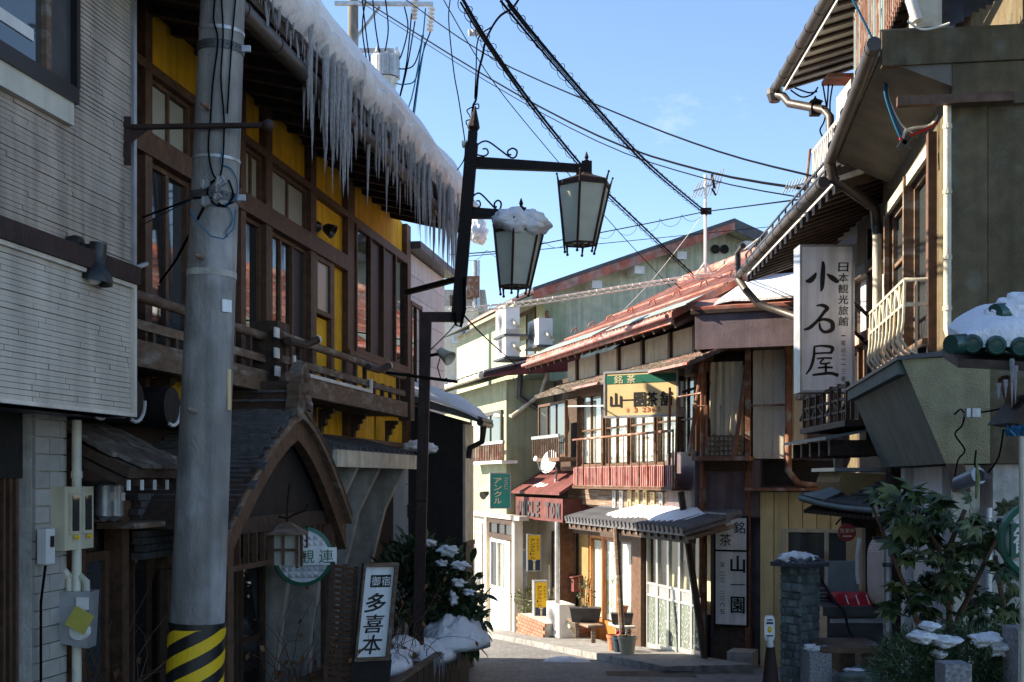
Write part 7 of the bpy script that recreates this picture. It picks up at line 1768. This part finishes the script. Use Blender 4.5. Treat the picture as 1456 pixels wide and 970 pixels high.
# ================================================================ olive plastered house, right foreground
def olive_house():
    F = RF; u0 = F.u(1350); cq = F.p(u0, 0, 0); E = Fr((cq.x, cq.y), (1, -.155), right=True); u1 = F.u(1256)
    P = thing('house', 'olive plastered house with a tapered green bay and white curved window grille, at right', 'house', V(cq.x + 2, cq.y + 1, ground_z(9)))
    U, Z = F.u, F.z
    bx = lambda nm, m, *a: B().box(F, *a).build(nm, m, P)
    # street wall pieces round the window opening
    wa, we, wz0, wz1 = U(1331), U(1264), 2.62, 4.00
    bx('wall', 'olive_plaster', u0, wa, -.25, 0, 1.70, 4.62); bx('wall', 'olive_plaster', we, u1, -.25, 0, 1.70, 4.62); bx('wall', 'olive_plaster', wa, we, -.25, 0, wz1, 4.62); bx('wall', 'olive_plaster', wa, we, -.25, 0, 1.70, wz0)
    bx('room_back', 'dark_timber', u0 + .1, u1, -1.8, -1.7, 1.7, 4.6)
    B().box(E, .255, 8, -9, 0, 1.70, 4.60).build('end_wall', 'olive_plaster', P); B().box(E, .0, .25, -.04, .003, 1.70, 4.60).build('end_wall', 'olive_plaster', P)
    B().box(E, .3, 8, -9, -.06, -1, 1.695).build('lower_wall', 'concrete', P)
    bx('far_wall', 'olive_plaster', u1 - .02, u1, -4, -.25, -1, 4.62)
    # window: two pairs of sliding panes, wooden side posts
    m = U(1293)
    window(F, P, wa + .06, m - .03, wz0, wz1, -.03, cols=2, fw=.04, gm='sky_glass', fm='worn_timber', bars=.045); window(F, P, m + .03, we, wz0, wz1, -.03, cols=2, rows=3, fw=.05, gms=['sky_glass', 'sky_glass'], fm='worn_timber', bars=.035)
    bx('side_post', 'brown_timber', wa - .03, wa + .06, -.1, .06, wz0 - .1, wz1 + .12); bx('side_post', 'worn_timber', m - .03, m + .03, -.1, .05, wz0, wz1 + .08); bx('side_post', 'worn_timber', we, we + .06, -.1, .04, wz0, wz1)
    bx('lintel', 'cream_paint', m + .03, we, .0, .03, wz1, wz1 + .09); bx('lintel', 'cream_paint', wa + .06, m - .03, .0, .03, wz1, wz1 + .09); bx('sill', 'worn_timber', wa - .02, we + .02, .0, .10, wz0 - .06, wz0)
    # curved white grille
    ga, ge, gn = U(1331), U(1241, .2), .22
    for z in (3.05, 2.87): B().tube([F.p(ga, .02, z), F.p(ga, gn, z), F.p(ge, gn, z), F.p(ge, .02, z)], .016, 8).build('grille_rail', 'cream_paint', P)
    k = ga; i = 0
    while k < ge + .01:
        B().tube([F.p(k, gn, 3.05), F.p(k, gn + .01, 2.75), F.p(k, gn + .03, 2.62), F.p(k, gn - .02, 2.54), F.p(k, gn - .1, 2.50), F.p(k, .02, 2.50)], .011, 6).build('grille_bar', 'cream_paint', P)
        if i < 9: B().bar(F.p(k, gn, 2.87 if i % 2 else 3.05), F.p(k + .2, gn, 3.05 if i % 2 else 2.87), .012).build('grille_brace', 'cream_paint', P)
        k += .205; i += 1
    for n in (.06, .14): B().tube([F.p(ga, n, 3.05), F.p(ga, n, 2.5)], .010, 6).build('grille_bar', 'cream_paint', P)
    B().bar(F.p(ga, gn - .1, 2.50), F.p(ge, gn - .1, 2.50), .014).build('grille_rail', 'cream_paint', P)
    # tapered bay
    ua, ue, zt, zb = u0 - .02, U(1209, .32), 2.42, 1.70
    B().hexa([F.p(ua, -.02, zb), F.p(ue, -.02, zb), F.p(ue, .03, zb), F.p(ua, .03, zb), F.p(ua, -.02, zt), F.p(ue, -.02, zt), F.p(ue, .32, zt), F.p(ua, .32, zt)]).build('bay', 'teal_sheet', P)
    q = lambda n, z: F.p(ua - .012, n, z)
    B().prism([q(-.26, zb), q(.032, zb), q(.325, zt), q(-.26, zt + .02)], F.d * .01).build('bay_end', 'olive_pale_lit', P)
    B().hexa([F.p(ua - .04, .0, zt + .02), F.p(ue + .03, 0, zt + .02), F.p(ue + .03, .36, zt - .005), F.p(ua - .04, .36, zt - .005), F.p(ua - .04, .0, zt + .06), F.p(ue + .03, 0, zt + .06), F.p(ue + .03, .36, zt + .02), F.p(ua - .04, .36, zt + .02)]).build('bay_cap', 'dark_metal', P)
    B().hexa([F.p(ua + .02, .24, zt - .10), F.p(ue, .24, zt - .10), F.p(ue, .345, zt - .10), F.p(ua + .02, .345, zt - .10), F.p(ua + .02, .24, zt - .006), F.p(ue, .24, zt - .006), F.p(ue, .345, zt - .006), F.p(ua + .02, .345, zt - .006)]).build('bay_fascia', 'teal_sheet', P)
    # ground floor
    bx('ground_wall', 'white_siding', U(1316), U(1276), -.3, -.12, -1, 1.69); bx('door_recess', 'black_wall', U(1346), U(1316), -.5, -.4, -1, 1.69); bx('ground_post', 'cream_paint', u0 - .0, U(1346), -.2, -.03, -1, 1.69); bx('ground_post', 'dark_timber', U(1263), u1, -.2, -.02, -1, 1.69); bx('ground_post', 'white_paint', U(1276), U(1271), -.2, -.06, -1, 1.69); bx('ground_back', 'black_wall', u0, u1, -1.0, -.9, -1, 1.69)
    # canopy slab, front band, gutter
    sa, se = u0 - .05, U(1189, .47)
    B().hexa([F.p(sa, -.02, 4.28), F.p(se, -.02, 4.28), F.p(se, .47, 4.50), F.p(sa, .47, 4.50), F.p(sa, -.02, 4.70), F.p(se, -.02, 4.70), F.p(se, .47, 4.70), F.p(sa, .47, 4.70)]).build('canopy_slab', 'grey_soffit', P)
    B().box(E, -.46, 8, .005, .075, 4.44, 4.68).build('canopy_band', 'olive_plaster', P); B().box(E, .01, 8, .003, .06, 4.15, 4.435).build('band_step', 'olive_plaster', P)
    B().tube([F.p(U(1243, .53), .53, 4.55), F.p(se, .53, 4.50)], .05, 12).build('gutter', 'gutter_brown', P)
    k = U(1243, .53) + .1
    while k < se: B().tube([F.p(k, .53, 4.55), F.p(k + .02, .53, 4.55)], .055, 12).build('gutter_joint', 'gutter_brown', P); k += .5
    B().box(F, sa, se, .455, .49, 4.52, 4.56).build('drip_edge', 'cream_paint', P)
    B().tube([F.p(se - .06, .53, 4.48), F.p(se - .05, .50, 4.34), F.p(u1 - .15, .1, 4.12), F.p(u1 + .03, .06, 4.02), F.p(u1 + .03, .05, 3.9)], .05, 10).build('downpipe', 'gutter_brown', P); B().tube([F.p(u1 + .03, .05, 3.9), F.p(u1 + .03, .05, 2.45)], .045, 10).build('downpipe', 'cream_paint', P)
    # corner pipe, wooden bar, little fixings
    B().tube([E.p(-.02, .035, 4.2), E.p(-.02, .035, 2.62), E.p(.01, .04, 2.52), E.p(.06, .04, 2.48)], .026, 10).build('corner_pipe', 'cream_paint', P)
    for z in (4.0, 3.55, 3.1, 2.75): B().lathe(E.p(-.02, .035, z), [(.031, 0), (.031, .03)], 10).build('pipe_clip', 'cream_paint', P)
    B().box(E, E.u(1275, .1), E.u(1441, .1), .08, .14, E.z(1350, 149, .1), E.z(1350, 136, .1)).build('timber_bar', 'rust_paint' if 0 else 'brown_timber', P)
    b = B(); r = random.Random(3)
    # upper storey on the slab: railing, hanging sheets, awning
    bx('upper_wall', 'olive_plaster', sa + .4, se + 2, -3, -.6, 4.7, 7.5)
    k = U(1291, .40)
    while k < U(1216, .40): B().tube([F.p(k, .40, 4.70), F.p(k, .40, 5.55)], .011, 6).build('railing_bar', rnd.choice(('rust_paint', 'rust_paint', 'green_grey_sheet')), P); k += .085
    for z in (4.76, 5.5): B().tube([F.p(U(1291, .4), .40, z), F.p(U(1216, .4), .40, z)], .014, 6).build('railing_rail', 'rust_paint', P)
    B().tube([E.p(-.28, .0, 5.3), E.p(-.26, .02, 4.9), E.p(-.22, .03, 4.75)], .04, 10).build('elbow_pipe', 'white_paint', P)
    bx('laundry_box', 'cream_paint', u0 + .0, u0 + .3, .05, .22, 4.72, 4.95)
    m_ = B()
    for k in range(7): m_.grid([[E.p(-.2 + .05 * k + .25 * j / 6, -.05 + .03 * math.sin(j + k), 4.72 + .5 * i + .03 * k) for j in range(7)] for i in range(2)], (0, -.01, 0))
    m_.build('hung_sheet', 'dark_metal', P)
    for k in range(7):
        B().hexa([E.p(.02 + .02 * k, .05 - .10 * k + d, z) if 0 else E.p(u, .25 - .09 * k + d, 4.80 + .045 * k + z) for z in (0, .03) for u, d in ((.0, 0), (3, 0), (3, .07), (.0, .07))]).build('awning_slat', 'brown_timber' if k % 2 == 0 else 'white_paint', P)
    B().box(E, -.02, 3, -.5, .34, 5.16, 5.2).build('awning_top', 'dark_metal', P)
    # cable tails under the canopy
    C = thing('cable_tails', 'blue, red and white cable tails with black clamps hanging under the canopy', 'cables', ray(1290, 205, 8.6))
    Y = 8.9
    def cab(pts, m, r=.008, Y=Y): B().tube(sp([ray(x, y, Y) for x, y in pts]), r, 6).build('cable', m, C)
    cab([(1208, -10), (1228, 30), (1245, 65), (1260, 100), (1258, 130), (1268, 165), (1280, 195)], 'wire_blue', .009); cab([(1263, 100), (1262, 135), (1272, 165), (1283, 192)], 'wire_blue', .007)
    cab([(1340, 155), (1325, 177), (1300, 182), (1286, 188), (1284, 205)], 'wire_white', .011); cab([(1342, 157), (1330, 175), (1312, 186), (1294, 193), (1279, 198)], 'wire_red', .010); cab([(1262, 115), (1264, 140), (1280, 175), (1298, 190)], 'wire_white', .005)
    for x, y in ((1282, 206), (1298, 205), (1288, 200)): q = ray(x, y, Y); B().bar(q + V(-.02, 0, -.03), q + V(.02, 0, .03), .045, .04).build('clamp', 'plastic_black', C)
    q = ray(1263, 106, Y); B().ball(q, .045, 10, 8, (1, 1, 1.2), .3).build('tape_bundle', 'porcelain', C)
    cab([(1290, 30), (1310, 42), (1335, 38), (1350, 33)], 'wire_white', .008, 8.4)
    # fixings on the end wall
    L = thing('flood_lamp', 'grey cylindrical lamp on a wooden plate under the olive bay', 'lamp', E.p(E.u(1385, .1), .1, E.z(1385, 690, .1)))
    q = E.p(E.u(1362, .02), .02, 0); u = E.u(1362, .02); B().hexa([E.p(u + a * .06 - b_ * .025, n, E.z(1362, 677) + b_ * .11) for n in (.0, .03) for a, b_ in ((-1, -1), (1, -1), (1, 1), (-1, 1))]).build('wooden_plate', 'rust_paint' if 0 else 'brown_timber', L)
    B().tube([ray(1363, 688, 8.3), ray(1392, 676, 8.1)], [.052, .058], 14).build('body', 'grey_metal', L); B().tube([ray(1392, 676, 8.1), ray(1404, 680, 8.15)], [.04, .03], 12).build('cap', 'dark_metal', L)
    C2 = thing('wall_cables', 'thin dark cables looping over the olive end wall', 'cables', E.p(E.u(1370), .02, 1.8))
    for pts in ([(1357, 590), (1366, 582), (1376, 588), (1420, 582), (1456, 570)], [(1372, 588), (1368, 605), (1358, 618), (1372, 640), (1362, 655), (1356, 690)], [(1388, 640), (1386, 660), (1390, 670)], [(1427, 610), (1420, 650), (1405, 672)]): B().tube(sp([ray(x, y, 8.33) for x, y in pts]), .006, 6).build('cable', 'wire_black', C2)
    for x in (1376, 1384, 1390): B().wbox(ray(x, 0, 8.3).x - .014, ray(x, 0, 8.3).x + .014, 8.28, 8.32, ray(x, 590, 8.3).z - .015, ray(x, 584, 8.3).z + .015).build('clip', 'grey_metal', C2)
    B().tube([E.p(E.u(1402), .05, 1.4), E.p(E.u(1402), .05, -.6)], .035, 10).build('drainpipe', 'galvanised', label='pale drainpipe behind the big leaved plant on the end wall', cat='drainpipe')
olive_house()
# ================================================================ glazed tile roof with snow, right edge
def gate_roof():
    Y = 5.4; T = thing('gate_roof', 'green glazed tile roof corner loaded with snow and small icicles, at the right edge', 'roof', ray(1420, 560, Y))
    a = ray(1362, 497, Y); ex = V(.97, -.25, .03).normalized(); sl = V(.22, .95, .17).normalized()
    tb = B(); tb.tube([V(0, 0, 0), V(0, .55, 0)], [.040, .038], 12); tb.lathe(V(0, -.012, 0), [(.01, 0), (.026, .001), (.028, -.004), (.034, -.004), (.044, .008), (.044, .03)], 14, (0, 1, 0)); me = tb.mesh('glazed_tile', 'glazed_green', Vector())
    rot = sl.to_track_quat('Y', 'Z').to_euler()
    for k in range(14):
        for r in range(1): part('glazed_tile', me, T, a + ex * (.06 + .098 * k) + sl * (.5 * r) + V(0, 0, -.012 * k + .006 * r + .02), rot)
    rows = [[a + ex * (.115 * k) + sl * s - V(0, 0, .04 + .012 * k) for s in (0, .3, .6)] for k in range(15)]
    b = B(); b.grid(rows, (0, 0, -.04)); b.build('roof_deck', 'dark_timber', T)
    # big end tile of the verge and the second ridge tile above
    B().tube([a + V(-.04, -.02, .02), a + V(.10, .06, .03), a + V(.3, .5, .10)], [.042, .05, .05], 14).build('end_tile', 'glazed_green', T)
    q = ray(1412, 447, Y + .2); B().tube([q + V(-.0, -.02, .0), q + V(.14, .05, .02), q + V(.6, .25, .05)], [.045, .05, .05], 14).build('ridge_tile', 'glazed_green', T)
    rows = []
    for i in range(49):
        t = i / 48; row = []
        for j in range(13):
            s = j / 12; n_ = noise.noise(V(t * 5, s * 3, 2)); sc = .5 + .5 * abs(math.sin(t * 14 / .96 * math.pi * .5 + .4))
            p = a + ex * (.02 + 1.6 * t) + sl * (-.03 + .045 * sc * (j == 0) + .58 * s) + V(0, 0, -.168 * t + .04)
            lift = min(1, s * 6 + .18) ** .6 * min(1, t * 10 + .05) ** .5; p.z += lift * (.085 + .03 * n_ + .05 * s + .12 * t * s); row.append(p)
        rows.append(row)
    b = B(); b.grid(rows, (0, 0, -.05)); b.sm = True; b.build('snow_layer', 'snow', T)
    b = B()
    for i, (x, y, r) in enumerate(((1420, 447, .055), (1438, 441, .07), (1460, 436, .085), (1450, 452, .07), (1478, 448, .10), (1500, 444, .11))): b.ball(ray(x, y, Y + .22), r, 14, 10, (1.3, 1, .8), .35)
    b.build('ridge_snow', 'snow', T)
    ib = [q for q in bpy.data.meshes if q.name.startswith('icicle')]
    for i, (x, y, l) in enumerate(((1420, 545, .07), (1439, 510, .22), (1444, 520, .17), (1430, 540, .08))): part('icicle', ib[i], T, ray(x, y, Y - .08), (0, 0, i), (.010, .010, l))
    B().tube([ray(1428, 540, Y + .2), ray(1441, 575, Y + .1)], .03, 10).build('brace', 'worn_timber', T)
    m = ray(1460, 590, Y + .1); B().hexa([m + V(*d) for d in ((-.12, -.1, -.04), (.4, -.2, -.1), (.4, .2, -.1), (-.12, .15, -.04), (-.02, -.1, .09), (.4, -.2, .09), (.4, .2, .09), (-.02, .15, .09))]).build('beam', 'dark_timber', T)
    q = ray(1470, 700, Y); B().tube([V(q.x + .1, Y + .1, ground_z(Y) - .1), V(q.x + .1, Y + .1, 2.1)], .07, 12).build('post', 'dark_timber', T)
    c = ray(1449, 620, 5.3); T2 = thing('broom', 'blue bristled broom standing upside down at the right edge', 'broom', V(c.x + .02, 5.3, ground_z(5)))
    B().tube([V(c.x + .02, 5.3, ground_z(5)), c + V(.01, 0, .0)], .012, 8).build('handle', 'cream_paint', T2)
    b = B(); r = random.Random(2)
    for k in range(60): p = c + V(r.uniform(-.04, .06), r.uniform(-.03, .03), 0); b.tube([p, p + V(r.uniform(-.03, .02), r.uniform(-.02, .02), r.uniform(.02, .05))], .004, 3)
    b.build('bristles', 'wire_blue', T2, kind='stuff')
gate_roof()
round_sign(1482, 768, 6.3, 58, 'round green sign with a green name plate, cut by the right edge', (-.165, .3, .085), V(-.18, -1, 0).normalized(), [('観', -.085), ('連', .08)], True)
def right_plants():
    X = ray
    lm = [leaf_mesh('leaf', 'leaf_dark', .20, .042, 1), leaf_mesh('leaf', 'leaf_dark', .16, .036, 1), leaf_mesh('leaf', 'leaf_light', .17, .036, 1), leaf_mesh('leaf', 'leaf_dark', .18, .040, 1), leaf_mesh('leaf', 'leaf_light', .13, .030, 1)]
    T = thing('shrub', 'tall shrub with large glossy lobed leaves in front of the olive house', 'shrub', V(X(1330, 900, 7.2).x, 7.2, ground_z(7)))
    sd = 60
    for x, y, rx, ry, rz, n in ((1285, 722, .17, .25, .09, 14), (1310, 745, .20, .3, .12, 20), (1375, 728, .28, .3, .11, 22), (1430, 750, .22, .3, .14, 16), (1325, 800, .20, .3, .18, 24), (1395, 815, .30, .35, .2, 30), (1310, 865, .18, .3, .14, 18), (1365, 868, .28, .35, .16, 24), (1440, 840, .22, .3, .2, 16), (1262, 715, .06, .15, .05, 4)):
        sd += 1; bush(T, X(x, y, 7.2), (rx, ry, rz), n, lm, .45, .95, .35, sd, .3)
    for pts in ([(1345, 990), (1350, 870), (1335, 780), (1300, 725)], [(1350, 990), (1362, 880), (1400, 800), (1430, 740)], [(1335, 990), (1310, 900), (1285, 830), (1240, 720)], [(1352, 860), (1340, 800), (1372, 725)], [(1420, 990), (1428, 870), (1415, 790)]):
        B().tube([X(x, y, 7.25) for x, y in pts], [.02, .017, .013, .008][:len(pts)], 6).build('stem', 'twig', T)
    q = X(1388, 655, 7.1); B().tube([q + V(0, 0, -.22), q + V(.01, 0, -.1), q], [.006, .014, .004], 6).build('flower_bud', 'sign_yellow' if 0 else 'leaf_light', T)
    T = thing('juniper', 'low dense dark conifer with patches of snow at the lower right', 'shrub', V(X(1350, 960, 6.6).x, 6.6, ground_z(6.6)))
    for x, y, rx, rz, n in ((1300, 945, .22, .17, 2600), (1380, 935, .26, .17, 3000), (1440, 960, .2, .14, 1800), (1340, 985, .3, .18, 2400)):
        foliage(T, X(x, y, 6.6), (rx, .25, rz), n, 'leaf_dark', .055, .005, int(x + y))
    for x, y, rx, rz in ((1322, 890, .045, .02), (1312, 906, .07, .03), (1345, 912, .07, .03), (1402, 910, .08, .035), (1420, 922, .06, .04), (1335, 930, .03, .02)):
        b = B(); b.ball(X(x, y, 6.42), 1, 14, 8, (rx, .09, rz), .5); b.build('snow_patch', 'snow', T)
    q = X(1363, 945, 6.1); B().wbox(q.x - .066, q.x + .066, 6.1, 6.25, ground_z(6.1), q.z).build('stone_post', 'granite', label='short speckled granite post in front of the dark conifer', cat='post')
    q = X(1462, 895, 6.2); B().wbox(q.x - .05, q.x + .1, 6.2, 6.4, ground_z(6.1), q.z).build('stone_post', 'granite', label='taller granite post cut by the right edge of the picture', cat='post')
    # mesh fence behind the shrub
    T = thing('mesh_fence', 'pale wire mesh fence panel low behind the drainpipe and conifer', 'fence', X(1275, 960, 8.0))
    for k in range(8): B().tube([X(1268, 905 + 10 * k, 8.2), X(1300, 925 + 12 * k, 7.6)], .004, 4).build('wire', 'galvanised', T)
    for k in range(5): B().tube([X(1268 + 7 * k, 904 + 4.6 * k, 8.2 - .13 * k), X(1268 + 7 * k, 990, 8.2 - .13 * k)], .004, 4).build('wire', 'galvanised', T)
right_plants()
# ================================================================ wires, far pole, aerials
def sag(a, b, s, n=14): return [a.lerp(b, k / n) + V(0, 0, -s * 4 * (k / n) * (1 - k / n)) for k in range(n + 1)]
def px_path(pts, n=4):
    q = [ray(*p) for p in pts]; out = []
    for k in range(len(q) - 1):
        p0, p1, p2, p3 = q[max(k - 1, 0)], q[k], q[k + 1], q[min(k + 2, len(q) - 1)]
        for i in range(n): t = i / n; out.append(.5 * (2 * p1 + (p2 - p0) * t + (2 * p0 - 5 * p1 + 4 * p2 - p3) * t * t + (3 * p1 - p0 - 3 * p2 + p3) * t ** 3))
    return out + [q[-1]]
def helix(pts, r, pitch, w_=.004, seed=0):
    out = []; L = 0; r_ = random.Random(seed)
    for k in range(len(pts) - 1):
        a, b = pts[k], pts[k + 1]; d = b - a; n = max(2, int(d.length / pitch * 11)); t = d.normalized(); e = t.cross(UP).normalized(); g = e.cross(t)
        for i in range(n): ph = (L + d.length * i / n) / pitch * 2 * math.pi; rr = r * (.8 + .4 * noise.noise(V(ph * .05, seed, 0))); out.append(a + d * i / n + (e * math.cos(ph) + g * math.sin(ph)) * rr + g * -r * .5)
        L += d.length
    return out
def wires():
    G = 'overhead wires'
    def w(lab, pts, r, m='wire_black', hx=None, extra=()):
        p = px_path(pts); T = thing('overhead_wire', lab, 'wire', p[len(p) // 2], G)
        B().tube(p, r, 6).build('cable', m, T)
        if hx: B().tube(helix(p, hx[0], hx[1], .004, len(lab)), hx[2], 4).build('spiral_wrap', m, T)
        for o, rr in extra: B().tube([q + V(*o) for q in p], rr, 5).build('cable', m, T)
    w('spiral wrapped bundle falling from the top centre to the roof aerial', [(716, -6, 9), (770, 62, 11), (850, 155, 14), (925, 235, 18), (1003, 301, 23)], .014, hx=(.06, .42, .0035), extra=(((.03, 0, -.07), .006), ((-.02, 0, -.04), .010)))
    w('spiral wrapped bundle falling behind the upper lantern to the red roof', [(655, -6, 9), (700, 68, 11), (770, 165, 13.5), (845, 255, 16), (910, 318, 19), (985, 390, 22.5)], .013, hx=(.055, .38, .0035), extra=(((.04, 0, -.09), .006), ((.0, 0, -.05), .008)))
    w('upper of two smooth cables crossing the sky to the old inn roof', [(572, -4, 33), (690, 77, 27), (870, 158, 21), (1020, 215, 17), (1170, 254, 13)], .014)
    w('lower and thicker of two smooth cables crossing the sky to the old inn roof', [(510, -4, 33), (690, 108, 27), (850, 193, 21), (1000, 243, 17), (1165, 272, 13)], .017, extra=(((0, 0, -.10), .009),))
    w('thin wire slanting down from the top behind the lamp arm', [(628, -5, 16), (690, 100, 18), (760, 190, 20), (880, 330, 24), (965, 420, 25)], .007)
    w('curly wrapped wire running low from the lamp post to the roof aerial', [(640, 362, 20), (720, 356, 20.5), (800, 341, 21), (900, 322, 22), (1003, 301, 23)], .009, hx=(.10, .55, .004))
    w('thin straight wire low above the green gable', [(660, 365, 20), (850, 347, 24), (1000, 332, 27), (1140, 318, 28)], .007)
    w('wire from the roof aerial to the old inn roof on the right', [(1003, 301, 23), (1080, 291, 18), (1150, 282, 13)], .010)
    w('pale frosted bundle sagging from the lamp post to the red roof', [(625, 441, 19), (745, 429, 20), (860, 411, 21), (985, 392, 22), (1062, 385, 22.5)], .016, 'wire_white', hx=(.045, .16, .006), extra=(((0, 0, -.07), .010),))
    w('thin wire from the red roof slanting up to the aerial mast', [(880, 448, 23), (930, 395, 23.3), (985, 325, 23.6), (1000, 300, 23.2)], .006, 'wire_white')
    w('slack loop of wire hanging over the red roof', [(955, 398, 22), (980, 420, 21.5), (1000, 427, 21), (1020, 420, 21), (1036, 398, 21)], .008)
    w('thin pale wire rising from the red roof towards the old inn', [(1020, 385, 22), (1090, 330, 20), (1150, 290, 16)], .005, 'wire_white')
    w('dark wire strung from the lamp post to the air conditioners', [(652, 440, 12.5), (690, 480, 18), (735, 520, 25)], .010)
    w('thin white line across the shop balcony windows', [(808, 578, 21.5), (860, 577, 20.5)], .012, 'wire_white')
wires()
def far_pole():
    Y = 34; X = lambda x, y, d=0: ray(x, y, Y + d)
    b = X(503, 700); T = thing('utility_pole', 'far power pole with a transformer rising behind the snowy roof', 'utility pole', V(b.x, Y, ground_z(Y)))
    B().tube([V(b.x, Y, ground_z(Y) - .2), X(502, -60)], [.17, .14], 16).build('shaft', 'concrete_pole', T)
    B().bar(X(476, 5, -.2), X(616, 6, -.2), .11, .10).build('crossarm', 'galvanised', T); B().bar(X(506, 72, -.2), X(560, 72, -.2), .10).build('crossarm', 'galvanised', T)
    B().bar(X(508, 52), X(540, 10), .07).build('brace', 'galvanised', T)
    for x, y0, y1 in ((591, -4, 28), (614, 10, 45)):
        m = B(); a, e = X(x, y0, -.2), X(x - 3, y1, -.2); n = 6
        for k in range(n): q = a.lerp(e, (k + .5) / n); m.lathe(q, [(.03, -.05), (.10, -.02), (.10, .02), (.03, .05)], 10, e - a)
        m.build('insulator_string', 'porcelain', T)
    c = X(548, 100, -.3); t = B(); t.tube([c + V(0, 0, -.22), c + V(0, 0, .35)], .40, 16); t.build('transformer', 'galvanised', T)
    m = B(); m.lathe(c + V(0, 0, -.24), [(.36, 0), (.28, -.3), (.1, -.42)], 14); m.build('transformer_base', 'galvanised', T)
    for k in range(9): B().bar(c + V(-.36 + .09 * k, -.40, -.2), c + V(-.36 + .09 * k, -.40, .3), .02).build('cooling_fin', 'grey_metal', T)
    for x in (536, 549, 564): q = X(x, 78, -.3); B().lathe(q, [(.05, -.12), (.10, -.04), (.10, .04), (.05, .1), (.02, .22)], 10).build('bushing', 'porcelain', T)
    C = thing('pole_wires', 'drop wires hanging from the far power pole beside the transformer', 'cables', X(560, 150), 'overhead wires')
    for pts in ([(530, 0), (534, 40), (540, 80), (538, 96)], [(548, 0), (552, 40), (548, 70), (545, 78)], [(575, 10), (580, 40), (570, 80), (560, 92)], [(605, 12), (600, 60), (585, 140), (570, 170), (560, 175)], [(612, 45), (600, 80), (590, 140), (583, 195)], [(602, 50), (590, 90), (575, 98), (560, 96)], [(520, 0), (515, 40), (522, 90), (524, 96)], [(515, 0), (522, 60), (528, 100)], [(585, 20), (578, 90), (565, 150), (560, 160)], [(600, 50), (592, 110), (575, 120), (562, 118)], [(590, 30), (578, 100), (566, 148)], [(604, 60), (596, 110), (588, 170)]):
        B().tube(sp([X(x, y, -.35) for x, y in pts]), .02, 5).build('cable', rnd.choice(('wire_black', 'wire_black', 'wire_blue')), C)
far_pole()
def aerials():
    Y = 23; X = lambda x, y: ray(x, y, Y); T = thing('roof_aerial', 'television aerial on a white mast on the red roof', 'aerial', X(1003, 388))
    B().tube([X(1003, 388), X(1003, 248)], .028, 8).build('mast', 'white_paint', T)
    for x in (990, 1014): B().tube([X(1003, 372), X(x, 390)], .018, 6).build('leg', 'white_paint', T)
    B().bar(X(986, 272), X(1026, 258), .03).build('boom', 'galvanised', T)
    for k in range(9): p = X(988 + 4.5 * k, 271 - 1.6 * k); h = .12 + .012 * k; B().tube([p + V(-.05, .1, -h), p + V(.05, -.1, h)], .010, 4).build('element', 'galvanised', T)
    B().bar(X(1012, 248), X(1016, 268), .04).build('reflector', 'black_iron', T); B().bar(X(1012, 268), X(1018, 278), .03).build('reflector', 'black_iron', T)
    for x, y in ((1003, 301), (1003, 392)): pass
    b = B(); b.wbox(X(1003, 0).x - .1, X(1003, 0).x + .1, Y - .1, Y - .04, X(0, 306).z, X(0, 297).z); b.build('clamp', 'black_iron', T)
    Y2 = 13.6; X2 = lambda x, y: ray(x, y, Y2); T = thing('roof_aerial', 'comb shaped television aerial on a thin brown pole over the old inn eave', 'aerial', X2(1148, 300))
    B().tube([X2(1141, 310), X2(1152, 212)], .016, 8).build('mast', 'rust_paint', T); B().bar(X2(1116, 268), X2(1166, 256), .02).build('boom', 'galvanised', T)
    for k in range(12): p = X2(1117 + 4.3 * k, 267.5 - 1.0 * k); B().tube([p + V(-.02, .05, -.05), p + V(.02, -.05, .06)], .006, 4).build('element', 'galvanised', T)
    c = ray(1159, 155, 13.3); L = thing('eave_lantern', 'tiny black iron lantern with a floral pane under the upper eave', 'lantern', c)
    B().lathe(c + V(0, 0, .06), [(.10, 0), (.09, .015), (.02, .05), (.008, .08)], 4).build('roof', 'black_iron', L); B().wbox(c.x - .055, c.x + .055, c.y - .05, c.y + .05, c.z - .07, c.z + .055).build('housing', 'black_iron', L)
    b = B()
    for k in range(5): a = k * 1.2566; b.lathe(c + V(.022 * math.sin(a), -.052, .022 * math.cos(a) - .008), [(.012, 0), (.012, .003)], 8, (0, -1, 0))
    b.build('pane', 'lamp_glass', L)
    C = thing('eave_cables', 'loose dark cables looping under the upper eave of the old inn', 'cables', ray(1172, 170, 13.2))
    for pts in ([(1124, 128), (1140, 138), (1155, 134), (1163, 124)], [(1130, 125), (1150, 132), (1162, 130)], [(1170, 120), (1175, 150), (1180, 175)], [(1178, 120), (1176, 150), (1172, 172), (1166, 185), (1170, 195)], [(1184, 120), (1180, 150), (1183, 180)]): B().tube(sp([ray(x, y, 13.2) for x, y in pts]), .009, 5).build('cable', 'wire_black', C)
aerials()
